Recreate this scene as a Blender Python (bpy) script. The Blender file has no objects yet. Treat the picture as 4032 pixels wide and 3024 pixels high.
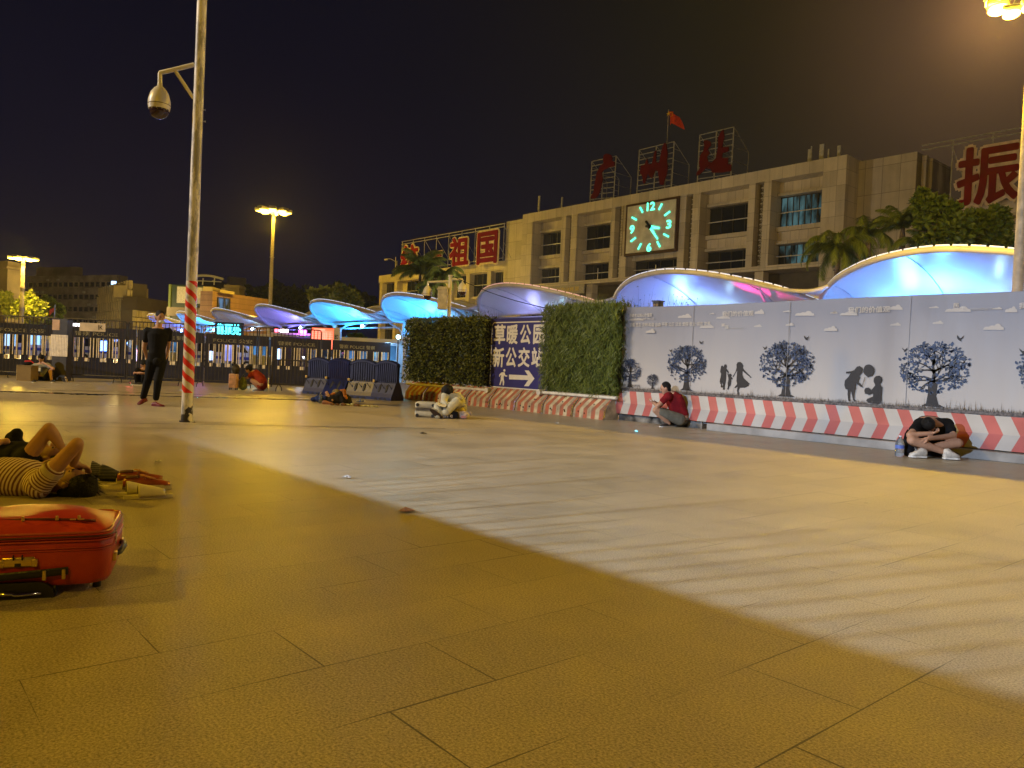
import bpy, bmesh, math, random
import numpy as np
from mathutils import Vector, Matrix
random.seed(7)
RNG = random.Random(11)
SC = bpy.context.scene
COL = SC.collection
PI = math.pi
rad = math.radians
# ------------------------------------------------------------------ camera geometry (pinhole solved from vanishing points)
FPX, CX, CY, HC = 3028.0, 2016.0, 1512.0, 1.0
def _cam(px, py): return Vector((px-CX, -(py-CY), -FPX))
_d1 = _cam(-570, 1335).normalized()
_d2 = _cam(5000, 1585.65)
_up = _d2.cross(_d1).normalized()
if _up.y < 0: _up = -_up
_X = -_d1
_Y = _up.cross(_X)
ROT = Matrix((_X, _Y, _up))
CAM = Vector((0, 0, HC))
def ray(px, py): return ROT @ _cam(px, py)
def G(px, py, z=0.0):
    d = ray(px, py); t = (z-HC)/d.z; return CAM + d*t
def AY(px, py, y):
    d = ray(px, py); return CAM + d*(y/d.y)
FW = ROT @ Vector((0, 0, -1))
def AD(px, py, dep):           # dep = depth along the optical axis
    d = ray(px, py); return CAM + d*(dep/FPX)
def depth_of(p): return (Vector(p)-CAM).dot(FW)
RIGHT = (ROT @ Vector((1, 0, 0))); RIGHT.z = 0; RIGHT.normalize()
FWD = FW.copy(); FWD.z = 0; FWD.normalize()
UP = Vector((0, 0, 1))
V = Vector
# ------------------------------------------------------------------ materials
def lin(c):
    return tuple(((x/255)/12.92 if x/255 <= .04045 else ((x/255+.055)/1.055)**2.4) for x in c)
MATS = {}
def newmat(name):
    m = bpy.data.materials.new(name); m.use_nodes = True
    nt = m.node_tree; b = nt.nodes.get('Principled BSDF')
    return m, nt, b
def mat(name, col, rough=.6, var=.18, scale=6.0, bump=.15, bscale=None, metal=0.0, spec=.5, coat=0, dark=None, trans=0, stretch=None, alpha=None):
    if name in MATS: return MATS[name]
    m, nt, b = newmat(name)
    N, L = nt.nodes, nt.links
    tc = N.new('ShaderNodeTexCoord'); mp = N.new('ShaderNodeMapping')
    L.new(tc.outputs['Object'], mp.inputs[0])
    if stretch: mp.inputs['Scale'].default_value = stretch
    no = N.new('ShaderNodeTexNoise'); no.inputs['Scale'].default_value = scale; no.inputs['Detail'].default_value = 5
    L.new(mp.outputs[0], no.inputs['Vector'])
    mx = N.new('ShaderNodeMix'); mx.data_type = 'RGBA'
    c = col; d = dark or tuple(x*(1-var*1.6) for x in col); h = tuple(min(1, x*(1+var)) for x in col)
    mx.inputs[6].default_value = (*d, 1); mx.inputs[7].default_value = (*h, 1)
    r = N.new('ShaderNodeValToRGB'); r.color_ramp.elements[0].position = .32; r.color_ramp.elements[1].position = .68
    L.new(no.outputs[0], r.inputs[0]); L.new(r.outputs[0], mx.inputs[0]); L.new(mx.outputs[2], b.inputs['Base Color'])
    b.inputs['Roughness'].default_value = rough; b.inputs['Metallic'].default_value = metal
    b.inputs['Specular IOR Level'].default_value = spec
    if coat: b.inputs['Coat Weight'].default_value = coat
    if trans: b.inputs['Transmission Weight'].default_value = trans
    if bump:
        n2 = N.new('ShaderNodeTexNoise'); n2.inputs['Scale'].default_value = bscale or scale*5; n2.inputs['Detail'].default_value = 3
        L.new(mp.outputs[0], n2.inputs['Vector'])
        bp = N.new('ShaderNodeBump'); bp.inputs['Strength'].default_value = bump; bp.inputs['Distance'].default_value = .02
        L.new(n2.outputs[0], bp.inputs['Height']); L.new(bp.outputs[0], b.inputs['Normal'])
    MATS[name] = m
    return m
def emit(name, col, s, base=(.8, .8, .8)):
    if name in MATS: return MATS[name]
    m, nt, b = newmat(name)
    b.inputs['Base Color'].default_value = (*base, 1)
    b.inputs['Emission Color'].default_value = (*col, 1); b.inputs['Emission Strength'].default_value = s
    MATS[name] = m
    return m
def glass(name, col=(.02, .025, .03), rough=.06):
    if name in MATS: return MATS[name]
    m, nt, b = newmat(name)
    b.inputs['Base Color'].default_value = (*col, 1); b.inputs['Roughness'].default_value = rough
    b.inputs['Specular IOR Level'].default_value = .8
    N, L = nt.nodes, nt.links
    tc = N.new('ShaderNodeTexCoord'); no = N.new('ShaderNodeTexNoise'); no.inputs['Scale'].default_value = .7
    L.new(tc.outputs['Object'], no.inputs['Vector'])
    bp = N.new('ShaderNodeBump'); bp.inputs['Strength'].default_value = .05
    L.new(no.outputs[0], bp.inputs['Height']); L.new(bp.outputs[0], b.inputs['Normal'])
    MATS[name] = m
    return m
# ------------------------------------------------------------------ mesh builder
def frame_from(n):
    n = Vector(n).normalized()
    a = Vector((0, 0, 1)) if abs(n.z) < .9 else Vector((1, 0, 0))
    u = a.cross(n).normalized(); return u, n.cross(u), n
class MB:
    def __init__(s): s.v = []; s.f = []; s.m = []; s.cur = 0
    def mi(s, i): s.cur = i; return s
    def add(s, vs, fs):
        o = len(s.v); s.v += [tuple(p) for p in vs]
        for f in fs: s.f.append(tuple(i+o for i in f)); s.m.append(s.cur)
        return s
    def box(s, c, size, R=None):
        c = Vector(c); h = Vector(size)/2
        vs = []
        for x in (-1, 1):
            for y in (-1, 1):
                for z in (-1, 1):
                    p = Vector((x*h.x, y*h.y, z*h.z))
                    if R is not None: p = R @ p
                    vs.append(c+p)
        return s.add(vs, [(0, 1, 3, 2), (4, 6, 7, 5), (0, 4, 5, 1), (2, 3, 7, 6), (0, 2, 6, 4), (1, 5, 7, 3)])
    def ab(s, a, b):
        a = Vector(a); b = Vector(b)
        return s.box((a+b)/2, [abs(q) for q in (b-a)])
    def rbox(s, c, size, r=.02, R=None, n=3):       # box with rounded vertical/all edges via superellipse rings
        c = Vector(c); hx, hy, hz = [q/2 for q in size]; r = min(r, hx, hy, hz)
        rings = []
        zs = []
        for k in range(n+1):
            a = PI/2*k/n; zs.append((-hz+r-r*math.cos(a), r*(1-math.sin(a))))
        zs += [(-z, i) for z, i in reversed(zs)]
        for z, ins in zs:
            ring = []
            for qx, qy, a0 in ((1, 1, 0), (-1, 1, PI/2), (-1, -1, PI), (1, -1, 3*PI/2)):
                for k in range(n+1):
                    a = a0+PI/2*k/n; rr = max(r-ins, .0005)
                    ring.append(Vector((qx*(hx-r)+rr*math.cos(a), qy*(hy-r)+rr*math.sin(a), z)))
            rings.append(ring)
        vs = []; fs = []; m = len(rings[0])
        for ring in rings:
            for p in ring: vs.append(c+(R @ p if R is not None else p))
        for i in range(len(rings)-1):
            for j in range(m): fs.append((i*m+j, i*m+(j+1) % m, (i+1)*m+(j+1) % m, (i+1)*m+j))
        fs.append(tuple(reversed(range(m)))); fs.append(tuple(range((len(rings)-1)*m, len(rings)*m)))
        return s.add(vs, fs)
    def cyl(s, p1, p2, r1, r2=None, n=10, caps=True):
        r2 = r1 if r2 is None else r2
        p1 = Vector(p1); p2 = Vector(p2); u, w, _ = frame_from(p2-p1)
        vs = []; fs = []
        for p, r in ((p1, r1), (p2, r2)):
            for k in range(n):
                a = 2*PI*k/n; vs.append(p+u*(r*math.cos(a))+w*(r*math.sin(a)))
        for k in range(n): fs.append((k, (k+1) % n, n+(k+1) % n, n+k))
        if caps: fs.append(tuple(reversed(range(n)))); fs.append(tuple(range(n, 2*n)))
        return s.add(vs, fs)
    def tube(s, pts, r, n=8, caps=True, closed=False, flat=None):
        pts = [Vector(p) for p in pts]; rs = r if hasattr(r, '__len__') else [r]*len(pts)
        u = None; vs = []; fs = []; N_ = len(pts)
        for i, p in enumerate(pts):
            a = pts[(i-1) % N_] if (i > 0 or closed) else p; b = pts[(i+1) % N_] if (i < N_-1 or closed) else p
            t = (b-a)
            if t.length < 1e-9: t = Vector((0, 0, 1))
            t.normalize()
            if u is None: u, w, _ = frame_from(t)
            else:
                u = (u-t*u.dot(t))
                if u.length < 1e-6: u, w, _ = frame_from(t)
                u.normalize(); w = t.cross(u)
            for k in range(n):
                q = 2*PI*k/n; vs.append(p+u*(rs[i]*math.cos(q))+w*(rs[i]*math.sin(q)))
        for i in range(N_-1 if not closed else N_):
            j = (i+1) % N_
            for k in range(n): fs.append((i*n+k, i*n+(k+1) % n, j*n+(k+1) % n, j*n+k))
        if caps and not closed: fs.append(tuple(reversed(range(n)))); fs.append(tuple(range((N_-1)*n, N_*n)))
        return s.add(vs, fs)
    def lathe(s, base, prof, n=16, axis=(0, 0, 1), sx=1, sy=1):
        base = Vector(base); u, w, t = frame_from(axis)
        if abs(t.z) > .99: u, w = Vector((1, 0, 0)), Vector((0, 1, 0))
        vs = []; fs = []
        for r, h in prof:
            for k in range(n):
                a = 2*PI*k/n; vs.append(base+u*(r*sx*math.cos(a))+w*(r*sy*math.sin(a))+t*h)
        for i in range(len(prof)-1):
            for k in range(n): fs.append((i*n+k, i*n+(k+1) % n, (i+1)*n+(k+1) % n, (i+1)*n+k))
        fs.append(tuple(reversed(range(n)))); fs.append(tuple(range((len(prof)-1)*n, len(prof)*n)))
        return s.add(vs, fs)
    def sph(s, c, r, n=12, m=8, R=None):
        c = Vector(c); rr = r if hasattr(r, '__len__') else (r, r, r)
        vs = []; fs = []
        for i in range(m+1):
            th = PI*i/m
            for k in range(n):
                a = 2*PI*k/n
                p = Vector((rr[0]*math.sin(th)*math.cos(a), rr[1]*math.sin(th)*math.sin(a), rr[2]*math.cos(th)))
                if R is not None: p = R @ p
                vs.append(c+p)
        for i in range(m):
            for k in range(n): fs.append((i*n+k, (i+1)*n+k, (i+1)*n+(k+1) % n, i*n+(k+1) % n))
        return s.add(vs, fs)
    def poly(s, pts, th):           # planar polygon (3D points) given thickness vector
        pts = [Vector(p) for p in pts]; th = Vector(th); n = len(pts)
        vs = pts+[p+th for p in pts]
        fs = [tuple(range(n)), tuple(reversed(range(n, 2*n)))]+[(i, n+i, n+(i+1) % n, (i+1) % n) for i in range(n)]
        return s.add(vs, fs)
    def loft(s, secs, n=16, caps=True):   # secs: (center, u, v) half-axis vectors
        vs = []; fs = []
        for c, u, v in secs:
            c, u, v = Vector(c), Vector(u), Vector(v)
            for k in range(n):
                a = 2*PI*k/n; vs.append(c+u*math.cos(a)+v*math.sin(a))
        for i in range(len(secs)-1):
            for k in range(n): fs.append((i*n+k, i*n+(k+1) % n, (i+1)*n+(k+1) % n, (i+1)*n+k))
        if caps: fs.append(tuple(reversed(range(n)))); fs.append(tuple(range((len(secs)-1)*n, len(secs)*n)))
        return s.add(vs, fs)
    def grid(s, P, nu, nv, th=None):      # P(i,j)->Vector, (nu+1)x(nv+1)
        vs = [P(i, j) for i in range(nu+1) for j in range(nv+1)]
        fs = [(i*(nv+1)+j, (i+1)*(nv+1)+j, (i+1)*(nv+1)+j+1, i*(nv+1)+j+1) for i in range(nu) for j in range(nv)]
        return s.add(vs, fs)
    def build(s, name, m=None, parent=None, smooth=False, fix=True):
        me = bpy.data.meshes.new(name)
        org = Vector(parent.get('_org', (0, 0, 0))) if parent else Vector((0, 0, 0))
        me.from_pydata([(p[0]-org.x, p[1]-org.y, p[2]-org.z) for p in s.v], [], s.f)
        ms = m if isinstance(m, (list, tuple)) else [m]
        for q in ms: me.materials.append(q)
        if len(ms) > 1: me.polygons.foreach_set('material_index', s.m)
        if fix:
            bm = bmesh.new(); bm.from_mesh(me); bmesh.ops.recalc_face_normals(bm, faces=bm.faces); bm.to_mesh(me); bm.free()
        if smooth:
            me.polygons.foreach_set('use_smooth', [True]*len(me.polygons))
            if smooth != 'all': me.set_sharp_from_angle(angle=rad(40 if smooth is True else smooth))
        o = bpy.data.objects.new(name, me); COL.objects.link(o)
        if parent: o.parent = parent; o['_org'] = tuple(org)
        return o
def tag(o, label=None, cat=None, group=None, kind=None):
    if label: o['label'] = label
    if cat: o['category'] = cat
    if group: o['group'] = group
    if kind: o['kind'] = kind
    return o
def thing(name, loc, label, cat, group=None):
    o = bpy.data.objects.new(name, None); COL.objects.link(o); o.location = loc; o['_org'] = tuple(loc)
    o.empty_display_size = .1
    return tag(o, label, cat, group)
def dup(root, loc=None, rz=None, label=None, scale=None, swap=None):
    def cp(o, par):
        c = o.copy(); COL.objects.link(c)
        if par: c.parent = par
        if swap and c.type == 'MESH' and c.data.materials:
            for a, b in swap.items():
                if any(x and x.name == a.name for x in c.data.materials):
                    c.data = c.data.copy()
                    for i, x in enumerate(c.data.materials):
                        if x and x.name == a.name: c.data.materials[i] = b
        for ch in list(o.children): cp(ch, c)
        return c
    c = cp(root, None)
    if loc is not None: c.location = loc
    if rz is not None: c.rotation_euler = (0, 0, rz)
    if scale is not None: c.scale = scale if hasattr(scale, '__len__') else (scale,)*3
    if label: c['label'] = label
    return c
# text meshes --------------------------------------------------------
_TX = {}
def text_geo(s, bold=0.0, depth=0.0):
    k = (s, bold, depth)
    if k in _TX: return _TX[k]
    cu = bpy.data.curves.new('t', 'FONT'); cu.body = s; cu.size = 1; cu.offset = bold; cu.extrude = depth
    cu.resolution_u = 3
    ob = bpy.data.objects.new('t', cu)
    me = ob.to_mesh()
    vs = [tuple(v.co) for v in me.vertices]; fs = [tuple(p.vertices) for p in me.polygons]
    ob.to_mesh_clear(); bpy.data.objects.remove(ob); bpy.data.curves.remove(cu)
    _TX[k] = (vs, fs)
    return vs, fs
def put_text(mb, s, org, right, up, bold=0.0, depth=0.0, fit=True, shear=0):
    """fill the box org + right*[0..1] + up*[0..1] with the glyph outlines"""
    vs, fs = text_geo(s, 0.0, depth)
    if not vs: return
    x0 = min(v[0] for v in vs); x1 = max(v[0] for v in vs); y0 = min(v[1] for v in vs); y1 = max(v[1] for v in vs)
    org = Vector(org); right = Vector(right); up = Vector(up); nrm = right.cross(up).normalized()
    w = max(x1-x0, 1e-6); h = max(y1-y0, 1e-6)
    offs = [(0, 0)]+([(a*bold, b*bold) for a, b in ((1, 0), (-1, 0), (0, 1), (0, -1), (.7, .7), (-.7, .7), (.7, -.7), (-.7, -.7))] if bold else [])
    sc = 1/(1+2*bold/h); ep = .003*(up.length/5+.05)
    for k, (ox, oy) in enumerate(offs):
        mb.add([org+right*(.5+((v[0]+ox-x0)/w-.5)*sc)+up*(.5+((v[1]+oy-y0)/h-.5)*sc)+nrm*(v[2]+ep*k) for v in vs], fs)
# blobs: union of primitives remeshed into one continuous skin ----------
def blob(name, prims, vox, m, parent=None, smooth_it=6, extra=None, label=None):
    mb = MB()
    for p in prims:
        k = p[0]
        if k == 'c':                       # tapered capsule chain: [(point, r), ...]
            ch = p[1]
            for (a, ra), (b, rb) in zip(ch[:-1], ch[1:]):
                mb.cyl(a, b, ra, rb, 12)
            for a, ra in ch: mb.sph(a, ra*1.0, 12, 8)
        elif k == 'e': mb.sph(p[1], p[2], 16, 10, p[3] if len(p) > 3 else None)
        elif k == 'l': mb.loft(p[1], 18)
        elif k == 'b': mb.box(p[1], p[2], p[3] if len(p) > 3 else None)
    me = bpy.data.meshes.new('tmp'); me.from_pydata(mb.v, [], mb.f)
    bm = bmesh.new(); bm.from_mesh(me); bmesh.ops.recalc_face_normals(bm, faces=bm.faces); bm.to_mesh(me); bm.free()
    ob = bpy.data.objects.new('tmp', me); COL.objects.link(ob)
    r = ob.modifiers.new('r', 'REMESH'); r.mode = 'VOXEL'; r.voxel_size = vox
    if smooth_it:
        sm = ob.modifiers.new('s', 'SMOOTH'); sm.factor = .5; sm.iterations = smooth_it
    dg = bpy.context.evaluated_depsgraph_get(); dg.update()
    me2 = bpy.data.meshes.new_from_object(ob.evaluated_get(dg))
    bpy.data.objects.remove(ob); bpy.data.meshes.remove(me)
    if parent:
        o = Vector(parent.get('_org', (0, 0, 0)))
        me2.transform(Matrix.Translation(-o))
    me2.name = name
    me2.materials.clear(); me2.materials.append(m)
    me2.polygons.foreach_set('use_smooth', [True]*len(me2.polygons))
    o2 = bpy.data.objects.new(name, me2); COL.objects.link(o2)
    if parent: o2.parent = parent; o2['_org'] = parent['_org']
    if label: o2['label'] = label
    return o2
# ------------------------------------------------------------------ camera
cd = bpy.data.cameras.new('camera'); cam = bpy.data.objects.new('camera', cd); COL.objects.link(cam)
cam.matrix_world = Matrix.Translation(CAM) @ ROT.to_4x4()
cd.sensor_fit = 'HORIZONTAL'; cd.sensor_width = 36; cd.lens = FPX/4032*36
cd.clip_start = .05; cd.clip_end = 3000
SC.camera = cam
SC.view_settings.view_transform = 'Standard'; SC.view_settings.look = 'None'; SC.view_settings.exposure = 0; SC.view_settings.gamma = 1
SC.view_settings.use_curve_mapping = False
SC.cycles.max_bounces = 6; SC.cycles.diffuse_bounces = 2; SC.cycles.glossy_bounces = 3; SC.cycles.transmission_bounces = 4
SC.cycles.transparent_max_bounces = 8
SC.cycles.sample_clamp_indirect = 3; SC.cycles.sample_clamp_direct = 0
SC.cycles.caustics_reflective = False; SC.cycles.caustics_refractive = False
# ------------------------------------------------------------------ night sky
w = bpy.data.worlds.new('World'); SC.world = w; w.use_nodes = True
nt = w.node_tree; N, L = nt.nodes, nt.links; bg = N['Background']
tc = N.new('ShaderNodeTexCoord')
# lamp glare painted into the sky colour as a warm halo, navy elsewhere
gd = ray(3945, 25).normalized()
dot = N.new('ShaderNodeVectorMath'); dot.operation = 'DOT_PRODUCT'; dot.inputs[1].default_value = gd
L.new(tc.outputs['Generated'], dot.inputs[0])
rp = N.new('ShaderNodeValToRGB'); L.new(dot.outputs['Value'], rp.inputs[0])
e = rp.color_ramp.elements
e[0].position = .45; e[0].color = (*lin((17, 17, 38)), 1)
e[1].position = 1.0; e[1].color = (*lin((205, 150, 92)), 1)
for pos, c in ((.70, (18, 18, 34)), (.86, (25, 23, 29)), (.93, (33, 28, 29)), (.965, (44, 35, 33)), (.985, (60, 46, 39)), (.995, (92, 68, 50)), (.9985, (140, 102, 68))):
    q = rp.color_ramp.elements.new(pos); q.color = (*lin(c), 1)
nz = N.new('ShaderNodeTexNoise'); nz.inputs['Scale'].default_value = 2.2; nz.inputs['Detail'].default_value = 4
L.new(tc.outputs['Generated'], nz.inputs['Vector'])
mr = N.new('ShaderNodeMapRange'); mr.inputs[1].default_value = .3; mr.inputs[2].default_value = .7; mr.inputs[3].default_value = .85; mr.inputs[4].default_value = 1.15
L.new(nz.outputs[0], mr.inputs[0])
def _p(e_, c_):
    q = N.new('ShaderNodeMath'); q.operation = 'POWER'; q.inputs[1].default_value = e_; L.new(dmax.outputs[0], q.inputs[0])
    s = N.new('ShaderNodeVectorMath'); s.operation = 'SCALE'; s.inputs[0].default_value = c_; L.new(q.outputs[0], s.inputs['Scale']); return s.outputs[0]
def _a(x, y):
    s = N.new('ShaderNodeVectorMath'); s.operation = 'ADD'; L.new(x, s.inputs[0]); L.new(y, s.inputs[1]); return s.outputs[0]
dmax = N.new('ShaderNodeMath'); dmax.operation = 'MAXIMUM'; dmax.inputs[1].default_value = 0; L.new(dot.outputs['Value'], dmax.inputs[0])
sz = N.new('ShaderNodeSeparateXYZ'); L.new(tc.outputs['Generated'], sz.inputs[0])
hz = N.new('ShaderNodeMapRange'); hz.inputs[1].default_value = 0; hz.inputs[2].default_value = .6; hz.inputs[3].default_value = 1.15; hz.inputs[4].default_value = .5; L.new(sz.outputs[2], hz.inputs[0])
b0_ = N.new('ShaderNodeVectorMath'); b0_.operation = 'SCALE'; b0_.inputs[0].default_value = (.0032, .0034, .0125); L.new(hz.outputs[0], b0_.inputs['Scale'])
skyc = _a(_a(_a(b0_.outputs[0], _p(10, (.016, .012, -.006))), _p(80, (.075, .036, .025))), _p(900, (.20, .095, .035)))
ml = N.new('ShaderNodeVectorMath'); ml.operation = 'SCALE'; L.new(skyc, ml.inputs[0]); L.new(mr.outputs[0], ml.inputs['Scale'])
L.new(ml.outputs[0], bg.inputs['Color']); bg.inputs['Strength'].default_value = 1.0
SOD = (1.0, .56, .10)
def light(name, kind, loc, energy, col, size=.3, target=None, angle=None, blend=.5):
    ld = bpy.data.lights.new(name, kind); ld.energy = energy; ld.color = col
    if kind == 'AREA': ld.size = size
    else: ld.shadow_soft_size = size
    if kind == 'SPOT': ld.spot_size = angle; ld.spot_blend = blend
    o = bpy.data.objects.new(name, ld); COL.objects.link(o); o.location = loc
    if target is not None: o.rotation_euler = (Vector(target)-Vector(loc)).to_track_quat('-Z', 'Y').to_euler()
    return o
# ------------------------------------------------------------------ plaza paving
def make_floor():
    m, nt, b = newmat('granite_paving'); N, L = nt.nodes, nt.links
    geo = N.new('ShaderNodeNewGeometry'); sep = N.new('ShaderNodeSeparateXYZ'); L.new(geo.outputs['Position'], sep.inputs[0])
    # rows are .403 wide in X, slabs .79 long in Y, staggered by half
    def math_(op, a, bb=None):
        q = N.new('ShaderNodeMath'); q.operation = op
        for i, x in enumerate((a, bb)):
            if x is None: continue
            if isinstance(x, (int, float)): q.inputs[i].default_value = x
            else: L.new(x, q.inputs[i])
        return q.outputs[0]
    WX, WY = .4042, .792
    u = math_('DIVIDE', math_('ADD', sep.outputs[0], 1.055+40*WX*5), WX)
    row = math_('FLOOR', u)
    fx = math_('SUBTRACT', u, row)
    par = math_('MULTIPLY', math_('MODULO', math_('ADD', row, 1.0), 2.0), .5)
    v = math_('ADD', math_('DIVIDE', math_('ADD', sep.outputs[1], 200*WY), WY), par)
    v = math_('ADD', v, .0)
    cy = math_('FLOOR', v); fy = math_('SUBTRACT', v, cy)
    ex = math_('MULTIPLY', math_('MINIMUM', fx, math_('SUBTRACT', 1.0, fx)), WX)
    ey = math_('MULTIPLY', math_('MINIMUM', fy, math_('SUBTRACT', 1.0, fy)), WY)
    ed = math_('MINIMUM', ex, ey)
    jn = N.new('ShaderNodeTexNoise'); jn.inputs['Scale'].default_value = 1.3; L.new(geo.outputs['Position'], jn.inputs['Vector'])
    wid = math_('MULTIPLY', math_('MAXIMUM', math_('SUBTRACT', jn.outputs[0], .42), .012), .016)
    joint = math_('LESS_THAN', ed, wid)
    # per-slab tone
    cmb = N.new('ShaderNodeCombineXYZ'); L.new(row, cmb.inputs[0]); L.new(cy, cmb.inputs[1])
    wn = N.new('ShaderNodeTexWhiteNoise'); wn.noise_dimensions = '2D'; L.new(cmb.outputs[0], wn.inputs['Vector'])
    fine = N.new('ShaderNodeTexNoise'); fine.inputs['Scale'].default_value = 120; fine.inputs['Detail'].default_value = 5; fine.inputs['Roughness'].default_value = .7; L.new(geo.outputs['Position'], fine.inputs['Vector'])
    mid = N.new('ShaderNodeTexNoise'); mid.inputs['Scale'].default_value = 1.6; mid.inputs['Detail'].default_value = 6; mid.inputs['Roughness'].default_value = .65; L.new(geo.outputs['Position'], mid.inputs['Vector'])
    big = N.new('ShaderNodeTexNoise'); big.inputs['Scale'].default_value = .35; big.inputs['Detail'].default_value = 4; L.new(geo.outputs['Position'], big.inputs['Vector'])
    fmr = N.new('ShaderNodeMapRange'); fmr.inputs[1].default_value = .36; fmr.inputs[2].default_value = .64; L.new(fine.outputs[0], fmr.inputs[0])
    t = math_('ADD', math_('MULTIPLY', fmr.outputs[0], .55), math_('ADD', math_('MULTIPLY', mid.outputs[0], .42), math_('MULTIPLY', wn.outputs['Value'], .05)))
    rp = N.new('ShaderNodeValToRGB'); L.new(t, rp.inputs[0])
    rp.color_ramp.elements[0].position = .20; rp.color_ramp.elements[0].color = (.15, .12, .07, 1)
    rp.color_ramp.elements[1].position = .86; rp.color_ramp.elements[1].color = (.68, .58, .40, 1)
    # small dark spots (gum, drops)
    vo = N.new('ShaderNodeTexVoronoi'); vo.inputs['Scale'].default_value = 1.15; L.new(geo.outputs['Position'], vo.inputs['Vector'])
    vn = N.new('ShaderNodeTexNoise'); vn.inputs['Scale'].default_value = 30; L.new(geo.outputs['Position'], vn.inputs['Vector'])
    spot = math_('LESS_THAN', math_('ADD', vo.outputs['Distance'], math_('MULTIPLY', vn.outputs[0], .03)), .043)
    spot = math_('MULTIPLY', spot, .55)
    mx = N.new('ShaderNodeMix'); mx.data_type = 'RGBA'; L.new(math_('MAXIMUM', math_('MULTIPLY', joint, .85), spot), mx.inputs[0])
    L.new(rp.outputs[0], mx.inputs[6]); mx.inputs[7].default_value = (.035, .028, .022, 1)
    L.new(mx.outputs[2], b.inputs['Base Color'])
    rr = N.new('ShaderNodeMapRange'); L.new(math_('ADD', math_('MULTIPLY', mid.outputs[0], .6), math_('MULTIPLY', big.outputs[0], .4)), rr.inputs[0])
    rr.inputs[1].default_value = .35; rr.inputs[2].default_value = .65; rr.inputs[3].default_value = .27; rr.inputs[4].default_value = .42
    L.new(rr.outputs[0], b.inputs['Roughness'])
    b.inputs['Specular IOR Level'].default_value = .42
    hh = math_('SUBTRACT', math_('ADD', math_('MULTIPLY', fmr.outputs[0], .30), math_('MULTIPLY', mid.outputs[0], .35)), math_('MULTIPLY', joint, 1.0))
    bp = N.new('ShaderNodeBump'); bp.inputs['Strength'].default_value = .7; bp.inputs['Distance'].default_value = .009
    L.new(hh, bp.inputs['Height']); L.new(bp.outputs[0], b.inputs['Normal'])
    MATS['granite_paving'] = m
    mb = MB()
    mb.add([(-460, -50, 0), (140, -50, 0), (140, 440, 0), (-460, 440, 0)], [(0, 1, 2, 3)])
    o = mb.build('plaza_ground', m); o['kind'] = 'structure'
make_floor()
# ================================================================== PEOPLE
STEEL0 = mat('steel_plain', (.4, .4, .4), .35, metal=.7)
SKIN = mat('skin', (.46, .25, .15), .62, var=.10, scale=9, bump=.06, bscale=90)
HAIR = mat('hair_black', (.008, .007, .006), .6, spec=.25, var=.5, scale=60, bump=.7, bscale=120)
def cloth(name, c, var=.2, sc=7): return mat(name, c, .85, var=var, scale=sc, bump=.35, bscale=sc*3, spec=.2)
BLK = cloth('cloth_black', (.006, .006, .0065)); BLK2 = cloth('cloth_navy_black', (.008, .0085, .012))
def hand_prims(w, d, n, side, curl=.5, s=1.0):
    """palm + four unequal bent fingers + thumb; w wrist, d direction, n palm normal (curl direction), side = +1/-1 thumb side"""
    d = d.normalized(); n = (n-d*n.dot(d)).normalized(); t = d.cross(n).normalized()*side
    P = [('c', [(w, .024*s), (w+d*.03*s, .026*s)])]
    for o in (-.022, -.007, .008, .022):
        P.append(('c', [(w+d*.02*s+t*o*s*.7, .014*s), (w+d*.08*s+t*o*s, .013*s)]))
    for o, ln in ((-.030, .058), (-.010, .072), (.011, .078), (.031, .068)):
        b = w+d*.082*s+t*o*s; a = 0; ch = [(b, .0098*s)]
        for k, f in enumerate((.45, .32, .23)):
            a += curl*(.6+.35*k); dd = d*math.cos(a)+n*math.sin(a); b = b+dd*ln*f*s; ch.append((b, (.0092-.0009*k)*s))
        P.append(('c', ch))
    b = w+d*.025*s+t*.026*s; d1 = (d*.62+t*.7+n*.35).normalized(); d2 = (d*.9+t*.15+n*.4).normalized()
    P.append(('c', [(b, .014*s), (b+d1*.036*s, .0115*s), (b+d1*.036*s+d2*.03*s, .0098*s)]))
    return P
def head_prims(c, f, u, s=1.0, ears=True):
    f = f.normalized(); u = (u-f*u.dot(f)).normalized(); r = f.cross(u).normalized()
    R = Matrix((r, f, u)).transposed()
    P = [('e', c, (.075*s, .092*s, .112*s), R), ('e', c-u*.05*s+f*.022*s, (.058*s, .062*s, .066*s), R)]
    P.append(('c', [(c+f*.088*s+u*.012*s, .009*s), (c+f*.106*s-u*.022*s, .014*s)]))       # nose
    P.append(('e', c+f*.083*s+u*.028*s, (.05*s, .012*s, .010*s), R))                    # brow
    P.append(('e', c+f*.085*s-u*.062*s, (.024*s, .012*s, .011*s), R))                   # lips
    P.append(('e', c+f*.072*s-u*.098*s, (.026*s, .02*s, .018*s), R))                    # chin
    if ears:
        for k in (-1, 1): P.append(('e', c+r*.077*s*k-f*.008*s-u*.008*s, (.012*s, .022*s, .033*s), R))
    return P, R, r, f, u
def face_bits(par, c, R, r, f, u, s=1.0):
    q = MB()
    for k in (-1, 1): q.sph(c+r*.031*s*k+f*.083*s+u*.006*s, (.012*s, .006*s, .005*s), 8, 5, R)
    q.build('eyes', mat('eye_dark', (.02, .015, .012), .2), par)
    q = MB(); q.sph(c+f*.096*s-u*.062*s, (.02*s, .004*s, .005*s), 8, 5, R); q.build('mouth', mat('lips', (.30, .10, .08), .5), par)
    q = MB()
    for k in (-1, 1): q.sph(c+r*.033*s*k+f*.088*s+u*.034*s, (.02*s, .005*s, .004*s), 8, 5, R)
    q.build('eyebrows', HAIR, par)
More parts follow.
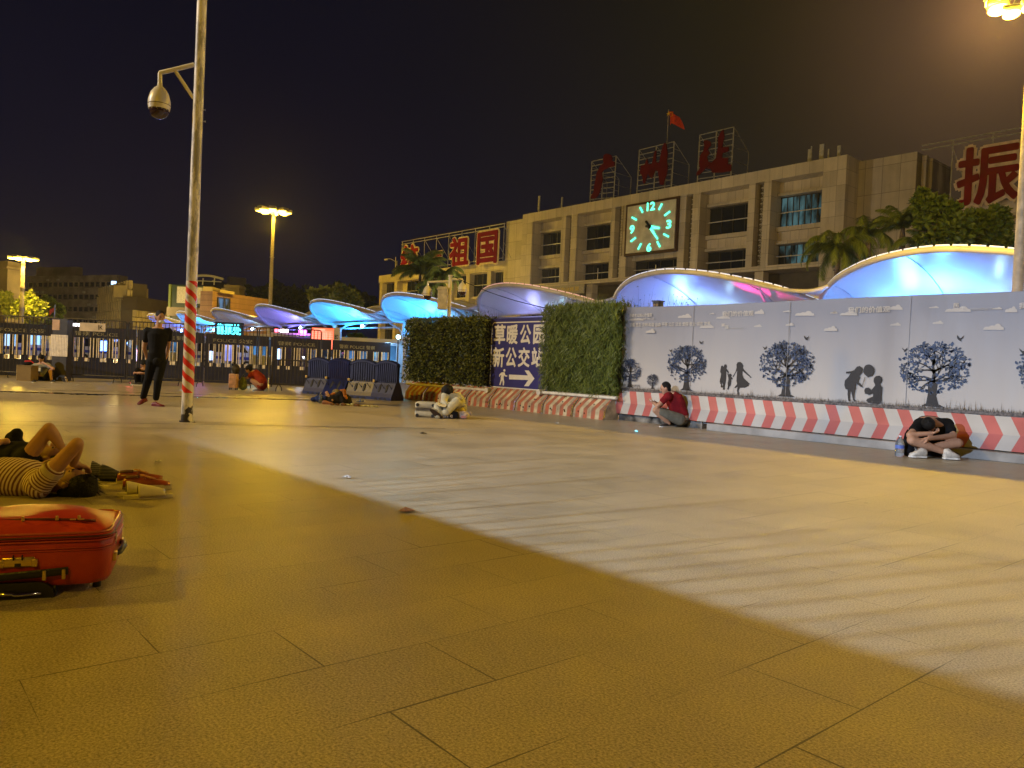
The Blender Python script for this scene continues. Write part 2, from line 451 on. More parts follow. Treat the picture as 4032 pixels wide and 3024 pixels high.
def hair_obj(par, c, R, f, u, s=1.0, vox=.008, long=0, back=.020, up=.03, extra=()):
    P = [('e', c-f*back*s+u*up*s, (.085*s, .094*s, .098*s), R), ('e', c-f*.05*s-u*.02*s, (.078*s, .055*s, .085*s), R)]+list(extra)
    return blob('hair', P, vox, HAIR, par, 3)
def shoe(par, heel, toe, m_up, m_sole, h=.075, w=.045, nm='shoe'):
    heel = Vector(heel); toe = Vector(toe); d = (toe-heel); L_ = d.length; d.normalize(); s_ = Vector((-d.y, d.x, 0)).normalized()
    up = s_.cross(d)*-1
    if up.z < 0: up = -up
    q = MB(); secs = []
    for t, ww, hh, z in ((0, .7, .75, .5), (.06, .85, 1.0, .52), (.3, .86, 1.05, .55), (.5, .9, .78, .45), (.75, 1.08, .52, .35), (.92, .9, .38, .3), (1.0, .35, .2, .25)):
        secs.append((heel+d*L_*t+up*h*z, s_*w*ww, up*h*hh*.5))
    q.loft(secs, 14); o = q.build(nm, m_up, par, smooth='all')
    q = MB(); pts = []
    for t, ww in ((0, .55), (.04, .85), (.3, .82), (.5, .86), (.75, 1.08), (.92, .88), (1.02, .4)): pts.append((heel+d*L_*t, s_*w*ww*1.06))
    P_ = [a+b for a, b in pts]+[a-b for a, b in reversed(pts)]; q.poly([p+up*.001 for p in P_], up*.022); q.build('sole', m_sole, o)
    return o
WSOLE = mat('sole_white', (.7, .68, .62), .5); BSHOE = mat('shoe_black', (.02, .02, .022), .5)
def person_px(label, D, J, skin, clothes, hair=True, head=None, vox=.009, group=None, shoes=()):
    pass
def torso_loft(pel, chest, neck, rv_, w=(.155, .15, .185, .10), dd=(.105, .10, .115, .07), bulge=None):
    """pelvis->chest->neck loft, rv_ = body right vector"""
    rv_ = rv_.normalized(); secs = []
    pts = [pel, pel.lerp(chest, .45), chest, chest.lerp(neck, .62), neck]
    if bulge is not None: pts[1] = pts[1]+bulge*.6; pts[2] = pts[2]+bulge
    ws = [w[0], w[1], w[2], w[2]*.82, .052]; ds = [dd[0], dd[1], dd[2], dd[3]*1.15, .05]
    for i, p in enumerate(pts):
        a = pts[max(0, i-1)]; b = pts[min(4, i+1)]; t = (b-a).normalized(); r_ = (rv_-t*rv_.dot(t)).normalized(); f_ = t.cross(r_)
        secs.append((p, r_*ws[i], f_*ds[i]))
    return secs
def grow(secs, k, end=None): return [(c, u*(1+k/max(u.length, .01)), v*(1+k/max(v.length, .01))) for c, u, v in secs]
# ---- 1 man in black walking, cigarette, mask under chin
def mk_walker():
    base = G(618, 1597); D = depth_of(base)
    P = lambda x, y, dd=0: AD(450+x/3.457, 1200+y/3.457, D+dd)
    t = thing('person', (base.x, base.y, 0), 'man in black v-neck shirt and trousers walking in red shoes, mask pulled under his chin', 'person')
    f = (RIGHT*.72-FWD*.72-UP*.15).normalized(); u = UP
    hc = P(628, 165, 0)
    hp, R, r, f, u = head_prims(hc, f, u, .98)
    neck = P(606, 292, .02); chest = P(600, 400, .02); pel = P(575, 770, .02); br = (RIGHT*.95+FWD*.25)
    tl = torso_loft(pel, chest, neck, br, w=(.145, .135, .18, .09), dd=(.10, .095, .105, .065))
    SL, SR_ = P(452, 352, -.02), P(742, 362, .08); EL, ER = P(408, 590, .10), P(738, 560, .22); WL, WR_ = P(450, 735, .22), P(712, 690, .28)
    HL, HR = P(510, 770, .0), P(645, 775, .05); KL, KR = P(462, 1010, -.02), P(597, 1030, -.06); AL, AR = P(395, 1275, .12), P(568, 1290, 0)
    body = hp+[('c', [(hc-u*.07-f*.02, .055), (neck-UP*.04, .06)]), ('l', tl),
      ('c', [(SL, .05), (EL, .04), (WL, .028)]), ('c', [(SR_, .05), (ER, .04), (WR_, .028)]),
      ('c', [(HL, .085), (KL, .055), (AL, .036)]), ('c', [(HR, .085), (KR, .055), (AR, .036)]), ('c', [(SL, .055), (chest, .09), (SR_, .055)])]
    body += hand_prims(WL, (WL-EL), RIGHT, 1, .5)+hand_prims(WR_, (WR_-ER), -RIGHT, -1, .5)
    b = blob('body', body, .008, SKIN, t, 2); face_bits(b, hc, R, r, f, u); hair_obj(b, hc, R, f, u, 1.0)
    sh = [('l', grow(tl[:4], .014)+[(neck-UP*.035, tl[4][1]*1.25, tl[4][2]*1.25)]), ('c', [(SL, .068), (SL.lerp(EL, .52), .062)]), ('c', [(SR_, .068), (SR_.lerp(ER, .5), .062)]), ('c', [(SL, .068), (chest, .11), (SR_, .068)]), ('l', [(pel+UP*.16, br*.155, FWD*.11), (pel-UP*.03, br*.165, FWD*.115)])]
    blob('shirt', sh, .011, BLK, t, 4)
    tr = [('c', [(HL, .10), (KL, .075), (AL+UP*.03, .058)]), ('c', [(HR, .10), (KR, .075), (AR+UP*.03, .058)]), ('e', pel, (.15, .11, .12))]
    blob('trousers', tr, .011, BLK, t, 4)
    RS = mat('shoe_red', (.13, .006, .010), .5, bump=.2)
    g1 = G(450+350/3.457, 1200+1360/3.457); g2 = G(450+520/3.457, 1200+1378/3.457)
    shoe(t, g1+RIGHT*.05+FWD*.14+UP*.07, g1-FWD*.06, RS, RS); shoe(t, g2-RIGHT*.0, g2+RIGHT*.24-FWD*.07, RS, RS)
    q = MB(); q.sph(hc+f*.075-u*.085, (.05, .05, .03), 12, 8, R); q.build('face_mask', mat('mask_blue', (.55, .62, .68), .7), t, smooth='all')
    q = MB(); q.cyl(hc+f*.10-u*.062, hc+f*.17-u*.05, .004, n=6); q.build('cigarette', mat('cigarette_paper', (.8, .78, .72), .7), t)
mk_walker()
# ---- 2 man squatting in red shirt with phone
def mk_squat():
    base = G(2640, 1680); D = depth_of(base)
    P = lambda x, y, dd=0: AD(2500+x/6.143, 1450+y/6.143, D+dd)
    t = thing('person', (base.x, base.y, 0), 'man in dark red t-shirt and grey shorts squatting by the banner with a phone', 'person')
    f = (-RIGHT*.92-UP*.38+FWD*.1).normalized(); hc = P(735, 480, .02)
    hp, R, r, f, u = head_prims(hc, f, UP, .98)
    neck = P(830, 590, .03); br = (-FWD*.9+RIGHT*.35)
    secs = []
    for (x, y, a, wv, dv) in ((1110, 1240, 75, .16, .12), (1090, 1130, 80, .155, .125), (1035, 980, 75, .165, .13), (985, 820, 60, .185, .135), (930, 700, 42, .18, .12), (860, 620, 30, .10, .075), (830, 590, 20, .06, .055)):
        ca = math.cos(rad(a)); sa = math.sin(rad(a)); secs.append((P(x, y, .02), br.normalized()*wv, (RIGHT*sa+UP*ca*.6).normalized()*dv))
    SN, SF = P(790, 690, -.14), P(880, 640, .19); EN, EF = P(545, 915, -.17), P(600, 900, .17); WN, WF = P(470, 850, -.05), P(505, 835, .05)
    HN, HF = P(1080, 1235, -.10), P(1080, 1225, .12); KN, KF = P(500, 1015, -.16), P(560, 1010, .16); AN, AF = P(820, 1335, -.12), P(900, 1325, .14)
    body = hp+[('c', [(hc-u*.06-f*.02, .055), (neck, .062)]), ('l', secs), ('c', [(SN, .055), (EN, .043), (WN, .029)]), ('c', [(SF, .055), (EF, .043), (WF, .029)]),
      ('c', [(HN, .10), (KN, .062), (KN.lerp(AN, .35), .062), (AN, .038)]), ('c', [(HF, .10), (KF, .062), (KF.lerp(AF, .35), .062), (AF, .038)]), ('c', [(SN, .07), (SF, .07)])]
    body += hand_prims(WN, (-RIGHT*.8+UP*.35+FWD*.2), UP-RIGHT*.2, 1, .6)+hand_prims(WF, (-RIGHT*.8+UP*.3-FWD*.2), UP-RIGHT*.2, -1, .6)
    b = blob('body', body, .008, SKIN, t, 2); face_bits(b, hc, R, r, f, u); hair_obj(b, hc, R, f, u, 1.0, back=.028)
    sh = [('l', grow(secs[1:6], .018)), ('c', [(SN, .075), (SN.lerp(EN, .48), .066)]), ('c', [(SF, .075), (SF.lerp(EF, .45), .064)]), ('c', [(SN, .085), (SF, .085)]), ('c', [(neck-UP*.03, .07), (P(930, 700, .02), .1)])]
    blob('shirt', sh, .010, cloth('cloth_red', (.20, .008, .012)), t, 4)
    so = [('c', [(HN, .12), (HN.lerp(KN, .78), .088)]), ('c', [(HF, .12), (HF.lerp(KF, .78), .088)]), ('e', P(1090, 1255, .01), (.16, .16, .11)), ('l', [(c, u_*1.1, v_*1.08) for c, u_, v_ in secs[:1]]+[(P(1100, 1190, .02), br.normalized()*.17, RIGHT*.13)])]
    blob('shorts', so, .010, cloth('cloth_grey_olive', (.17, .16, .12)), t, 4)
    a = G(2500+610/6.143, 1450+1425/6.143); e = G(2500+965/6.143, 1450+1412/6.143)
    shoe(t, e, a, BSHOE, WSOLE, .095); shoe(t, e+RIGHT*.09+FWD*.2, a+RIGHT*.09+FWD*.2, BSHOE, WSOLE, .095)
    ph = thing('mobile_phone', tuple(P(395, 815, .0)), 'mobile phone held by the squatting man in the red shirt', 'phone')
    q = MB(); R2 = Matrix.Rotation(rad(35), 3, 'X') @ Matrix.Rotation(rad(20), 3, 'Z'); c_ = P(400, 818, .0); ax = (RIGHT*.75-UP*.65).normalized(); q.rbox(c_, (.075, .009, .15), .004, Matrix((FWD, ax.cross(FWD), ax)).transposed()); q.build('case', BSHOE, ph)
    q = MB(); q.box(c_+(UP*.006+RIGHT*.004), (.066, .002, .13), Matrix((FWD, ax.cross(FWD), ax)).transposed()); q.build('screen', emit('phone_screen', (.9, .75, .8), 1.2), ph)
mk_squat()
# ---- 3 slumped cross-legged man
def mk_slump():
    base = G(3680, 1797); D = depth_of(base)-.08
    P = lambda x, y, dd=0: AD(3480+x/5.53, 1600+y/5.53, D+dd)
    t = thing('person', (base.x, base.y, 0), 'man in black t-shirt sitting cross-legged asleep, head bowed on his hand, white shoes', 'person')
    f = (RIGHT*.55-UP*.80-FWD*.1).normalized(); hc = P(985, 400, -.20)
    hp, R, r, f, u = head_prims(hc, f, (-FWD*.9-UP*.2-RIGHT*.3), .98)
    secs = []
    for (x, y, d_, wv, dv) in ((1060, 900, .28, .19, .13), (1060, 760, .26, .19, .14), (1060, 600, .18, .205, .15), (1065, 430, .06, .225, .145), (1060, 330, -.02, .20, .12), (1040, 330, -.10, .10, .07)):
        secs.append((P(x, y, d_), RIGHT*wv, (FWD*.75+UP*.66*(.3 if d_ > .2 else .9)).normalized()*dv))
    SL, SR_ = P(790, 400, -.02), P(1370, 400, .02); EL, ER = P(560, 625, -.26), P(1520, 640, -.16); WL, WR_ = P(1010, 590, -.30), P(960, 705, -.34)
    HL, HR = P(930, 880, .12), P(1200, 890, .12); KL, KR = P(610, 735, -.30), P(1610, 800, -.22); AL, AR = P(1290, 985, -.34), P(800, 940, -.22)
    body = hp+[('c', [(hc-u*.06-f*.03, .055), (P(1075, 350, -.08), .065)]), ('l', secs), ('c', [(SL, .06), (EL, .046), (WL, .03)]), ('c', [(SR_, .06), (ER, .046), (WR_, .03)]),
       ('c', [(HL, .10), (KL, .068), (KL.lerp(AL, .4), .062), (AL, .04)]), ('c', [(HR, .10), (KR, .068), (KR.lerp(AR, .4), .062), (AR, .04)]), ('c', [(SL, .08), (SR_, .08)])]
    body += hand_prims(WL, RIGHT*.95+UP*.25, UP, 1, .7)+hand_prims(WR_, -RIGHT-UP*.2, -UP+FWD*.3, 1, .4)
    b = blob('body', body, .009, SKIN, t, 2); face_bits(b, hc, R, r, f, u); hair_obj(b, hc, R, f, u, 1.04, back=.024, up=.035)
    sh = [('l', grow(secs[:5], .016)), ('c', [(SL, .09), (SL.lerp(EL, .55), .078)]), ('c', [(SR_, .09), (SR_.lerp(ER, .55), .08)]), ('c', [(SL, .10), (SR_, .10)])]
    blob('shirt', sh, .011, BLK, t, 4)
    so = [('c', [(HL, .115), (HL.lerp(KL, .35), .10)]), ('c', [(HR, .115), (HR.lerp(KR, .35), .10)]), ('e', P(1060, 960, .2), (.2, .18, .1))]
    blob('shorts', so, .012, BLK2, t, 4)
    WS = mat('shoe_offwhite', (.62, .58, .50), .6, var=.2, scale=20, bump=.3)
    a, e = P(1300, 1010, -.38), P(1655, 1010, -.40); a.z = e.z = .012; shoe(t, a, e, WS, WSOLE, .14, .055)
    a = P(600, 940, -.34); a.z = .01; shoe(t, a+RIGHT*.22+FWD*.02, a-RIGHT*.02, WS, WSOLE, .13, .05)
    # bag and bottle
    c_ = P(520, 800, -.1); bg_ = thing('bag', (c_.x, c_.y, 0), 'black soft bag slumped on the ground beside the man asleep', 'bag')
    blob('bag_body', [('e', Vector((c_.x, c_.y, .10)), (.10, .09, .10)), ('c', [(P(545, 610, .12), .04), (P(510, 800, .08), .075)])], .012, BLK2, bg_, 5)
    q = MB(); q.tube([P(560, 560, .1), P(520, 520, .08), P(470, 600, .05), P(450, 700, .02)], .012, 6); q.build('strap', BLK, bg_)
    g = P(345, 940, -.2); g.z = .002; bottle(g, .06, .30, 'large clear water bottle standing beside the sleeping man', True)

def bottle(g, r_, h_, label, blue=False, lay=None):
    t = thing('water_bottle', tuple(g), label, 'bottle')
    if 'bottle_clear' not in MATS:
        m = mat('bottle_clear', (.75, .82, .9), .08, var=.02, bump=0, trans=.85); m.node_tree.nodes['Principled BSDF'].inputs['IOR'].default_value = 1.25
        mat('bottle_cap', (.75, .75, .8), .4); mat('bottle_label', (.12, .2, .6), .4)
    ax = Vector((0, 0, 1)) if lay is None else Vector(lay).normalized()
    b0 = Vector(g)+(Vector((0, 0, 0)) if lay is None else Vector((0, 0, r_)))
    q = MB(); q.lathe(b0, [(r_*.85, 0), (r_, h_*.05), (r_, h_*.3), (r_*.92, h_*.34), (r_, h_*.38), (r_, h_*.62), (r_*.75, h_*.76), (r_*.35, h_*.88), (r_*.3, h_*.93)], 16, ax); q.build('bottle_body', MATS['bottle_clear'], t, smooth=True)
    q = MB(); q.lathe(b0+ax*h_*.93, [(r_*.36, 0), (r_*.36, h_*.06)], 12, ax); q.build('cap', MATS['bottle_cap'], t)
    q = MB(); q.lathe(b0+ax*h_*.38, [(r_*1.01, 0), (r_*1.01, h_*.16)], 16, ax); q.build('paper_label', MATS['bottle_label'], t, smooth=True)
    return t
mk_slump()
# ---- 4 person in white with suitcase
def mk_white():
    base = G(1775, 1645); D = depth_of(base)
    P = lambda x, y, dd=0: AD(1550+x/5.53, 1450+y/5.53, D+dd)
    t = thing('person', (base.x, base.y, 0), 'person in cream long-sleeved clothes sitting on the ground, dark hair bowed over a book', 'person')
    f = (-UP*.85-FWD*.3-RIGHT*.4).normalized(); hc = P(1165, 500, -.04)
    hp, R, r, f, u = head_prims(hc, f, (-FWD*.6+UP*.8), .95)
    secs = []
    for (x, y, d_, wv, dv) in ((1400, 940, .15, .17, .12), (1390, 820, .14, .16, .12), (1350, 680, .1, .175, .125), (1290, 580, .05, .17, .11), (1240, 530, .02, .08, .06)):
        secs.append((P(x, y, d_), (RIGHT*.75+FWD*.6).normalized()*wv, (RIGHT*.5-FWD*.5+UP*.3).normalized()*dv))
    SL, SR_ = P(1120, 610, -.06), P(1400, 610, .16); EL, ER = P(1085, 735, -.16), P(1490, 775, -.02); WL, WR_ = P(1150, 790, -.26), P(1230, 785, -.24)
    HL, HR = P(1330, 930, .05), P(1420, 950, .2); KR, AR = P(1370, 720, -.16), P(1150, 960, -.32); KL, AL = P(960, 830, -.25), P(980, 1010, -.3)
    body = hp+[('c', [(hc-u*.06-f*.02, .05), (P(1240, 560, .02), .055)]), ('l', secs), ('c', [(SL, .05), (EL, .04), (WL, .027)]), ('c', [(SR_, .05), (ER, .04), (WR_, .027)]),
       ('c', [(HR, .085), (KR, .055), (AR, .036)]), ('c', [(HL, .085), (KL, .055), (AL, .036)]), ('c', [(SL, .06), (SR_, .06)])]
    body += hand_prims(WL, RIGHT*.5-UP*.5-FWD*.3, RIGHT, -1, .5)+hand_prims(WR_, -RIGHT*.8-UP*.2, -UP, 1, .5)
    b = blob('body', body, .009, SKIN, t, 2); face_bits(b, hc, R, r, f, u, .95)
    hair_obj(b, hc, R, f, u, 1.12, back=.02, up=.02, extra=[('e', hc-f*.02+RIGHT*.05, (.06, .07, .10)), ('e', hc-f*.02-RIGHT*.07-UP*.01, (.05, .06, .09)), ('e', hc+UP*.02, (.115, .11, .10))])
    CW = cloth('cloth_cream', (.56, .53, .38), .12); CY = cloth('cloth_yellow', (.62, .50, .12), .15)
    sh = [('l', grow(secs[:4], .02)), ('c', [(SL, .075), (EL, .065), (WL, .045)]), ('c', [(SR_, .08), (ER, .075), (WR_, .045)]), ('c', [(SL, .085), (SR_, .085)])]
    blob('blouse', sh, .011, CW, t, 4)
    tr = [('c', [(HR, .10), (KR, .085), (AR+UP*.01, .08)]), ('c', [(HL, .10), (KL, .08), (AL, .085)])]
    blob('trousers', tr, .011, CW, t, 4)
    blob('skirt_panel', [('e', P(1440, 890, .0), (.075, .09, .11)), ('e', P(1470, 950, .1), (.07, .1, .07))], .012, CY, t, 4)
    DS = mat('sole_dark', (.05, .03, .02), .7)
    # raised foot: big dark sole facing the camera
    a, e = P(830, 930, -.42), P(1000, 1065, -.36); d_ = (e-a).normalized(); n_ = (-FWD*.75-RIGHT*.25-UP*.5).normalized(); s_ = d_.cross(n_).normalized()
    q = MB(); c0 = (a+e)/2; q.poly([c0+d_*.145*math.cos(k*PI/8)+s_*.052*math.sin(k*PI/8)*(1+.15*math.cos(k*PI/8)) for k in range(16)], -n_*.025); so = q.build('shoe_sole', DS, t)
    q = MB(); q.sph(c0-n_*.05, (.13, .045, .05), 14, 8, Matrix((d_, s_, n_)).transposed()); q.build('shoe', mat('shoe_cream', (.55, .5, .35), .6), t, smooth='all')
    bk = thing('magazine', tuple(P(1010, 800, -.3)), 'pale open magazine on the lap of the person in cream', 'magazine')
    q = MB(); q.add([P(890, 800, -.4), P(1120, 850, -.42), P(1180, 770, -.25), P(1000, 785, -.22)], [(0, 1, 2, 3)]); q.add([P(890, 804, -.4), P(1120, 856, -.42), P(1180, 776, -.25), P(1000, 790, -.22)], [(0, 1, 2, 3)]); q.build('pages', cloth('paper_cream', (.6, .56, .44), .05), bk, fix=False)
    # yellow shopping bag behind the magazine
    c_ = P(1000, 930, -.15); g_ = thing('shopping_bag', (c_.x, c_.y, 0), 'crumpled yellow bag between the white suitcase and the person in cream', 'bag')
    blob('bag_body', [('e', c_, (.11, .1, .10)), ('e', c_-UP*.06, (.13, .11, .07)), ('e', c_+RIGHT*.06+UP*.03, (.05, .06, .06))], .012, cloth('bag_yellow', (.55, .48, .20), .3, 14), g_, 4)
    # black bag with pale letters
    c_ = P(1210, 1000, -.22); g_ = thing('tote_bag', (c_.x, c_.y, 0), 'flat black bag with three pale letters under the raised knee', 'bag')
    blob('bag_body', [('b', Vector((c_.x, c_.y, .075)), (.33, .12, .13), Matrix((RIGHT, FWD, UP)).transposed())], .012, BLK2, g_, 5)
    q = MB()
    for k, ch in enumerate('ene'): put_text(q, ch, P(1050+k*75+(25 if k == 2 else 0), 1072, -.31), RIGHT*.055, UP*.055, .02)
    q.build('lettering', mat('letter_pale', (.5, .45, .38), .5), g_, fix=False)
    # white suitcase lying beside
    g = G(1672, 1644); c_ = Vector((g.x, g.y, .15))+FWD*.2; R3 = Matrix((RIGHT, FWD, UP)).transposed(); D2 = depth_of(c_-FWD*.16)
    ws = thing('suitcase', (c_.x, c_.y, 0), 'white hard suitcase with dark corner wheels lying beside the person in cream', 'suitcase')
    CS = mat('suitcase_white', (.58, .55, .42), .35, var=.15, scale=7)
    for z in (-.075, .075): q = MB(); q.rbox(c_+UP*z, (.40, .34, .135), .045, R3, 4); q.build('shell_half', CS, ws, smooth=40)
    q = MB(); q.rbox(c_, (.405, .345, .018), .008, R3); q.rbox(c_+UP*.03, (.403, .343, .008), .004, R3); q.rbox(c_-UP*.03, (.403, .343, .008), .004, R3); q.build('zip_band', mat('zip_grey', (.16, .14, .12), .5), ws)
    for x in (-.15, .15):
        for z in (-.115, .085):
            q = MB(); q.cyl(c_+RIGHT*x+UP*z-FWD*.165, c_+RIGHT*x+UP*z-FWD*.20, .034, .028, n=14); q.build('wheel', BSHOE, ws)
    # plastic bag
    c_ = P(1520, 1020, -.12); g_ = thing('plastic_bag', (c_.x, c_.y, 0), 'white translucent plastic bag with pink print on the ground right of the person in cream', 'bag')
    r_ = random.Random(5); pr = [('e', Vector((c_.x, c_.y, .07)), (.12, .11, .08))]
    for k in range(9): pr.append(('e', Vector((c_.x, c_.y, .06))+RIGHT*r_.uniform(-.14, .13)+FWD*r_.uniform(-.08, .08)+UP*r_.uniform(-.03, .05), (.05, .04, .045)))
    blob('bag_body', pr, .009, mat('plastic_white', (.62, .52, .46), .35, var=.3, scale=18, bump=.8, bscale=40), g_, 2)
    q = MB(); q.box(P(1520, 1060, -.26), (.09, .006, .045), Matrix((RIGHT, FWD, UP)).transposed()); q.build('pink_print', mat('pink_print', (.6, .25, .2), .5), g_)
mk_white()
# ---- 5 man seated by the fence, far left
def mk_left():
    base = G(165, 1499); D = depth_of(base)
    P = lambda x, y, dd=0: AD(x/4.424, 1250+y/4.424, D+dd)
    t = thing('person', (base.x, base.y, 0), 'man in grey t-shirt sitting by the fence, knees up, hand at his face', 'person')
    f = (-FWD*.8-UP*.5).normalized(); hc = P(715, 720, .05)
    hp, R, r, f, u = head_prims(hc, f, UP, .95)
    secs = [(P(740, 1060, .3), RIGHT*.17, FWD*.12), (P(730, 960, .28), RIGHT*.16, FWD*.12), (P(715, 870, .2), RIGHT*.19, FWD*.12), (P(710, 815, .12), RIGHT*.16, FWD*.09), (P(710, 790, .1), RIGHT*.06, FWD*.055)]
    SL, SR_ = P(585, 840, .12), P(835, 835, .12); EL, ER = P(535, 900, -.05), P(930, 895, -.10); WL, WR_ = P(660, 985, -.15), P(790, 805, -.06)
    HL, HR = P(680, 1080, .22), P(800, 1080, .22); KL, KR = P(550, 935, -.10), P(880, 935, -.1); AL, AR = P(590, 1085, -.2), P(895, 1085, -.22)
    body = hp+[('c', [(hc-u*.05-f*.03, .05), (P(710, 800, .1), .055)]), ('l', secs), ('c', [(SL, .052), (EL, .042), (WL, .028)]), ('c', [(SR_, .052), (ER, .042), (WR_, .028)]),
       ('c', [(HL, .09), (KL, .056), (AL, .036)]), ('c', [(HR, .09), (KR, .056), (AR, .036)]), ('c', [(SL, .06), (SR_, .06)])]+hand_prims(WL, RIGHT*.6-UP*.4-FWD*.3, RIGHT, 1, .5)+hand_prims(WR_, -RIGHT*.6+UP*.2, FWD, 1, .5)
    b = blob('body', body, .011, SKIN, t, 2); face_bits(b, hc, R, r, f, u, .95); hair_obj(b, hc, R, f, u, 1.03)
    GR = cloth('cloth_grey', (.30, .29, .20))
    blob('shirt', [('l', grow(secs[:4], .018)), ('c', [(SL, .075), (SL.lerp(EL, .55), .065)]), ('c', [(SR_, .075), (SR_.lerp(ER, .5), .065)]), ('c', [(SL, .08), (SR_, .08)])], .012, GR, t, 4)
    blob('shorts', [('c', [(HL, .11), (KL.lerp(HL, .15), .08)]), ('c', [(HR, .11), (KR.lerp(HR, .15), .08)]), ('e', P(740, 1080, .25), (.17, .15, .1))], .012, BLK, t, 4)
    for x in (575, 905):
        g = G((x-10)/4.424, 1250+1135/4.424); shoe(t, g+FWD*.16-RIGHT*.03, g-FWD*.05+RIGHT*.05, BSHOE, WSOLE, .08)
    q = MB(); q.box(P(680, 905, .02), (.10, .02, .11), Matrix((RIGHT, FWD, UP)).transposed()); q.build('shirt_print', mat('print_pale', (.6, .55, .35), .6), t)
    q = MB(); g = G(400/4.424, 1250+1105/4.424); R3 = Matrix((RIGHT, FWD, UP)).transposed()
    bx = thing('cardboard_box', (g.x, g.y, 0), 'brown cardboard box beside the seated man in grey', 'box'); q.box(Vector((g.x, g.y, .225))+FWD*.2, (.42, .36, .45), R3); q.build('carton', mat('cardboard', (.20, .13, .035), .8, scale=3), bx)
    q = MB(); q.box(Vector((g.x, g.y, .454))+FWD*.2, (.44, .38, .008), R3); q.box(Vector((g.x, g.y, .225))+FWD*.018-RIGHT*.2, (.02, .006, .44), R3); q.build('flap', mat('cardboard_edge', (.33, .24, .09), .8), bx)
    c_ = Vector((g.x, g.y, .52))+FWD*.18; jk = thing('jacket', tuple(c_), 'black and red jacket folded on top of the cardboard box', 'jacket')
    blob('jacket_body', [('e', c_-UP*.02, (.17, .13, .05)), ('e', c_+RIGHT*.06, (.12, .1, .05))], .012, BLK, jk, 3)
    blob('red_lining', [('c', [(c_-RIGHT*.06+UP*.05, .03), (c_+RIGHT*.08+UP*.055, .035), (c_+RIGHT*.18+UP*.01, .02)])], .01, cloth('jacket_red', (.45, .03, .03)), jk, 3)
    # sandals beside him
    for k, xx in enumerate((1095, 1150)):
        g = G(xx/4.424, 1250+1130/4.424); s_ = thing('slipper', tuple(g), ['dark slipper leaning beside the seated man in grey', 'tan slipper standing on its side beside the seated man in grey'][k], 'slipper')
        q = MB(); q.poly([g+UP*(.01+.08*(1+math.sin(i*PI/6)))+RIGHT*(.035*math.cos(i*PI/6)-.03*math.sin(i*PI/6)) for i in range(12)], FWD*.02); q.build('sole', mat('slipper_pale', (.55, .4, .2), .6) if k else BSHOE, s_)
        q = MB(); q.tube([g+UP*.10+RIGHT*-.03, g+UP*.11-FWD*.05, g+UP*.12+RIGHT*.03], .012, 5); q.build('strap', BSHOE, s_)
mk_left()
# ---- 6 dark crouching man behind the walker
def mk_dark():
    base = G(548, 1516); D = depth_of(base)
    P = lambda x, y, dd=0: AD(450+x/3.457, 1200+y/3.457, D+dd)
    t = thing('person', (base.x, base.y, 0), 'person in dark clothes squatting behind the legs of the walking man, arms on knees', 'person')
    f = (-FWD*.5-RIGHT*.6-UP*.5).normalized(); hc = P(400, 815, .1)
    hp, R, r, f, u = head_prims(hc, f, UP, .95)
    secs = [(P(400, 1030, .2), RIGHT*.16, FWD*.12), (P(395, 960, .2), RIGHT*.17, FWD*.12), (P(385, 890, .14), RIGHT*.18, FWD*.1), (P(395, 860, .1), RIGHT*.07, FWD*.06)]
    SL, SR_ = P(320, 885, .0), P(450, 890, .15); EL, ER = P(275, 935, -.15), P(440, 940, -.15); WL, WR_ = P(360, 925, -.25), P(330, 930, -.22)
    KL, KR = P(300, 965, -.15), P(400, 975, -.15); AL, AR = P(310, 1060, -.1), P(390, 1065, -.05); HL, HR = P(360, 1020, .15), P(430, 1020, .2)
    body = hp+[('c', [(hc-u*.05-f*.02, .05), (P(395, 870, .1), .055)]), ('l', secs), ('c', [(SL, .05), (EL, .042), (WL, .03)]), ('c', [(SR_, .05), (ER, .042), (WR_, .03)]), ('c', [(HL, .09), (KL, .06), (AL, .04)]), ('c', [(HR, .09), (KR, .06), (AR, .04)])]+hand_prims(WL, RIGHT, -UP, 1, .4)+hand_prims(WR_, -RIGHT, -UP, -1, .4)
    b = blob('body', body, .011, SKIN, t, 2); face_bits(b, hc, R, r, f, u, .95); hair_obj(b, hc, R, f, u, 1.03)
    blob('shirt', [('l', grow(secs[:3], .02)), ('c', [(SL, .075), (SL.lerp(EL, .6), .065)]), ('c', [(SR_, .075), (SR_.lerp(ER, .6), .065)])], .012, BLK2, t, 4)
    blob('trousers', [('c', [(HL, .11), (KL, .08), (AL, .06)]), ('c', [(HR, .11), (KR, .08), (AR, .06)])], .012, BLK, t, 4)
    g = G(450+270/3.457, 1200+1095/3.457); shoe(t, g+RIGHT*.2+FWD*.05, g-RIGHT*.08-FWD*.03, BSHOE, WSOLE, .09); shoe(t, g+RIGHT*.28+FWD*.2, g+RIGHT*.02+FWD*.15, BSHOE, WSOLE, .09)
mk_dark()
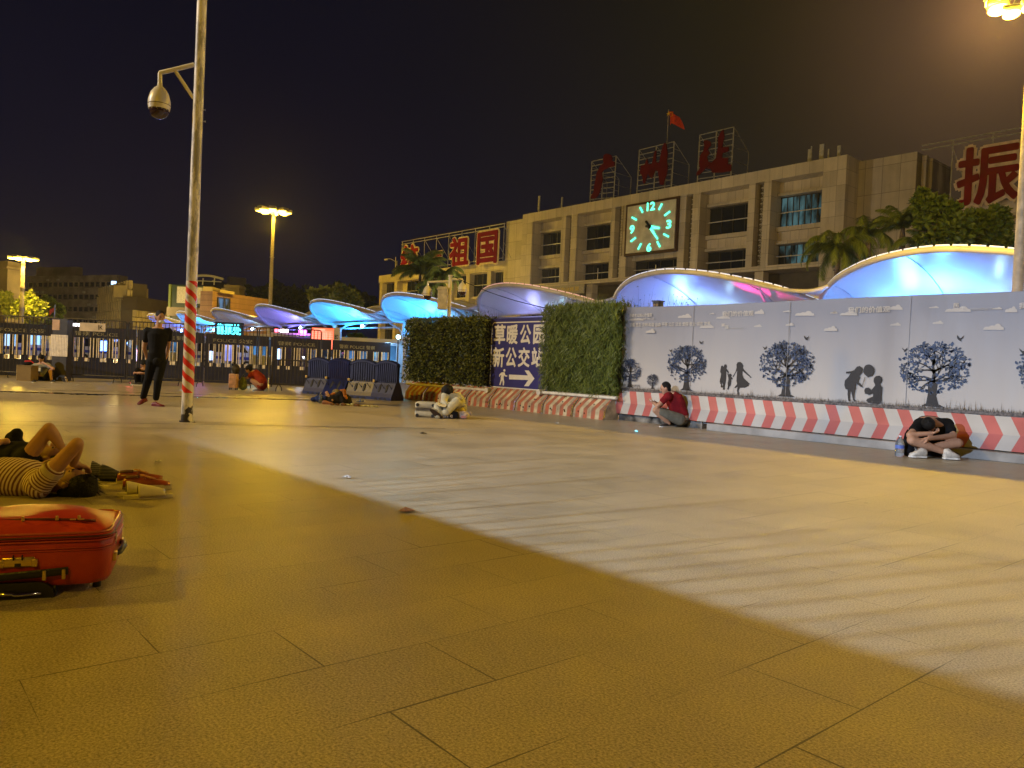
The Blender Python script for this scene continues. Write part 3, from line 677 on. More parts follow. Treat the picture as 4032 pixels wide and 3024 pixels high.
# ---- 7 woman in red dress
def mk_dress():
    base = G(1015, 1538); D = depth_of(base)
    P = lambda x, y, dd=0: AD(800+x/4.916, 1300+y/4.916, D+dd)
    t = thing('person', (base.x, base.y, 0), 'woman in rust-red dress squatting and reaching into a green bag', 'person')
    f = (-RIGHT*.75-UP*.65).normalized(); hc = P(880, 765, 0)
    hp, R, r, f, u = head_prims(hc, f, UP, .92)
    br = -FWD
    secs = []
    for (x, y, a, wv, dv) in ((1140, 1040, 60, .17, .15), (1110, 950, 55, .17, .14), (1040, 870, 45, .165, .12), (985, 820, 30, .15, .10), (940, 800, 20, .07, .06)):
        secs.append((P(x, y, .02), br*wv, (RIGHT*math.sin(rad(a))+UP*math.cos(rad(a))).normalized()*dv))
    SN, SF = P(940, 850, -.12), P(970, 840, .15); EN, EF = P(850, 925, -.15), P(870, 920, .12); WN, WF = P(750, 945, -.12), P(770, 940, .08)
    HN, HF = P(1120, 1050, -.08), P(1120, 1050, .1); KN, KF = P(945, 975, -.12), P(955, 975, .12); AN, AF = P(1060, 1120, -.1), P(1065, 1115, .12)
    body = hp+[('c', [(hc-u*.05-f*.02, .045), (P(945, 815, .02), .05)]), ('l', secs), ('c', [(SN, .045), (EN, .036), (WN, .026)]), ('c', [(SF, .045), (EF, .036), (WF, .026)]), ('c', [(HN, .095), (KN, .06), (AN, .036)]), ('c', [(HF, .095), (KF, .06), (AF, .036)])]+hand_prims(WN, -RIGHT-UP*.3, -UP, 1, .5, .9)+hand_prims(WF, -RIGHT-UP*.3, -UP, -1, .5, .9)
    b = blob('body', body, .010, SKIN, t, 2); face_bits(b, hc, R, r, f, u, .9); hair_obj(b, hc, R, f, u, 1.05, back=.03, extra=[('e', hc-f*.09, (.05, .05, .06))])
    DR = cloth('cloth_rust', (.30, .035, .012))
    blob('dress', [('l', grow(secs[:4], .02)), ('e', P(1130, 1060, .0), (.16, .18, .17)), ('c', [(SN, .07), (SN.lerp(EN, .5), .06)]), ('c', [(SF, .07), (SF.lerp(EF, .5), .06)]), ('c', [(HF, .12), (KF, .085)]), ('c', [(P(1150, 1080, 0), .11), (P(1100, 1000, 0), .14)])], .012, DR, t, 4)
    SB = mat('shoe_brown', (.09, .03, .015), .5)
    g = G(800+960/4.916, 1300+1170/4.916); shoe(t, g+RIGHT*.25, g, SB, SB, .06); shoe(t, g+RIGHT*.27+FWD*.2, g+RIGHT*.02+FWD*.2, SB, SB, .06)
    # green bag
    g = G(800+765/4.916, 1300+1160/4.916); c_ = Vector((g.x, g.y, .19)); gb = thing('carrier_bag', (g.x, g.y, 0), 'bulging green carrier bag in front of the squatting woman in red', 'bag')
    blob('bag_body', [('e', c_, (.13, .12, .19)), ('e', c_-UP*.08, (.14, .13, .11)), ('e', c_+UP*.15, (.09, .08, .06))], .012, mat('bag_green', (.13, .16, .02), .4, var=.4, scale=14, bump=.5), gb, 4)
    q = MB(); q.tube([c_+UP*.2-RIGHT*.05, c_+UP*.29, c_+UP*.2+RIGHT*.05], .008, 5); q.build('handle', MATS['bag_green'], gb)
    # pink suitcase
    g = G(800+560/4.916, 1300+1158/4.916); R3 = Matrix((RIGHT, FWD, UP)).transposed(); c_ = Vector((g.x, g.y, .27))+FWD*.1
    sc_ = thing('suitcase', (g.x, g.y, 0), 'pale pink hard suitcase standing by the fence with a dark backpack on top', 'suitcase')
    PKS = mat('suitcase_pink', (.62, .36, .22), .35, var=.25, scale=9)
    q = MB(); q.rbox(c_, (.24, .2, .42), .03, R3); 
    for k in (-.08, -.025, .03, .085): q.rbox(c_+RIGHT*k-FWD*.1, (.02, .02, .36), .006, R3)
    q.build('shell', PKS, sc_)
    q = MB()
    for k in (-.09, .09):
        for j in (-.07, .07): q.cyl(Vector((g.x, g.y, .03))+RIGHT*k+FWD*(.1+j)-RIGHT*.01, Vector((g.x, g.y, .03))+RIGHT*k+FWD*(.1+j)+RIGHT*.01, .03, n=10)
    q.build('castors', BSHOE, sc_)
    q = MB(); 
    for k in (-.06, .06): q.cyl(c_+RIGHT*k+UP*.2, c_+RIGHT*k+UP*.42, .01, n=6)
    q.cyl(c_+RIGHT*-.06+UP*.42, c_+RIGHT*.06+UP*.42, .014, n=6); q.build('pull_handle', STEEL0, sc_)
    c2 = c_+UP*.34+RIGHT*.06-FWD*.02; bp_ = thing('backpack', tuple(c2), 'dark rounded backpack resting on the pale pink suitcase', 'backpack')
    blob('pack_body', [('e', c2, (.16, .11, .155)), ('e', c2-FWD*.07-UP*.04, (.10, .06, .09))], .012, cloth('pack_dark', (.05, .04, .02), .5, 12), bp_, 4)
    q = MB(); q.tube([c2+UP*.14-RIGHT*.09, c2+UP*.20-RIGHT*.10, c2+UP*.16-RIGHT*.02], .012, 5); q.build('grab_loop', BLK, bp_)
mk_dress()
# ---- 8 sleeper under a dark cover
def mk_sleep():
    base = G(1345, 1590); D = depth_of(base)
    P = lambda x, y, dd=0: AD(1150+x/4.424, 1350+y/4.424, D+dd)
    t = thing('person', (base.x, base.y, 0), 'person curled asleep on the ground under a dark cover, knees raised, orange cloth over them', 'person')
    hc = P(690, 945, .1); f = (UP*.8-FWD*.5).normalized()
    hp, R, r, f, u = head_prims(hc, f, -RIGHT, .9)
    ch, pel = P(760, 980, .15), P(900, 1010, .2); K1, K2 = P(885, 850, .05), P(800, 870, .3); A1, A2 = P(960, 1010, .0), P(900, 1030, .3)
    secs = [(hc+RIGHT*.12-UP*.02, UP*.05, FWD*.055), (ch-RIGHT*.03, UP*.10, FWD*.17), (ch, UP*.10, FWD*.17), (pel, UP*.10, FWD*.16)]
    body = hp+[('l', secs), ('c', [(pel, .09), (K1, .06), (A1, .038)]), ('c', [(pel+FWD*.1, .09), (K2, .06), (A2, .038)]), ('c', [(ch-FWD*.15, .05), (P(700, 1000, -.1), .04), (P(640, 930, -.05), .028)])]+hand_prims(P(640, 930, -.05), -RIGHT*.4+UP*.6, FWD, 1, .5)
    b = blob('body', body, .011, SKIN, t, 2); hair_obj(b, hc, R, f, u, 1.0)
    cv = [('c', [(P(690, 1000, -.02), .12), (P(800, 990, .05), .15), (P(930, 1000, .1), .15), (P(1000, 1040, .1), .07)]), ('c', [(P(780, 960, .0), .09), (P(850, 880, -.02), .075), (P(900, 1000, 0), .1)]), ('c', [(P(900, 940, 0), .06), (P(985, 1040, 0), .05)])]
    blob('cover', cv, .012, cloth('cover_dark', (.022, .02, .02), .4), t, 4)
    blob('orange_cloth', [('c', [(P(850, 835, -.02), .035), (P(905, 835, -.05), .045), (P(925, 920, -.07), .04), (P(950, 965, -.06), .03)]), ('c', [(P(640, 930, 0), .03), (P(700, 905, 0), .045), (P(760, 880, .05), .05)])], .009, cloth('cloth_orange', (.45, .17, .04), .4, 14), t, 3)
    blob('cap', [('e', P(770, 865, .1), (.11, .10, .085))], .01, cloth('cap_grey', (.22, .19, .12)), t, 3)
    g = G(1150+620/4.424, 1350+1072/4.424); SB = mat('shoe_tan', (.26, .11, .05), .5)
    s_ = shoe(None, g-RIGHT*.12, g+RIGHT*.14, SB, SB, .085, .05); tag(s_, 'brown shoe lying in front of the sleeper by the plastic barriers', 'shoe')
    g = G(1150+490/4.424, 1350+1050/4.424); bottle(g, .035, .24, 'clear plastic bottle standing beside the sleeper by the plastic barriers')
    g = G(1150+1120/4.424, 1350+1030/4.424); bottle(g, .035, .23, 'clear plastic bottle lying on the ground in front of the blue barriers', lay=RIGHT*.95-FWD*.2)
    c_ = P(480, 1000, .1); bb = thing('bag', (c_.x, c_.y, 0), 'blue soft bag lying behind the standing bottle, left of the sleeper', 'bag')
    blob('bag_body', [('e', Vector((c_.x, c_.y, .09)), (.15, .12, .09)), ('e', Vector((c_.x, c_.y, .10))+RIGHT*.14, (.1, .1, .1)), ('e', Vector((c_.x, c_.y, .07))-RIGHT*.12, (.09, .1, .06))], .012, cloth('bag_blue', (.03, .05, .18), .4, 14), bb, 3)
    q = MB(); q.tube([Vector((c_.x, c_.y, .17))-RIGHT*.05, Vector((c_.x, c_.y, .24)), Vector((c_.x, c_.y, .17))+RIGHT*.1], .012, 5); q.build('strap', MATS['bag_blue'], bb)
    c_ = G(1150+960/4.424, 1350+1095/4.424); cp = thing('clothes_pile', tuple(c_), 'heap of brown and cream clothing scraps in front of the sleeper', 'clothes')
    r_ = random.Random(2); pr = []; pr2 = []
    for k in range(12): (pr if k % 2 else pr2).append(('e', c_+RIGHT*r_.uniform(-.35, .25)+FWD*r_.uniform(-.05, .08)+UP*.02, (r_.uniform(.05, .1), .05, r_.uniform(.02, .045))))
    for k in range(5): pr2.append(('e', c_+RIGHT*(.3+k*.09)+UP*.015, (.06, .04, .02)))
    blob('brown_cloth', pr, .009, cloth('scrap_brown', (.16, .08, .03), .4, 20), cp, 2); blob('cream_cloth', pr2, .009, cloth('scrap_cream', (.45, .42, .18), .3, 20), cp, 2)
mk_sleep()
# ---- 9, 10 the two people lying in the foreground
def mk_lying():
    P = lambda x, y, D: AD(x/4.6075, 1640+y/4.6075, D)
    # A: striped shirt, near
    DA = 5.25
    t = thing('person', tuple(G(200, 1950)), 'person in brown and white striped shirt lying on their back in the foreground, elbow raised', 'person')
    m, nt, b = newmat('cloth_striped'); N, L = nt.nodes, nt.links
    tc = N.new('ShaderNodeUVMap') if False else N.new('ShaderNodeNewGeometry')
    wv = N.new('ShaderNodeTexWave'); wv.wave_type = 'BANDS'; wv.bands_direction = 'X'; wv.inputs['Scale'].default_value = 13.5; wv.inputs['Distortion'].default_value = 1.1; wv.inputs['Detail'].default_value = 1; wv.inputs['Detail Scale'].default_value = .25
    at = N.new('ShaderNodeAttribute'); at.attribute_name = 'along'; L.new(at.outputs['Vector'], wv.inputs['Vector'])
    r_ = N.new('ShaderNodeValToRGB'); r_.color_ramp.interpolation = 'EASE'; r_.color_ramp.elements[0].position = .40; r_.color_ramp.elements[0].color = (.16, .06, .03, 1); r_.color_ramp.elements[1].position = .52; r_.color_ramp.elements[1].color = (.62, .50, .38, 1)
    L.new(wv.outputs[0], r_.inputs[0]); L.new(r_.outputs[0], b.inputs['Base Color']); b.inputs['Roughness'].default_value = .85
    STR = m
    hc = P(1330, 1210, DA); f = (UP*.9-RIGHT*.25+FWD*.1).normalized(); uh = (RIGHT*.97+UP*.12)
    hp, R, r, f, u = head_prims(hc, f, uh, 1.0)
    neck = P(950, 1230, DA+.02); SN = P(700, 1260, DA-.14); SF = P(640, 1020, DA+.22)
    EN = P(1400, 490, DA-.22); WN = P(1330, 850, DA-.02); EF = P(1150, 780, DA+.35); WF = P(1250, 900, DA+.12)
    rows = [(900, 1225, .06, .055), (760, 1200, .13, .09), (560, 1140, .185, .12), (300, 1110, .19, .125), (0, 1100, .18, .125), (-500, 1150, .165, .115), (-1000, 1180, .165, .105)]
    secs = [(P(x, y, DA+.03), FWD*w_, UP*h_) for x, y, w_, h_ in rows]
    body = hp+[('c', [(hc-u*.06, .055), (neck, .058)]), ('l', secs), ('c', [(SN, .058), (SN.lerp(EN, .5), .052), (EN, .040), (EN.lerp(WN, .3), .042), (WN, .028)]), ('c', [(SF, .055), (EF, .042), (WF, .028)]),
       ('c', [(P(-1000, 1180, DA-.05), .09), (P(-1700, 1150, DA-.08), .06), (P(-2400, 1200, DA-.08), .04)]), ('c', [(P(-1000, 1180, DA+.12), .09), (P(-1700, 1150, DA+.15), .06), (P(-2400, 1200, DA+.15), .04)])]
    body += hand_prims(WN, (RIGHT*.2-UP*.15+FWD*.4), -UP+FWD*.2, 1, .45)+hand_prims(WF, (RIGHT*.5-FWD*.4), -UP, -1, .4)
    bd = blob('body', body, .0065, SKIN, t, 3); face_bits(bd, hc, R, r, f, u)
    hair_obj(bd, hc, R, f, u, 1.08, vox=.007, back=.035, up=.035, extra=[('e', hc+u*.08-f*.05, (.085, .085, .07), R), ('e', hc+u*.10-f*.02, (.06, .06, .06), R)])
    # loose strands at the crown
    q = MB(); rr = random.Random(4)
    for k in range(260):
        a = rr.uniform(0, 2*PI); e_ = rr.uniform(-.6, 1.2); d0 = (u*math.sin(e_)+(r*math.cos(a)+f*math.sin(a))*math.cos(e_)); d0 = d0-f*.3
        if d0.dot(f) > .4: continue
        p = hc-f*.03+u*.04+d0.normalized()*.09; ln = rr.uniform(.03, .085); d1 = (d0+rv3(rr)*.5).normalized(); q.tube([p, p+d1*ln*.5+rv3(rr)*.006, p+d1*ln+UP*-.02*rr.random()], [.0018, .0014, .0006], 3, caps=False)
    q.build('hair_strands', HAIR, bd)['kind'] = 'stuff'
    shp = [('l', grow(secs[1:], .012)), ('c', [(SN+UP*.0, .075), (SN.lerp(EN, .22), .076), (SN.lerp(EN, .36), .072)]), ('c', [(SN, .085), (secs[2][0], .1)])]
    so = blob('striped_shirt', shp, .009, STR, t, 3)
    me = so.data; at_ = me.attributes.new('along', 'FLOAT_VECTOR', 'POINT'); dS = (EN-SN).normalized(); og = Vector(t['_org'])
    vals = []
    for v_ in me.vertices:
        p = v_.co+og; s1 = (p-SN).dot(dS)
        if s1 > .02 and (p-SN).cross(dS).length < .12: vals += [s1+.0, 0, 0]
        else: vals += [-(p-SN).dot(RIGHT)*.9+(p.z)*.25, 0, 0]
    at_.data.foreach_set('vector', vals)
    # cuff
    q = MB(); c_ = SN.lerp(EN, .36); q.cyl(c_-dS*.012, c_+dS*.028, .073, .071, n=20, caps=False); q.build('cuff', mat('cuff_cream', (.60, .50, .36), .8), t, smooth=True)
    # thin quilt underneath
    q = MB(); g0 = G(305, 1952); 
    def QP(i, j): 
        p = Vector((g0.x, g0.y, 0))-RIGHT*(i*.12)+FWD*(j*.09); p.z = .018+.012*math.sin(i*2.1+j)*math.sin(j*1.7)+(.0 if 0 < j < 6 and i > 0 else -.012); return p
    q.grid(QP, 14, 6); mt = q.build('sleeping_mat', cloth('mat_pale', (.50, .44, .26), .3, 12), None, smooth='all', fix=False); tag(mt, 'thin pale quilt under the person in the striped shirt', 'mat')
    # B: dark shirt, behind
    DB = 6.15
    t2 = thing('person', tuple(G(120, 1850)), 'person in black lying behind the striped shirt, bare elbow pointing up', 'person')
    hc = P(960, 740, DB); f = (UP*.95+RIGHT*.1).normalized(); hp, R, r, f, u = head_prims(hc, f, RIGHT, .98)
    SN = P(480, 780, DB-.14); EN = P(890, 215, DB-.2); WN = P(1120, 560, DB-.12); SF = P(480, 700, DB+.2); EF = P(60, 480, DB+.1); WF = P(110, 450, DB-.05)
    rows = [(760, 770, .06, .055), (600, 780, .14, .09), (400, 760, .185, .12), (100, 750, .19, .12), (-400, 770, .18, .12), (-1000, 800, .17, .11)]
    secs = [(P(x, y, DB+.03), FWD*w_, UP*h_) for x, y, w_, h_ in rows]
    body = hp+[('c', [(hc-u*.06, .055), (P(760, 770, DB), .058)]), ('l', secs), ('c', [(SN, .062), (SN.lerp(EN, .5), .058), (EN, .045), (EN.lerp(WN, .35), .047), (WN, .03)]), ('c', [(SF, .055), (P(150, 620, DB+.28), .042), (WF, .028)]),
       ('c', [(P(-1000, 800, DB), .1), (P(-1900, 800, DB), .06), (P(-2700, 850, DB), .04)])]
    body += hand_prims(WN, (RIGHT*.3-UP*.5), -UP+FWD*.3, 1, .5)+hand_prims(WF, (-RIGHT*.6-UP*.2-FWD*.2), -UP, 1, .5, 1.05)
    bd = blob('body', body, .007, SKIN, t2, 3); face_bits(bd, hc, R, r, f, u); hair_obj(bd, hc, R, f, u, 1.03, vox=.008, back=.035)
    blob('black_shirt', [('l', grow(secs[1:], .015)), ('c', [(SN, .08), (SN.lerp(EN, .12), .078)]), ('c', [(SF, .085), (P(300, 560, DB+.25), .075), (P(230, 400, DB+.22), .06)]), ('c', [(P(280, 420, DB+.2), .055), (P(345, 250, DB+.2), .018)]), ('c', [(P(140, 340, DB+.22), .015), (P(300, 320, DB+.2), .05)]), ('c', [(SN, .09), (secs[2][0], .11)])], .009, BLK2, t2, 3)
def rv3(r): return Vector((r.gauss(0, 1), r.gauss(0, 1), r.gauss(0, 1))).normalized()
mk_lying()
# ================================================================== STATION
def tiles_mat(name, col, sx, sz, gap=.02, rough=.55, dark=.35):
    """cladding panels: grid of joints in X and Z, slight tone change per panel"""
    if name in MATS: return MATS[name]
    m, nt, b = newmat(name); N, L = nt.nodes, nt.links
    g = N.new('ShaderNodeNewGeometry'); s = N.new('ShaderNodeSeparateXYZ'); L.new(g.outputs['Position'], s.inputs[0])
    def M(op, a, c=None):
        q = N.new('ShaderNodeMath'); q.operation = op
        for i, x in enumerate((a, c)):
            if x is None: continue
            if isinstance(x, (int, float)): q.inputs[i].default_value = x
            else: L.new(x, q.inputs[i])
        return q.outputs[0]
    hx = M('ADD', s.outputs[0], s.outputs[1])
    u = M('DIVIDE', M('ADD', hx, 500), sx); v = M('DIVIDE', M('ADD', s.outputs[2], 50), sz)
    cu, cv = M('FLOOR', u), M('FLOOR', v)
    fu, fv = M('SUBTRACT', u, cu), M('SUBTRACT', v, cv)
    j = M('MAXIMUM', M('LESS_THAN', fu, gap/sx), M('LESS_THAN', fv, gap/sz))
    cb = N.new('ShaderNodeCombineXYZ'); L.new(cu, cb.inputs[0]); L.new(cv, cb.inputs[1])
    wn = N.new('ShaderNodeTexWhiteNoise'); wn.noise_dimensions = '2D'; L.new(cb.outputs[0], wn.inputs['Vector'])
    no = N.new('ShaderNodeTexNoise'); no.inputs['Scale'].default_value = .8; no.inputs['Detail'].default_value = 5; L.new(g.outputs['Position'], no.inputs['Vector'])
    st = N.new('ShaderNodeMapping'); st.inputs['Scale'].default_value = (3, 3, .25); L.new(g.outputs['Position'], st.inputs[0])
    n2 = N.new('ShaderNodeTexNoise'); n2.inputs['Scale'].default_value = 1; n2.inputs['Detail'].default_value = 4; L.new(st.outputs[0], n2.inputs['Vector'])
    t = M('ADD', M('MULTIPLY', wn.outputs['Value'], .3), M('ADD', M('MULTIPLY', no.outputs[0], .4), M('MULTIPLY', n2.outputs[0], .5)))
    r = N.new('ShaderNodeValToRGB'); L.new(t, r.inputs[0])
    r.color_ramp.elements[0].position = .3; r.color_ramp.elements[0].color = (*[c*.68 for c in col], 1)
    r.color_ramp.elements[1].position = .85; r.color_ramp.elements[1].color = (*[min(1, c*1.12) for c in col], 1)
    mx = N.new('ShaderNodeMix'); mx.data_type = 'RGBA'; L.new(M('MULTIPLY', j, .8), mx.inputs[0]); L.new(r.outputs[0], mx.inputs[6]); mx.inputs[7].default_value = (*[c*dark for c in col], 1)
    L.new(mx.outputs[2], b.inputs['Base Color']); b.inputs['Roughness'].default_value = rough
    bp = N.new('ShaderNodeBump'); bp.inputs['Strength'].default_value = .5; bp.inputs['Distance'].default_value = .02
    L.new(M('SUBTRACT', 1.0, j), bp.inputs['Height']); L.new(bp.outputs[0], b.inputs['Normal'])
    MATS[name] = m
    return m
STONE = tiles_mat('station_cladding', (.56, .51, .42), 1.42, 1.45, .035)
STONE2 = tiles_mat('station_spandrel', (.60, .54, .44), .95, 30, .04)
PANEL = tiles_mat('station_side_panels', (.54, .49, .40), 1.62, 2.55, .05)
GLS = glass('station_glass')
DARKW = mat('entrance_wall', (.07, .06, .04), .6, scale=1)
STEEL = mat('galvanised_steel', (.42, .42, .40), .45, metal=.3, scale=4)
BRONZE = mat('lattice_metal', (.13, .11, .07), .5, scale=3)
LATT = mat('lattice_light', (.62, .60, .52), .5, scale=3)
SILV = mat('rail_silver', (.75, .75, .72), .3, metal=.2, scale=2)
def lit_glass(name, col, s, sx=1.0):
    m, nt, b = newmat(name); N, L = nt.nodes, nt.links
    g = N.new('ShaderNodeNewGeometry'); mp = N.new('ShaderNodeMapping'); mp.inputs['Scale'].default_value = (sx, sx, .35); L.new(g.outputs['Position'], mp.inputs[0])
    no = N.new('ShaderNodeTexNoise'); no.inputs['Scale'].default_value = 1.2; no.inputs['Detail'].default_value = 3; L.new(mp.outputs[0], no.inputs['Vector'])
    r = N.new('ShaderNodeValToRGB'); L.new(no.outputs[0], r.inputs[0]); r.color_ramp.elements[0].position = .42; r.color_ramp.elements[0].color = (0, 0, 0, 1)
    r.color_ramp.elements[1].position = .66; r.color_ramp.elements[1].color = (*col, 1)
    b.inputs['Base Color'].default_value = (.02, .03, .03, 1); b.inputs['Roughness'].default_value = .08
    L.new(r.outputs[0], b.inputs['Emission Color']); b.inputs['Emission Strength'].default_value = s
    return m
LITG = lit_glass('lit_office_glass', (.10, .22, .24), .55)
st = thing('station_building', (-60, 70, 0), 'long stone-clad railway station block with a green clock between its window bays', 'building')
ZT, ZP, ZB0 = 22.4, 21.2, 12.6
WX = [(-78.75, -73.3), (-70.4, -64.6), (-61.9, -54.3), (-51.5, -45.5), (-42.9, -37.5)]
LX = [(-72.5, -71.45), (-63.95, -62.95), (-53.4, -52.5), (-44.75, -43.75)]
mb = MB()
mb.ab((-81.1, 70, ZP), (-36.7, 76, ZT))                    # parapet band
mb.build('parapet', STONE, st)
mb = MB()
mb.ab((-81.1, 69.95, 12.1), (-36.7, 76, ZB0-.02))
mb.build('cornice', STONE, st)
# piers
px = [(-81.1, -79.0)]+[(a-.02, b) for a, b in ((-73.3, -72.5), (-71.45, -70.42))]+[(-64.6, -63.95), (-62.95, -61.92), (-54.3, -53.4), (-52.5, -51.52), (-45.5, -44.75), (-43.75, -42.92), (-37.5, -36.72)]
for i, (a, b) in enumerate(px):
    q = MB()
    q.ab((a, 70.02 if i else 70.0, ZB0), (b, 72.5, ZP-.01))
    q.build('pilaster', STONE, st)
mb = MB(); mb.ab((-81.0, 73.0, 12.2), (-36.8, 76, 21.3)); mb.build('back_wall', STONE, st)
for a, b in LX:
    q = MB(); q.ab((a, 70.9, ZB0), (b, 71.0, ZP-.01))
    o = q.build('lattice_panel', BRONZE, st)
    q = MB(); n = 16; h = (ZP-ZB0)/n; xm = (a+b)/2
    for k in range(n):
        z = ZB0+k*h+.1; w_ = (b-a)*.34
        q.box((xm+w_*.75, 70.85, z+h/2), (.06, .08, h)); q.box((xm, 70.84, z), (w_*1.9, .08, .06))
        q.tube([(xm-w_, 70.84, z+.05), (xm-w_*.2, 70.84, z+.1), (xm+.02, 70.84, z+h*.45), (xm-w_*.5, 70.84, z+h*.62), (xm-w_*.1, 70.84, z+h)], .035, 4)
    g = q.build('grille', LATT, o)
for i, (a, b) in enumerate(WX):
    rows = [(16.6, 19.75), (12.62, 14.85)]
    if i == 2: rows = [(12.62, 14.6)]
    for (z0, z1) in rows:
        q = MB(); q.ab((a+.02, 72.0, z0+.01), (b-.02, 72.1, z1-.01)); pane = q.build('window', LITG if i == 4 else GLS, st)
        q = MB()
        nm = 4 if i != 4 else 8
        for k in range(nm+1):
            x = a+.08+(b-a-.16)*k/nm; q.ab((x-.04, 71.9, z0), (x+.04, 71.995, z1))
        q.ab((a, 71.88, z1-.1), (b, 71.99, z1))
        q.build('window_frame', mat('frame_dark', (.05, .05, .05), .4), pane)
        q = MB(); q.cyl((a+.02, 71.55, (z0+z1)/2-.1), (b-.02, 71.55, (z0+z1)/2-.1), .055, n=6)
        if z0 < 13 and i in (1, 2): q.cyl((a+(b-a)*.45, 71.5, z0+.2), (a+(b-a)*.45, 71.5, z1-.6), .05, n=6)
        q.build('handrail', SILV, pane)
        q = MB(); q.ab((a+.02, 71.2, z1), (b-.02, 72.4, z1+.32)); q.build('lintel', STONE, st)
        if z0 > 15:
            q = MB(); q.ab((a+.02, 71.2, z0-.45), (b-.02, 72.4, z0)); q.build('window_sill', STONE, st)
    if i != 2:
        q = MB(); q.ab((a, 71.6, 15.17), (b, 72.5, 16.15)); q.build('spandrel', STONE2, st)
        q = MB(); q.ab((a, 71.6, 20.07), (b, 72.5, 21.19)); q.build('spandrel', STONE2, st)
    else:
        q = MB(); q.ab((a, 71.3, 14.92), (b, 72.5, 21.19)); q.build('spandrel', STONE, st)
# side blocks
q = MB(); q.ab((-84.95, 70.3, 0), (-81.12, 78, 21.9)); q.build('side_wall', PANEL, st)
q = MB(); q.ab((-36.7, 70.0, 9.2), (-35.2, 76, ZT-.01)); q.build('corner_pier', STONE, st)
q = MB(); q.ab((-35.19, 72.4, 9.2), (-29.9, 78, 22.2)); q.build('side_wall', PANEL, st)
q = MB(); q.ab((-29.88, 73.6, 9.2), (-29.0, 78, 21.7)); q.ab((-29.7, 73.0, 9), (-29.3, 73.58, 21.9)); q.build('rear_wall', PANEL, st)
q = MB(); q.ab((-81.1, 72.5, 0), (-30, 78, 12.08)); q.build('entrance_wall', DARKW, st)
q = MB()
for x in (-76, -68, -60, -52, -44, -37): q.ab((x-.5, 70.3, 0), (x+.5, 71.3, 12.08))
q.build('entrance_columns', STONE, st)['kind'] = 'stuff'
st.children[-1].name = 'entrance_colonnade'
# small name board over the hall doors
q = MB(); a = AY(2150, 1118, 69.6); b = AY(2303, 1117, 69.6)
q.ab((a.x, 69.5, 10.9), (b.x, 69.65, 12.05)); o = q.build('name_board', mat('board_grey', (.32, .31, .30), .5), st)
q = MB(); put_text(q, '广州车站售票', (a.x+1.2, 69.48, 11.2), ((b.x-a.x)-2.0, 0, 0), (0, 0, .6), .02); q.build('lettering', mat('letter_gold', (.55, .42, .12), .4), o)
# round street-lamp reflection lamp standing before bay two
# clock ---------------------------------------------------------
TEAL = emit('clock_teal', (.01, .85, .50), 2.3)
cl = thing('station_clock', (-58.2, 69.6, 15.2), 'square station clock with glowing teal numerals, ticks and hands', 'clock')
q = MB(); q.ab((-62.0, 69.75, 15.0), (-54.2, 69.98, 21.15)); q.build('frame', mat('clock_frame', (.06, .03, .02), .4), cl)
FACE = mat('clock_face', (.60, .60, .54), .5, scale=.8)
q = MB(); q.ab((-61.6, 69.6, 15.3), (-54.5, 69.74, 20.85)); q.build('face', FACE, cl)
cx, cz, R0 = -58.05, 18.1, 2.5
zs = 1.0
for s_, (dx, dz) in {'12': (0, 1), '3': (1.08, 0), '6': (0, -1), '9': (-1.08, 0)}.items():
    w_ = 1.25 if s_ == '12' else .68; hh = 1.0
    q = MB(); put_text(q, s_, (cx+dx*R0-w_/2, 69.57, cz+dz*R0*.95-hh/2), (w_, 0, 0), (0, 0, hh), .035); q.build('numeral', TEAL, cl)
for k in range(12):
    if k % 3 == 0: continue
    a = PI/2-k*PI/6; ca, sa = math.cos(a), math.sin(a)
    q = MB(); r1, r2 = R0*.84*1.05, R0*1.16*1.03
    q.cyl((cx+ca*r1*1.08, 69.56, cz+sa*r1*.95), (cx+ca*r2*1.08, 69.56, cz+sa*r2*.95), .11, n=6); q.build('hour_mark', TEAL, cl)
def hand(name, ang, ln, wd, m):
    a = rad(90-ang); q = MB(); d = Vector((math.cos(a), 0, math.sin(a))); s_ = Vector((-d.z, 0, d.x))
    c0 = Vector((cx, 69.53, cz)); q.poly([c0-s_*wd, c0+d*ln-s_*wd*.6, c0+d*ln+s_*wd*.6, c0+s_*wd], (0, -.03, 0)); q.build(name, m, cl)
hand('hour_hand', 102, 1.5, .2, TEAL); hand('minute_hand', 141, 2.0, .16, TEAL)
q = MB(); q.cyl((cx, 69.45, cz), (cx, 69.56, cz), .26, n=12)
for ang, ln in ((102, -.55), (141, -.9)):
    a = rad(90-ang); q.cyl((cx, 69.5, cz), (cx+math.cos(a)*ln, 69.5, cz+math.sin(a)*ln), .15, n=6)
q.build('counterweight', mat('clock_black', (.01, .02, .02), .3), cl)
q = MB(); 
for x in (-62.75, -62.35): q.cyl((x, 69.7, 15.1), (x, 69.7, 21.1), .03, n=5)
for k in range(18): q.cyl((-62.75, 69.7, 15.2+k*.33), (-62.35, 69.7, 15.2+k*.33), .02, n=4)
q.build('ladder', BRONZE, cl)
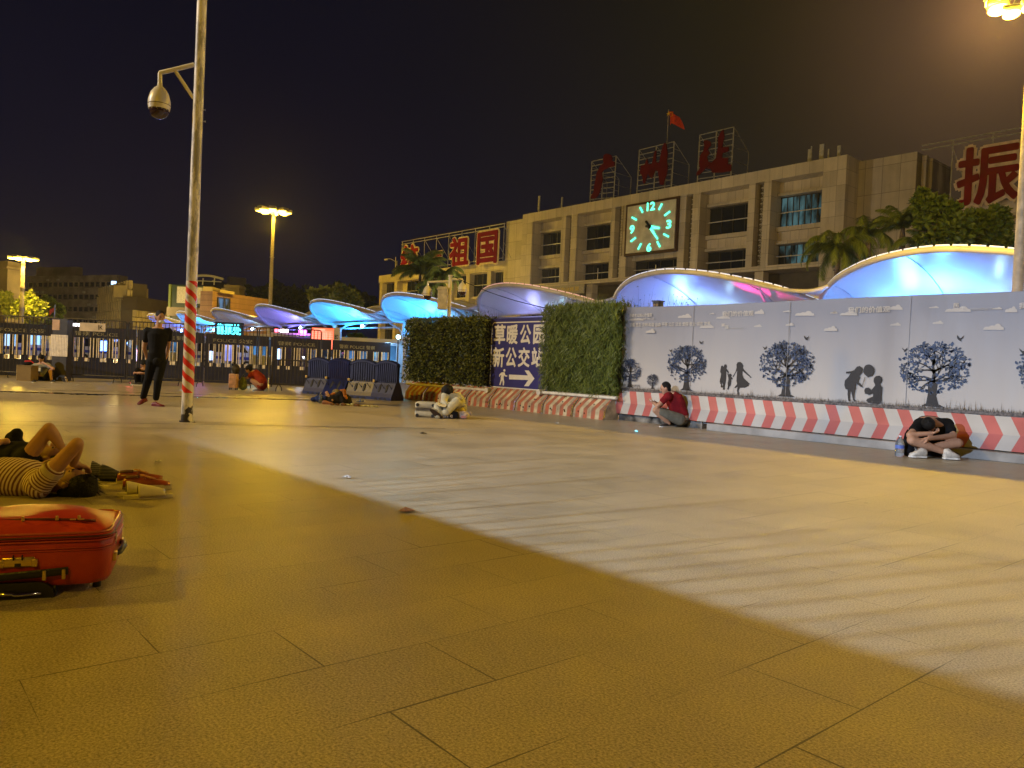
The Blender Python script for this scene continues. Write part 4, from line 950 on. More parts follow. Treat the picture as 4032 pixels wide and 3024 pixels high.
# wings ---------------------------------------------------------
def wing(nm, x0, x1, wins, label, ztop=16.4):
    t = thing(nm, ((x0+x1)/2, 70, 0), label, 'building')
    q = MB(); q.ab((x0, 70.4, 15.1), (x1, 78, ztop)); q.build('parapet', STONE, t)
    q = MB(); q.ab((x0, 71.6, 0), (x1, 78, 15.09)); q.build('wall', STONE, t)
    return t
lw = wing('station_wing', -119.9, -84.97, None, 'lower left wing of the station carrying four red characters on its roof')
zt_, zb_ = AY(1851, 1083, 71).z, AY(1918, 1165, 71).z
for (a, b) in ((1516, 1550), (1600, 1645), (1700, 1745), (1796, 1834), (1851, 1918), (1935, 1987)):
    xa, xb = AY(a, 1120, 71).x, AY(b, 1120, 71).x
    for (z0, z1) in ((zb_, zt_), (4.5, zb_-2.2)):
        q = MB(); q.ab((xa, 71.35, z0), (xb, 71.45, z1)); p_ = q.build('window', GLS, lw)
        q = MB()
        for k in range(4): x = xa+(xb-xa)*k/3; q.ab((x-.05, 71.25, z0), (x+.05, 71.34, z1))
        q.build('window_frame', MATS['frame_dark'], p_)
        q = MB(); q.cyl((xa, 71.0, (z0+z1)/2), (xb, 71.0, (z0+z1)/2), .05, n=5); q.build('handrail', SILV, p_)
        q = MB(); q.ab((xa-.1, 70.9, z1), (xb+.1, 71.59, z1+.3)); q.build('lintel', STONE, lw)
        q = MB(); q.ab((xa-.1, 70.9, z0-.35), (xb+.1, 71.59, z0)); q.build('window_sill', STONE, lw)
for a in (1502, 1560, 1655, 1760, 1843, 1926, 1990):
    xa = AY(a, 1120, 70.5).x
    q = MB(); q.ab((xa-.45, 70.42, 0), (xa+.45, 71.58, 15.08)); q.build('pilaster', STONE, lw)
rw = wing('station_wing', -28.98, 4, None, 'lower right wing of the station behind the trees, under one huge red character')
for xa, xb in ((-27.5, -22.8), (-21.6, -17), (-16, -11.5)):
    q = MB(); q.ab((xa, 71.3, 9.2), (xb, 71.5, 13.6)); p_ = q.build('window', GLS, rw)
    q = MB(); q.cyl((xa, 71.0, 11.2), (xb, 71.0, 11.2), .05, n=5); q.build('handrail', SILV, p_)
    q = MB(); q.ab((xa-.1, 70.7, 13.6), (xb+.1, 71.59, 14.0)); q.build('lintel', STONE, rw)
    q = MB(); q.ab((xb+.15, 70.42, 0), (xb+.95, 71.58, 15.08)); q.build('pilaster', STONE, rw)
# roof signs -----------------------------------------------------
RED = mat('sign_red', (.20, .008, .018), .9, spec=.1, var=.12, scale=.6, bump=.05)
REDD = mat('sign_red_old', (.10, .004, .006), .9, spec=.1, var=.15, scale=.6, bump=.05)
CREAM = mat('sign_cream_edge', (.62, .50, .38), .5, scale=2)
rs = thing('roof_sign', (-98, 69.5, 16.3), 'red characters 统一祖国 with cream edges on a steel frame, roof of the left wing', 'sign', None)
q = MB()
for z in (21.6, 21.15): q.cyl((-112, 69.9, z), (-84.8, 69.9, z), .07, n=5)
for z in (16.7,): q.cyl((-112, 69.9, z), (-84.8, 69.9, z), .06, n=5)
for k in range(9):
    x = -111.8+k*3.36; q.cyl((x, 69.9, 16.4), (x, 69.9, 21.6), .06, n=5); q.cyl((x, 69.9, 21.2), (x+1.6, 72.5, 16.5), .045, n=4); q.cyl((x, 69.9, 19), (x+1.8, 69.9, 16.5), .04, n=4)
q.build('support_frame', STEEL, rs)
def char(mb_r, mb_c, s_, a, b, y, bold=.03):
    x0, x1 = AY(a[0], a[1], y).x, AY(b[0], b[1], y).x; z1, z0 = AY(a[0], a[1], y).z, AY(b[0], b[1], y).z
    e_ = .26
    put_text(mb_c, s_, (x0-e_, y, z0-e_), (x1-x0+2*e_, 0, 0), (0, 0, z1-z0+2*e_), bold+.045, .06)
    put_text(mb_r, s_, (x0, y-.12, z0), (x1-x0, 0, 0), (0, 0, z1-z0), bold, .05)
for s_, a, b in (('统', (1583, 970), (1645, 1070)), ('一', (1688, 1000), (1740, 1014)), ('祖', (1775, 940), (1845, 1045)), ('国', (1884, 918), (1958, 1035))):
    r_, c_ = MB(), MB()
    if s_ == '一':
        x0, x1 = AY(1688, 1000, 69.5).x, AY(1740, 1000, 69.5).x
        c_.ab((x0-.12, 69.45, 17.95), (x1+.12, 69.55, 19.05)); r_.ab((x0, 69.35, 18.08), (x1, 69.44, 18.92))
    else: char(r_, c_, s_, a, b, 69.5)
    o = r_.build('character', RED, rs); c_.build('cream_edge', CREAM, o)
rs2 = thing('roof_sign', (-20, 69.5, 16.3), 'huge dark red character 振 outlined in cream above the right wing', 'sign')
q = MB()
for z in (21.9, 21.5, 16.6): q.cyl((-28.5, 69.9, z), (-6, 69.9, z), .06, n=5)
for k in range(7): x = -26+k*3; q.cyl((x, 69.9, 16.4), (x, 69.9, 21.9), .05, n=5); q.cyl((x, 69.9, 21.2), (x+1, 72.5, 16.5), .045, n=4)
q.build('support_frame', STEEL, rs2)
r_, c_ = MB(), MB(); char(r_, c_, '振', (3776, 590), (4012, 790), 69.5, .022); o = r_.build('character', mat('sign_red_mid', (.17, .007, .009), .9, spec=.1, scale=.6), rs2); c_.build('cream_edge', CREAM, o)
r_, c_ = MB(), MB()
put_text(c_, '兴', (-19.6, 69.5, 16.0), (5.0, 0, 0), (0, 0, 5.3), .06, .06); put_text(r_, '兴', (-19.45, 69.38, 16.15), (4.7, 0, 0), (0, 0, 5.0), .03, .05)
o = r_.build('character', MATS['sign_red_mid'], rs2); c_.build('cream_edge', CREAM, o)
def Z2(x, y, yy=70.6): return AY(2300+x/3.403, 420+y/3.403, yy)
CH = {
 '广': ([[(270, 650), (300, 632), (340, 635), (372, 655), (386, 695), (378, 728), (416, 742), (410, 800), (345, 812), (272, 850), (240, 890), (256, 980), (238, 1050), (215, 1150), (180, 1212), (140, 1238), (90, 1228), (104, 1190), (135, 1140), (142, 1060), (160, 980), (172, 900), (198, 845), (228, 790), (266, 760), (262, 700)]],
      ((105, 735), (430, 658), (395, 1215), (80, 1245))),
 '州': ([[(1085, 485), (1108, 500), (1113, 560), (1126, 640), (1114, 720), (1127, 800), (1116, 900), (1082, 990), (1066, 1052), (1022, 1045), (1010, 980), (998, 870), (962, 850), (942, 900), (915, 962), (882, 940), (858, 900), (842, 960), (815, 1035), (795, 1020), (790, 940), (755, 885), (765, 800), (822, 775), (848, 690), (866, 772), (912, 772), (930, 700), (950, 600), (975, 588), (966, 742), (1008, 760), (1025, 690), (1045, 590), (1062, 520)]],
      ((742, 580), (1208, 468), (1172, 1050), (708, 1130))),
 '站': ([[(1610, 465), (1650, 450), (1700, 470), (1706, 520), (1675, 555), (1662, 590), (1690, 615), (1652, 680), (1668, 738), (1716, 748), (1640, 825), (1560, 905), (1512, 928), (1515, 885), (1560, 830), (1545, 760), (1560, 660), (1600, 600), (1618, 540)],
         [(1870, 310), (1886, 400), (1866, 480), (1856, 548), (1942, 540), (1942, 600), (1862, 622), (1852, 690), (1936, 690), (1930, 772), (1980, 780), (1975, 862), (1850, 886), (1722, 886), (1702, 832), (1648, 832), (1718, 752), (1772, 690), (1786, 620), (1802, 540), (1800, 420), (1842, 340)]],
      ((1552, 380), (2008, 272), (1970, 905), (1520, 970)))}
desc = {'广': 'leftmost red brush-style character 广 on a lattice scaffold, station roof', '州': 'middle red brush-style character 州 on a lattice scaffold below the flag', '站': 'rightmost red brush-style character 站 on a lattice scaffold, station roof'}
for c_, (polys, (tl, tr, br, bl)) in CH.items():
    A, B_, C_, D_ = Z2(*tl), Z2(*tr), Z2(*br), Z2(*bl)
    t = thing('roof_sign', ((C_.x+D_.x)/2, 70.6, 22.4), desc[c_], 'sign', 'brush-style roof characters')
    q = MB()
    for k in range(9):
        u_ = k/8; q.cyl(D_.lerp(A, u_), C_.lerp(B_, u_), .055, n=5)
    for u_ in (0, .5, 1):
        a_, b_ = A.lerp(B_, u_), D_.lerp(C_, u_); b_.z = 22.35
        q.cyl(b_, a_, .075, n=5)
        mid_ = b_.lerp(a_, .62)+Vector((0, 3.0, 0)); q.cyl(a_, mid_, .05, n=4); q.cyl(mid_, (b_.x, 73.6, 22.4), .05, n=4)
        for k in (0.1, .35, .62, .85):
            p_ = b_.lerp(a_, k); q.cyl(p_, (p_.x, 70.6+3*min(1, (1-k)/.38), p_.z), .035, n=4)
    q.build('scaffold', STEEL, t)
    q = MB()
    for pl in polys: q.poly([Z2(x, y, 70.4) for x, y in pl], (0, -.12, 0))
    q.build('character', REDD, t)
# flag
fl = thing('flag', tuple(Z2(1110, 700, 74)), 'red flag with yellow stars flying on a pole above the station roof', 'flag')
q = MB(); p0, p1 = Z2(1105, 760, 74), Z2(1133, 40, 74); p0.x = p1.x; p0.z = 22.0; q.cyl(p0, p1, .06, n=6); q.build('pole', STEEL, fl)
TL, BL = Z2(1137, 62, 74), Z2(1128, 240, 74); TR, BR = Z2(1262, 112, 74), Z2(1340, 282, 74)
def FP(i, j):
    u_, v_ = i/12, j/8; p = TL.lerp(TR, u_).lerp(BL.lerp(BR, u_), v_); p.y += .35*math.sin(u_*7+v_*2); p.z += .18*math.sin(u_*5); return p
q = MB().grid(FP, 12, 8); f_ = q.build('cloth', mat('flag_red', (.75, .06, .01), .7, bump=.02), fl, smooth='all', fix=False)
q = MB()
def star(c, r, y):
    return [Vector((c.x+math.sin(k*PI/5)*(r if k % 2 == 0 else r*.4), y, c.z+math.cos(k*PI/5)*(r if k % 2 == 0 else r*.4))) for k in range(10)]
q.poly(star(Z2(1172, 112, 74), .32, 73.4), (0, -.02, 0))
for sx_, sy_ in ((1205, 95), (1222, 110), (1222, 132), (1205, 145)): q.poly(star(Z2(sx_, sy_, 74), .10, 73.4), (0, -.02, 0))
q.build('star_emblem', mat('flag_yellow', (.8, .5, .02), .6), f_)
# rooftop antennas
for i, (x0, y0, x1, y1, r) in enumerate(((3193, 622, 3197, 583, .05), (3186, 618, 3188, 596, .13), (3236, 615, 3236, 575, .22), (3262, 618, 3263, 597, .06), (3298, 620, 3309, 582, .16), (2121, 808, 2125, 774, .16), (2212, 804, 2214, 782, .1))):
    a, b = AY(x0, y0, 71.5), AY(x1, y1, 71.5); a.z = 22.35 if i != 6 else 22.35
    b.x = a.x+(b.x-a.x)
    t = thing('roof_antenna', tuple(a), ['thin whip antenna on the right roof corner', 'short panel antenna beside the whip antenna', 'grey drum antenna on a bracket, right roof corner', 'slim arm antenna right of the drum antenna', 'tilted panel antenna at the very roof corner', 'white panel antenna on the left end of the roof', 'small panel antenna left of the brush characters'][i], 'antenna', 'antennas on the station roof')
    q = MB(); q.box((a+b)/2+Vector((0, 0, .35)), (r*2, .14, (b.z-a.z)*.8)); q.build('panel', mat('antenna_grey', (.5, .5, .46), .5), t)
    q = MB(); q.cyl(a, b, .04, n=5); q.build('mast', STEEL, t)
# flat roof annex line over the hall (small ledge seen over canopies)
# ================================================================== CANOPIES
WSTEEL0 = mat('canopy_seam', (.45, .47, .5), .4)
CREAMT = mat('canopy_rim_paint', (.60, .59, .60), .4, var=.08, scale=2, bump=.03)
def membrane(name, tr=.5):
    m, nt, b = newmat(name); N, L = nt.nodes, nt.links
    out = [n for n in N if n.type == 'OUTPUT_MATERIAL'][0]
    b.inputs['Base Color'].default_value = (.78, .78, .78, 1); b.inputs['Roughness'].default_value = .24
    g = N.new('ShaderNodeTexCoord'); no = N.new('ShaderNodeTexNoise'); no.inputs['Scale'].default_value = .5; no.inputs['Detail'].default_value = 3; L.new(g.outputs['Object'], no.inputs['Vector'])
    mr = N.new('ShaderNodeMapRange'); mr.inputs[3].default_value = .62; mr.inputs[4].default_value = .86; L.new(no.outputs[0], mr.inputs[0])
    cb = N.new('ShaderNodeCombineColor'); [L.new(mr.outputs[0], cb.inputs[i]) for i in range(3)]; L.new(cb.outputs[0], b.inputs['Base Color'])
    t = N.new('ShaderNodeBsdfTranslucent'); t.inputs[0].default_value = (.5, .5, .5, 1)
    mx = N.new('ShaderNodeMixShader'); mx.inputs[0].default_value = .06; L.new(b.outputs[0], mx.inputs[1]); L.new(t.outputs[0], mx.inputs[2]); L.new(mx.outputs[0], out.inputs[0])
    MATS[name] = m
    return m
MEM = membrane('canopy_membrane')
FR = [(0, 30, 4.2), (.25, 29.5, 4.45), (.8, 28.9, 4.75), (1.8, 28.1, 5.1), (3.4, 27.3, 5.42), (5.3, 27.0, 5.55), (7.2, 27.3, 5.38), (8.8, 28.1, 5.05), (10.0, 29.0, 4.7), (11.1, 30, 4.2)]
def crv(P, t):
    n = len(P)-1; x = t*n; i = min(int(x), n-1); f = x-i
    p = [Vector(P[max(0, min(n, i+k))]) for k in (-1, 0, 1, 2)]
    return .5*((2*p[1])+(-p[0]+p[2])*f+(2*p[0]-5*p[1]+4*p[2]-p[3])*f*f+(-p[0]+3*p[1]-3*p[2]+p[3])*f**3)
def rear(dx): return Vector((dx, 33.4, 5.3+.42*math.cos(2*PI*(dx-3.2)/11.1)))
NX = [-4.9, -15.8, -26.9, -38.0, -49.1, -60.2, -71.3, -82.4, -93.5, -104.6]
cols = [(.06, .28, 1.0), (.07, .30, 1.0), (.14, .28, 1.0), (.26, .27, .75), (.02, .36, 1.0), (.02, .38, 1.0), (.20, .17, 1.0), (.18, .26, .60), (.02, .34, 1.0), (.04, .14, 1.0)]
pw = [600, 680, 330, 110, 800, 800, 240, 80, 560, 320]
names_c = ['blue-lit', 'large blue-lit', 'pale blue and pink lit', 'dim lavender', 'bright cyan-lit', 'bright cyan-lit', 'violet-lit', 'dim grey-blue', 'cyan-lit', 'deep blue']
lab_c = ['blue-lit wave canopy at the right edge of the photo', 'largest blue-lit wave canopy, above the banner right of the palms', 'blue wave canopy with a pink patch above the banner', 'dim lavender wave canopy behind the two hedges', 'cyan-lit wave canopy behind the double dome-camera post', 'cyan-lit wave canopy above the red tally board', 'violet-lit wave canopy in front of the tall yellow mast', 'dim grey-blue wave canopy with a yellow tail', 'small cyan wave canopy right behind the striped pole', 'smallest deep-blue wave canopy beside the man in black']
WSTEEL = mat('canopy_steel_white', (.62, .62, .62), .35, var=.06, scale=2, bump=.02)
BULB = emit('led_cool', (.45, .8, 1.0), 60)
for i, x0 in enumerate(NX):
    far = i > 6
    t = thing('wave_canopy', (x0, 31, 0), lab_c[i], 'canopy', 'wave canopies along the forecourt')
    O = Vector((x0, 0, 0)); nu = 28
    def SP(a, b_, O=O):
        u_ = a/nu; f = crv(FR, u_); m_ = Vector((f.x, 31.2, 4.3)); v_ = b_/12
        if v_ <= .55:
            k = v_/.55; p = f.lerp(m_, k); p.z += -.10*math.sin(k*PI)*(f.z-4.2)+.35*math.sin(k*PI)*max(0, f.z-4.2)*.8
        else:
            k = (v_-.55)/.45; p = m_.lerp(rear(f.x), k); p.z -= .25*math.sin(k*PI)
        return O+p
    MB().grid(SP, nu, 12).build('membrane', MEM, t, smooth='all', fix=False)
    q = MB(); q.tube([O+crv(FR, k/30) for k in range(31)], .12, 8); q.build('front_rim', CREAMT, t, smooth='all')
    q = MB(); q.tube([O+rear(crv(FR, k/20).x) for k in range(21)], .11, 6); q.build('rear_rim', CREAMT, t, smooth='all')
    # link tube and top-lit valley membrane to the next canopy
    lk = [(8.6, 28.05, 5.10), (9.4, 28.1, 4.86), (10.4, 28.15, 4.64), (11.3, 28.3, 4.55), (11.75, 28.55, 4.64), (11.98, 28.8, 4.80)]
    q = MB(); q.tube([O+crv(lk, k/16) for k in range(17)], .085, 8); q.build('link_tube', CREAMT, t, smooth='all')
    def VP_(a, b_, O=O):
        u_ = a/20; up_ = crv(lk, u_); v2 = u_*1.0
        if v2 < .72: lo = crv(FR, .775+.225*v2/.72)
        else: lo = crv(FR, .0+.22*(v2-.72)/.28)+Vector((11.1, 0, 0))
        p = up_.lerp(lo+Vector((0, .12, 0)), b_/6*(.35 if i < 5 else .9)); p.y += .9*b_/6; return O+p
    MB().grid(VP_, 20, 6).build('valley_membrane', MEM, t, smooth='all', fix=False)
    for k in (7, 14, 21):
        q = MB(); q.tube([SP(k, j)+Vector((0, -.02, -.03)) for j in range(0, 7)], .018, 5); q.build('seam_rib', WSTEEL0, t)
    # row of little clamps along the rim
    q = MB()
    for k in range(34):
        p = O+crv(FR, (k+.08)/34); p2 = O+crv(FR, (k+.9)/34); o_ = Vector((0, -.02, .125)); q.cyl(p+o_, p2+o_, .035, n=5)
    q.build('rim_clips', emit('clip_pink', (1, .45, .5), .55) if i == 3 else emit('clip_white', (.6, .72, 1), .75), t)['kind'] = 'stuff'
    q = MB(); q.cyl(O+Vector((0, 31.2, 4.15)), O+Vector((11.1, 31.2, 4.15)), .1, n=8); q.cyl(O+Vector((0, 31.4, 3.75)), O+Vector((11.1, 31.4, 3.75)), .06, n=6); q.build('beam', WSTEEL, t, smooth=True)
    q = MB(); q.cyl(O+Vector((0, 31.2, 0)), O+Vector((0, 31.2, 4.2)), .2, .17, n=14); q.cyl(O+Vector((0, 31.2, 4.1)), O+Vector((0, 30, 4.2)), .13, n=8); q.build('column', WSTEEL, t, smooth=True)
    q = MB(); q.tube([O+Vector((0, 31.2, 2.6)), O+Vector((.7, 31.2, 3.5)), O+Vector((2.2, 31.2, 4.0)), O+Vector((4, 31.2, 4.15))], .07, 6); q.build('brace', WSTEEL, t, smooth=True)
    q = MB(); q.tube([O+Vector((11.1, 31.2, 2.9)), O+Vector((10.4, 31.2, 3.6)), O+Vector((9, 31.2, 4.05))], .07, 6); q.build('brace', WSTEEL, t, smooth=True)
    q = MB(); q.cyl(O+Vector((8.0, 31.1, 4.2)), O+crv(FR, .8)+Vector((0, .3, -.2)), .07, n=6)
    q.build('brace', WSTEEL, t, smooth=True)
    # lamp fitting
    q = MB(); lp = O+Vector((6.0, 30.6, 3.75)); q.box(lp, (.35, .25, .12)); q.cyl(lp, lp+Vector((0, .6, .4)), .03, n=5)
    f_ = q.build('floodlight', WSTEEL, t)
    q = MB(); q.sph(lp+Vector((0, -.12, .08)), (.2 if i > 3 else .14, .08, .12), 10, 6); q.build('lamp_glass', BULB, f_)
    e_ = pw[i]
    light('canopy_light', 'POINT', lp+Vector((-1.5, -1.0, .1)), e_, cols[i], .25)
    light('canopy_light', 'POINT', lp+Vector((-3.2, .3, -.3)), e_*.6, cols[i], .35)
light('canopy_light', 'SPOT', (-20.3, 28.6, 3.2), 900, (1, .05, .35), .1, target=(-18.2, 29.2, 4.9), angle=rad(55), blend=.8)
# ================================================================== BANNER, SIGN, HEDGES, STRIPED BARRIERS
YB = 12.55
def BX(px, py, y=YB): return AY(px, py, y)
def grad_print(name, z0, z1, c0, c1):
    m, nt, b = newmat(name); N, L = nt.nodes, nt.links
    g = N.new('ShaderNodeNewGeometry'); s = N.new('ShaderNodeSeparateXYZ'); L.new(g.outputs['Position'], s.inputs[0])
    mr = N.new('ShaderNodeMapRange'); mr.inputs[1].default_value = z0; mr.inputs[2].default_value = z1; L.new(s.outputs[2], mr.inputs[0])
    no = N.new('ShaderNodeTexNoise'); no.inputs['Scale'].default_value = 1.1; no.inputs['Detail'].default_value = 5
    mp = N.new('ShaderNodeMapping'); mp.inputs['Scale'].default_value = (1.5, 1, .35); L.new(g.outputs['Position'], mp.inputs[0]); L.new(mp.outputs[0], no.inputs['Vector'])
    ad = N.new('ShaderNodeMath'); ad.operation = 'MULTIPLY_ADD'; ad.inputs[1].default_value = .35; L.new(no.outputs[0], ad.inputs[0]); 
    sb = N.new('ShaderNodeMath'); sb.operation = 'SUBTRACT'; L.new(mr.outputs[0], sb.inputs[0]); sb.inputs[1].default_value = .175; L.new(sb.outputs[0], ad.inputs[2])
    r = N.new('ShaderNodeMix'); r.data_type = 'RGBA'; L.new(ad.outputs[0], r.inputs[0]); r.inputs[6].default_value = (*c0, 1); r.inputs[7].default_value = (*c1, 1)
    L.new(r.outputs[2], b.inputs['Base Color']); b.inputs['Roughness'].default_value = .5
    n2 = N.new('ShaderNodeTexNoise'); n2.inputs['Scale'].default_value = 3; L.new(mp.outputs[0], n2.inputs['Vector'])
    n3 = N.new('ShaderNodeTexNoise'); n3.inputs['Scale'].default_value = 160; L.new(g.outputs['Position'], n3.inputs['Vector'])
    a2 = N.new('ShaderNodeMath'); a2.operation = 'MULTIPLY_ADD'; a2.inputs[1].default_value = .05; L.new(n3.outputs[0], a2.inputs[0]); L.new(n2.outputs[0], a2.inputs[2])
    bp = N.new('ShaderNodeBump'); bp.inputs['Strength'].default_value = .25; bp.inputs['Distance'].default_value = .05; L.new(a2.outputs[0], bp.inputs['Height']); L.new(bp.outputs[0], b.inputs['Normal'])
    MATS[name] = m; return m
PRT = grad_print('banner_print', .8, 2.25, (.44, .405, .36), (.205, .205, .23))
bn = thing('printed_banner', (-6, YB, 0), 'long printed hoarding with trees, children and birds above a red and white striped skirt', 'banner')
X0, X1 = BX(2443, 1300).x, -.5
ZT_, ZG, ZF, ZS = 2.417, .632, .375, .145
mb = MB()
def PB(i, j):
    x = X0+(X1-X0)*i/40; z = ZG+(ZT_-ZG)*j/8
    return Vector((x, YB+.012*math.sin(x*1.7)*math.sin(j/8*PI)+.006*math.sin(x*4.1), z+(.012*math.sin(x*.9) if j == 8 else 0)))
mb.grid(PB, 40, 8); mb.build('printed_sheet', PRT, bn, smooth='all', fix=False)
mb = MB(); mb.ab((X0+.01, YB+.03, .1), (X1, YB+.16, ZT_-.03)); mb.build('backing_board', mat('board_back', (.3, .3, .32), .7), bn)
# skirt
WH = mat('skirt_white', (.50, .47, .42), .5, var=.08, scale=1.5, bump=.08)
PK = mat('skirt_red', (.50, .13, .11), .5, var=.12, scale=1.5, bump=.08)
mb = MB(); per = .395; n = int((X1-X0)/per)+2
for k in range(-1, n):
    for c_, (a, b) in enumerate(((0, .47), (.47, 1))):
        xa, xb = X0+(k+a)*per, X0+(k+b)*per
        def cl(x): return min(max(x, X0), X1)
        s1, s2 = .12, 0
        p = [(cl(xa-.05), YB-.012, ZG), (cl(xb-.05), YB-.012, ZG), (cl(xb+s1), YB-.15, ZF), (cl(xa+s1), YB-.15, ZF), (cl(xb+.0), YB-.10, ZS), (cl(xa+.0), YB-.10, ZS)]
        mb.mi(1 if c_ == 0 else 0); mb.add(p, [(0, 1, 2, 3), (3, 2, 4, 5)])
mb.build('striped_skirt', [WH, PK], bn, fix=False)
INK = mat('print_ink_brown', (.014, .010, .008), .6, var=.1)
BLU = mat('print_ink_blue', (.018, .04, .10), .5, var=.4, scale=9)
CLD = mat('print_cloud', (.42, .38, .33), .55, var=.03, scale=2, bump=.02)
def PL(px, py, k=0): p = AY(px, py, YB-.016-.003*k); return p
def flat(mb_, pts, k=0):
    pts = [PL(x, y, k) for x, y in pts]; mb_.add(pts, [tuple(range(len(pts)))])
def z6(pts): return [(2400+x/2.458, 1150+y/2.458) for x, y in pts]
def z7(pts): return [(3200+x/2.2115, 1100+y/2.2115) for x, y in pts]
def ribbon(mb_, pts, w0, w1, y):
    L_, R_ = [], []
    n_ = len(pts)
    for i, p in enumerate(pts):
        a = pts[max(0, i-1)]; b = pts[min(n_-1, i+1)]; d = Vector((b[0]-a[0], b[1]-a[1])); 
        if d.length < 1e-9: d = Vector((1, 0))
        d.normalize(); w_ = w0+(w1-w0)*i/(n_-1)
        L_.append(Vector((p[0]-d.y*w_, y, p[1]+d.x*w_))); R_.append(Vector((p[0]+d.y*w_, y, p[1]-d.x*w_)))
    vs = L_+R_; mb_.add(vs, [(i, i+1, n_+i+1, n_+i) for i in range(n_-1)])
def leaf(mb_, x, z, s_, a, y):
    d = Vector((math.cos(a), math.sin(a))); n_ = Vector((-d.y, d.x))
    P = [(0, 0), (.3, .28), (.65, .26), (1, 0), (.65, -.26), (.3, -.28)]
    mb_.add([Vector((x+d.x*u_*s_+n_.x*v_*s_, y, z+d.y*u_*s_+n_.y*v_*s_)) for u_, v_ in P], [tuple(range(6))])
def print_tree(base, cr, seed, nl, name='printed_tree'):
    r = random.Random(seed)
    b = PL(*base); c0 = PL(cr[0], (cr[2]+cr[3])/2); c1 = PL(cr[1], (cr[2]+cr[3])/2); zt = PL((cr[0]+cr[1])/2, cr[2]).z; zb = PL((cr[0]+cr[1])/2, cr[3]).z
    cx_, cz_ = (c0.x+c1.x)/2, (zt+zb)/2; rx, rz = (c1.x-c0.x)/2, (zt-zb)/2
    y = b.y; S = rx
    w_ = MB(); lf = MB()
    # trunk
    tz = cz_-rz*.55
    P = [(-.20, 0), (-.11, .12), (-.085, .45), (-.09, 1.0), (.02, 1.05), (.09, .95), (.075, .45), (.12, .12), (.24, 0)]
    w_.add([Vector((b.x+q[0]*S*1.5, y, b.z+(tz-b.z)*q[1])) for q in P], [tuple(range(len(P)))])
    tips = []
    def branch(x, z, a, ln, wd, lev):
        pts = [(x, z)]; n_ = 10; ca = r.choice((-1, 1))*r.uniform(.05, .14); aa = a
        for k in range(n_):
            aa += ca*(1 if lev < 2 else 1.9+k*.32); ang = aa
            x += math.cos(ang)*ln/n_; z += math.sin(ang)*ln/n_
            if ((x-cx_)/rx)**2+((z-cz_)/rz)**2 > .98: break
            pts.append((x, z))
            if lev < 2 and k in (2, 4, 6, 8): branch(x, z, ang+r.choice((-1, 1))*r.uniform(.5, .95), ln*r.uniform(.42, .6), wd*.5, lev+1)
            elif lev == 2 and k in (3, 6) and r.random() < .8: leaf(lf, x, z, S*r.uniform(.06, .10), ang+r.choice((-1, 1))*.9, y-.002)
        if len(pts) > 2: ribbon(w_, pts, wd, wd*.18, y); tips.append((pts[-1], aa))
    st_ = [(b.x, tz), (b.x+S*.02, cz_-rz*.2), (b.x-S*.03, cz_+rz*.15), (b.x+S*.02, cz_+rz*.5)]; ribbon(w_, st_, S*.06, S*.015, y)
    for a, zf_, ln_ in ((12, -.5, .95), (168, -.5, .95), (35, -.45, 1.0), (146, -.45, 1.0), (20, -.1, .9), (160, -.1, .9), (55, -.2, 1.0), (128, -.15, 1.0), (70, .1, .8), (108, .15, .8), (40, .2, .8), (140, .25, .8), (88, .4, .5), (-8, -.5, .8), (188, -.5, .8)): branch(b.x+r.uniform(-.02, .02)*S, cz_+rz*zf_, rad(a+r.uniform(-5, 5)), S*r.uniform(.9, 1.05)*ln_, S*.032, 0)
    n_ = 0; pl = []
    while n_ < nl:
        a = r.uniform(0, 2*PI); q = math.sqrt(r.uniform(.12, 1)); x = cx_+math.cos(a)*rx*q; z = cz_+math.sin(a)*rz*q
        if any((x-u_)**2+(z-v_)**2 < (S*.072)**2 for u_, v_ in pl): n_ += 1; continue
        pl.append((x, z)); leaf(lf, x, z, S*r.uniform(.075, .14), r.uniform(0, 2*PI), y-.003); n_ += 1
    o = w_.build(name, INK, bn, fix=False); lf.build('printed_leaves', BLU, o, fix=False)['kind'] = 'stuff'
print_tree((2701, 1537), (2628, 2782, 1360, 1504), 1, 420)
print_tree((3092, 1561), (2992, 3204, 1345, 1524), 2, 460)
print_tree((3668, 1601), (3539, 3822, 1349, 1552), 3, 480)
print_tree((2479, 1525), (2437, 2524, 1414, 1506), 4, 330)
print_tree((2568, 1531), (2546, 2593, 1473, 1520), 5, 260)
print_tree((4180, 1640), (4000, 4330, 1350, 1575), 6, 480)
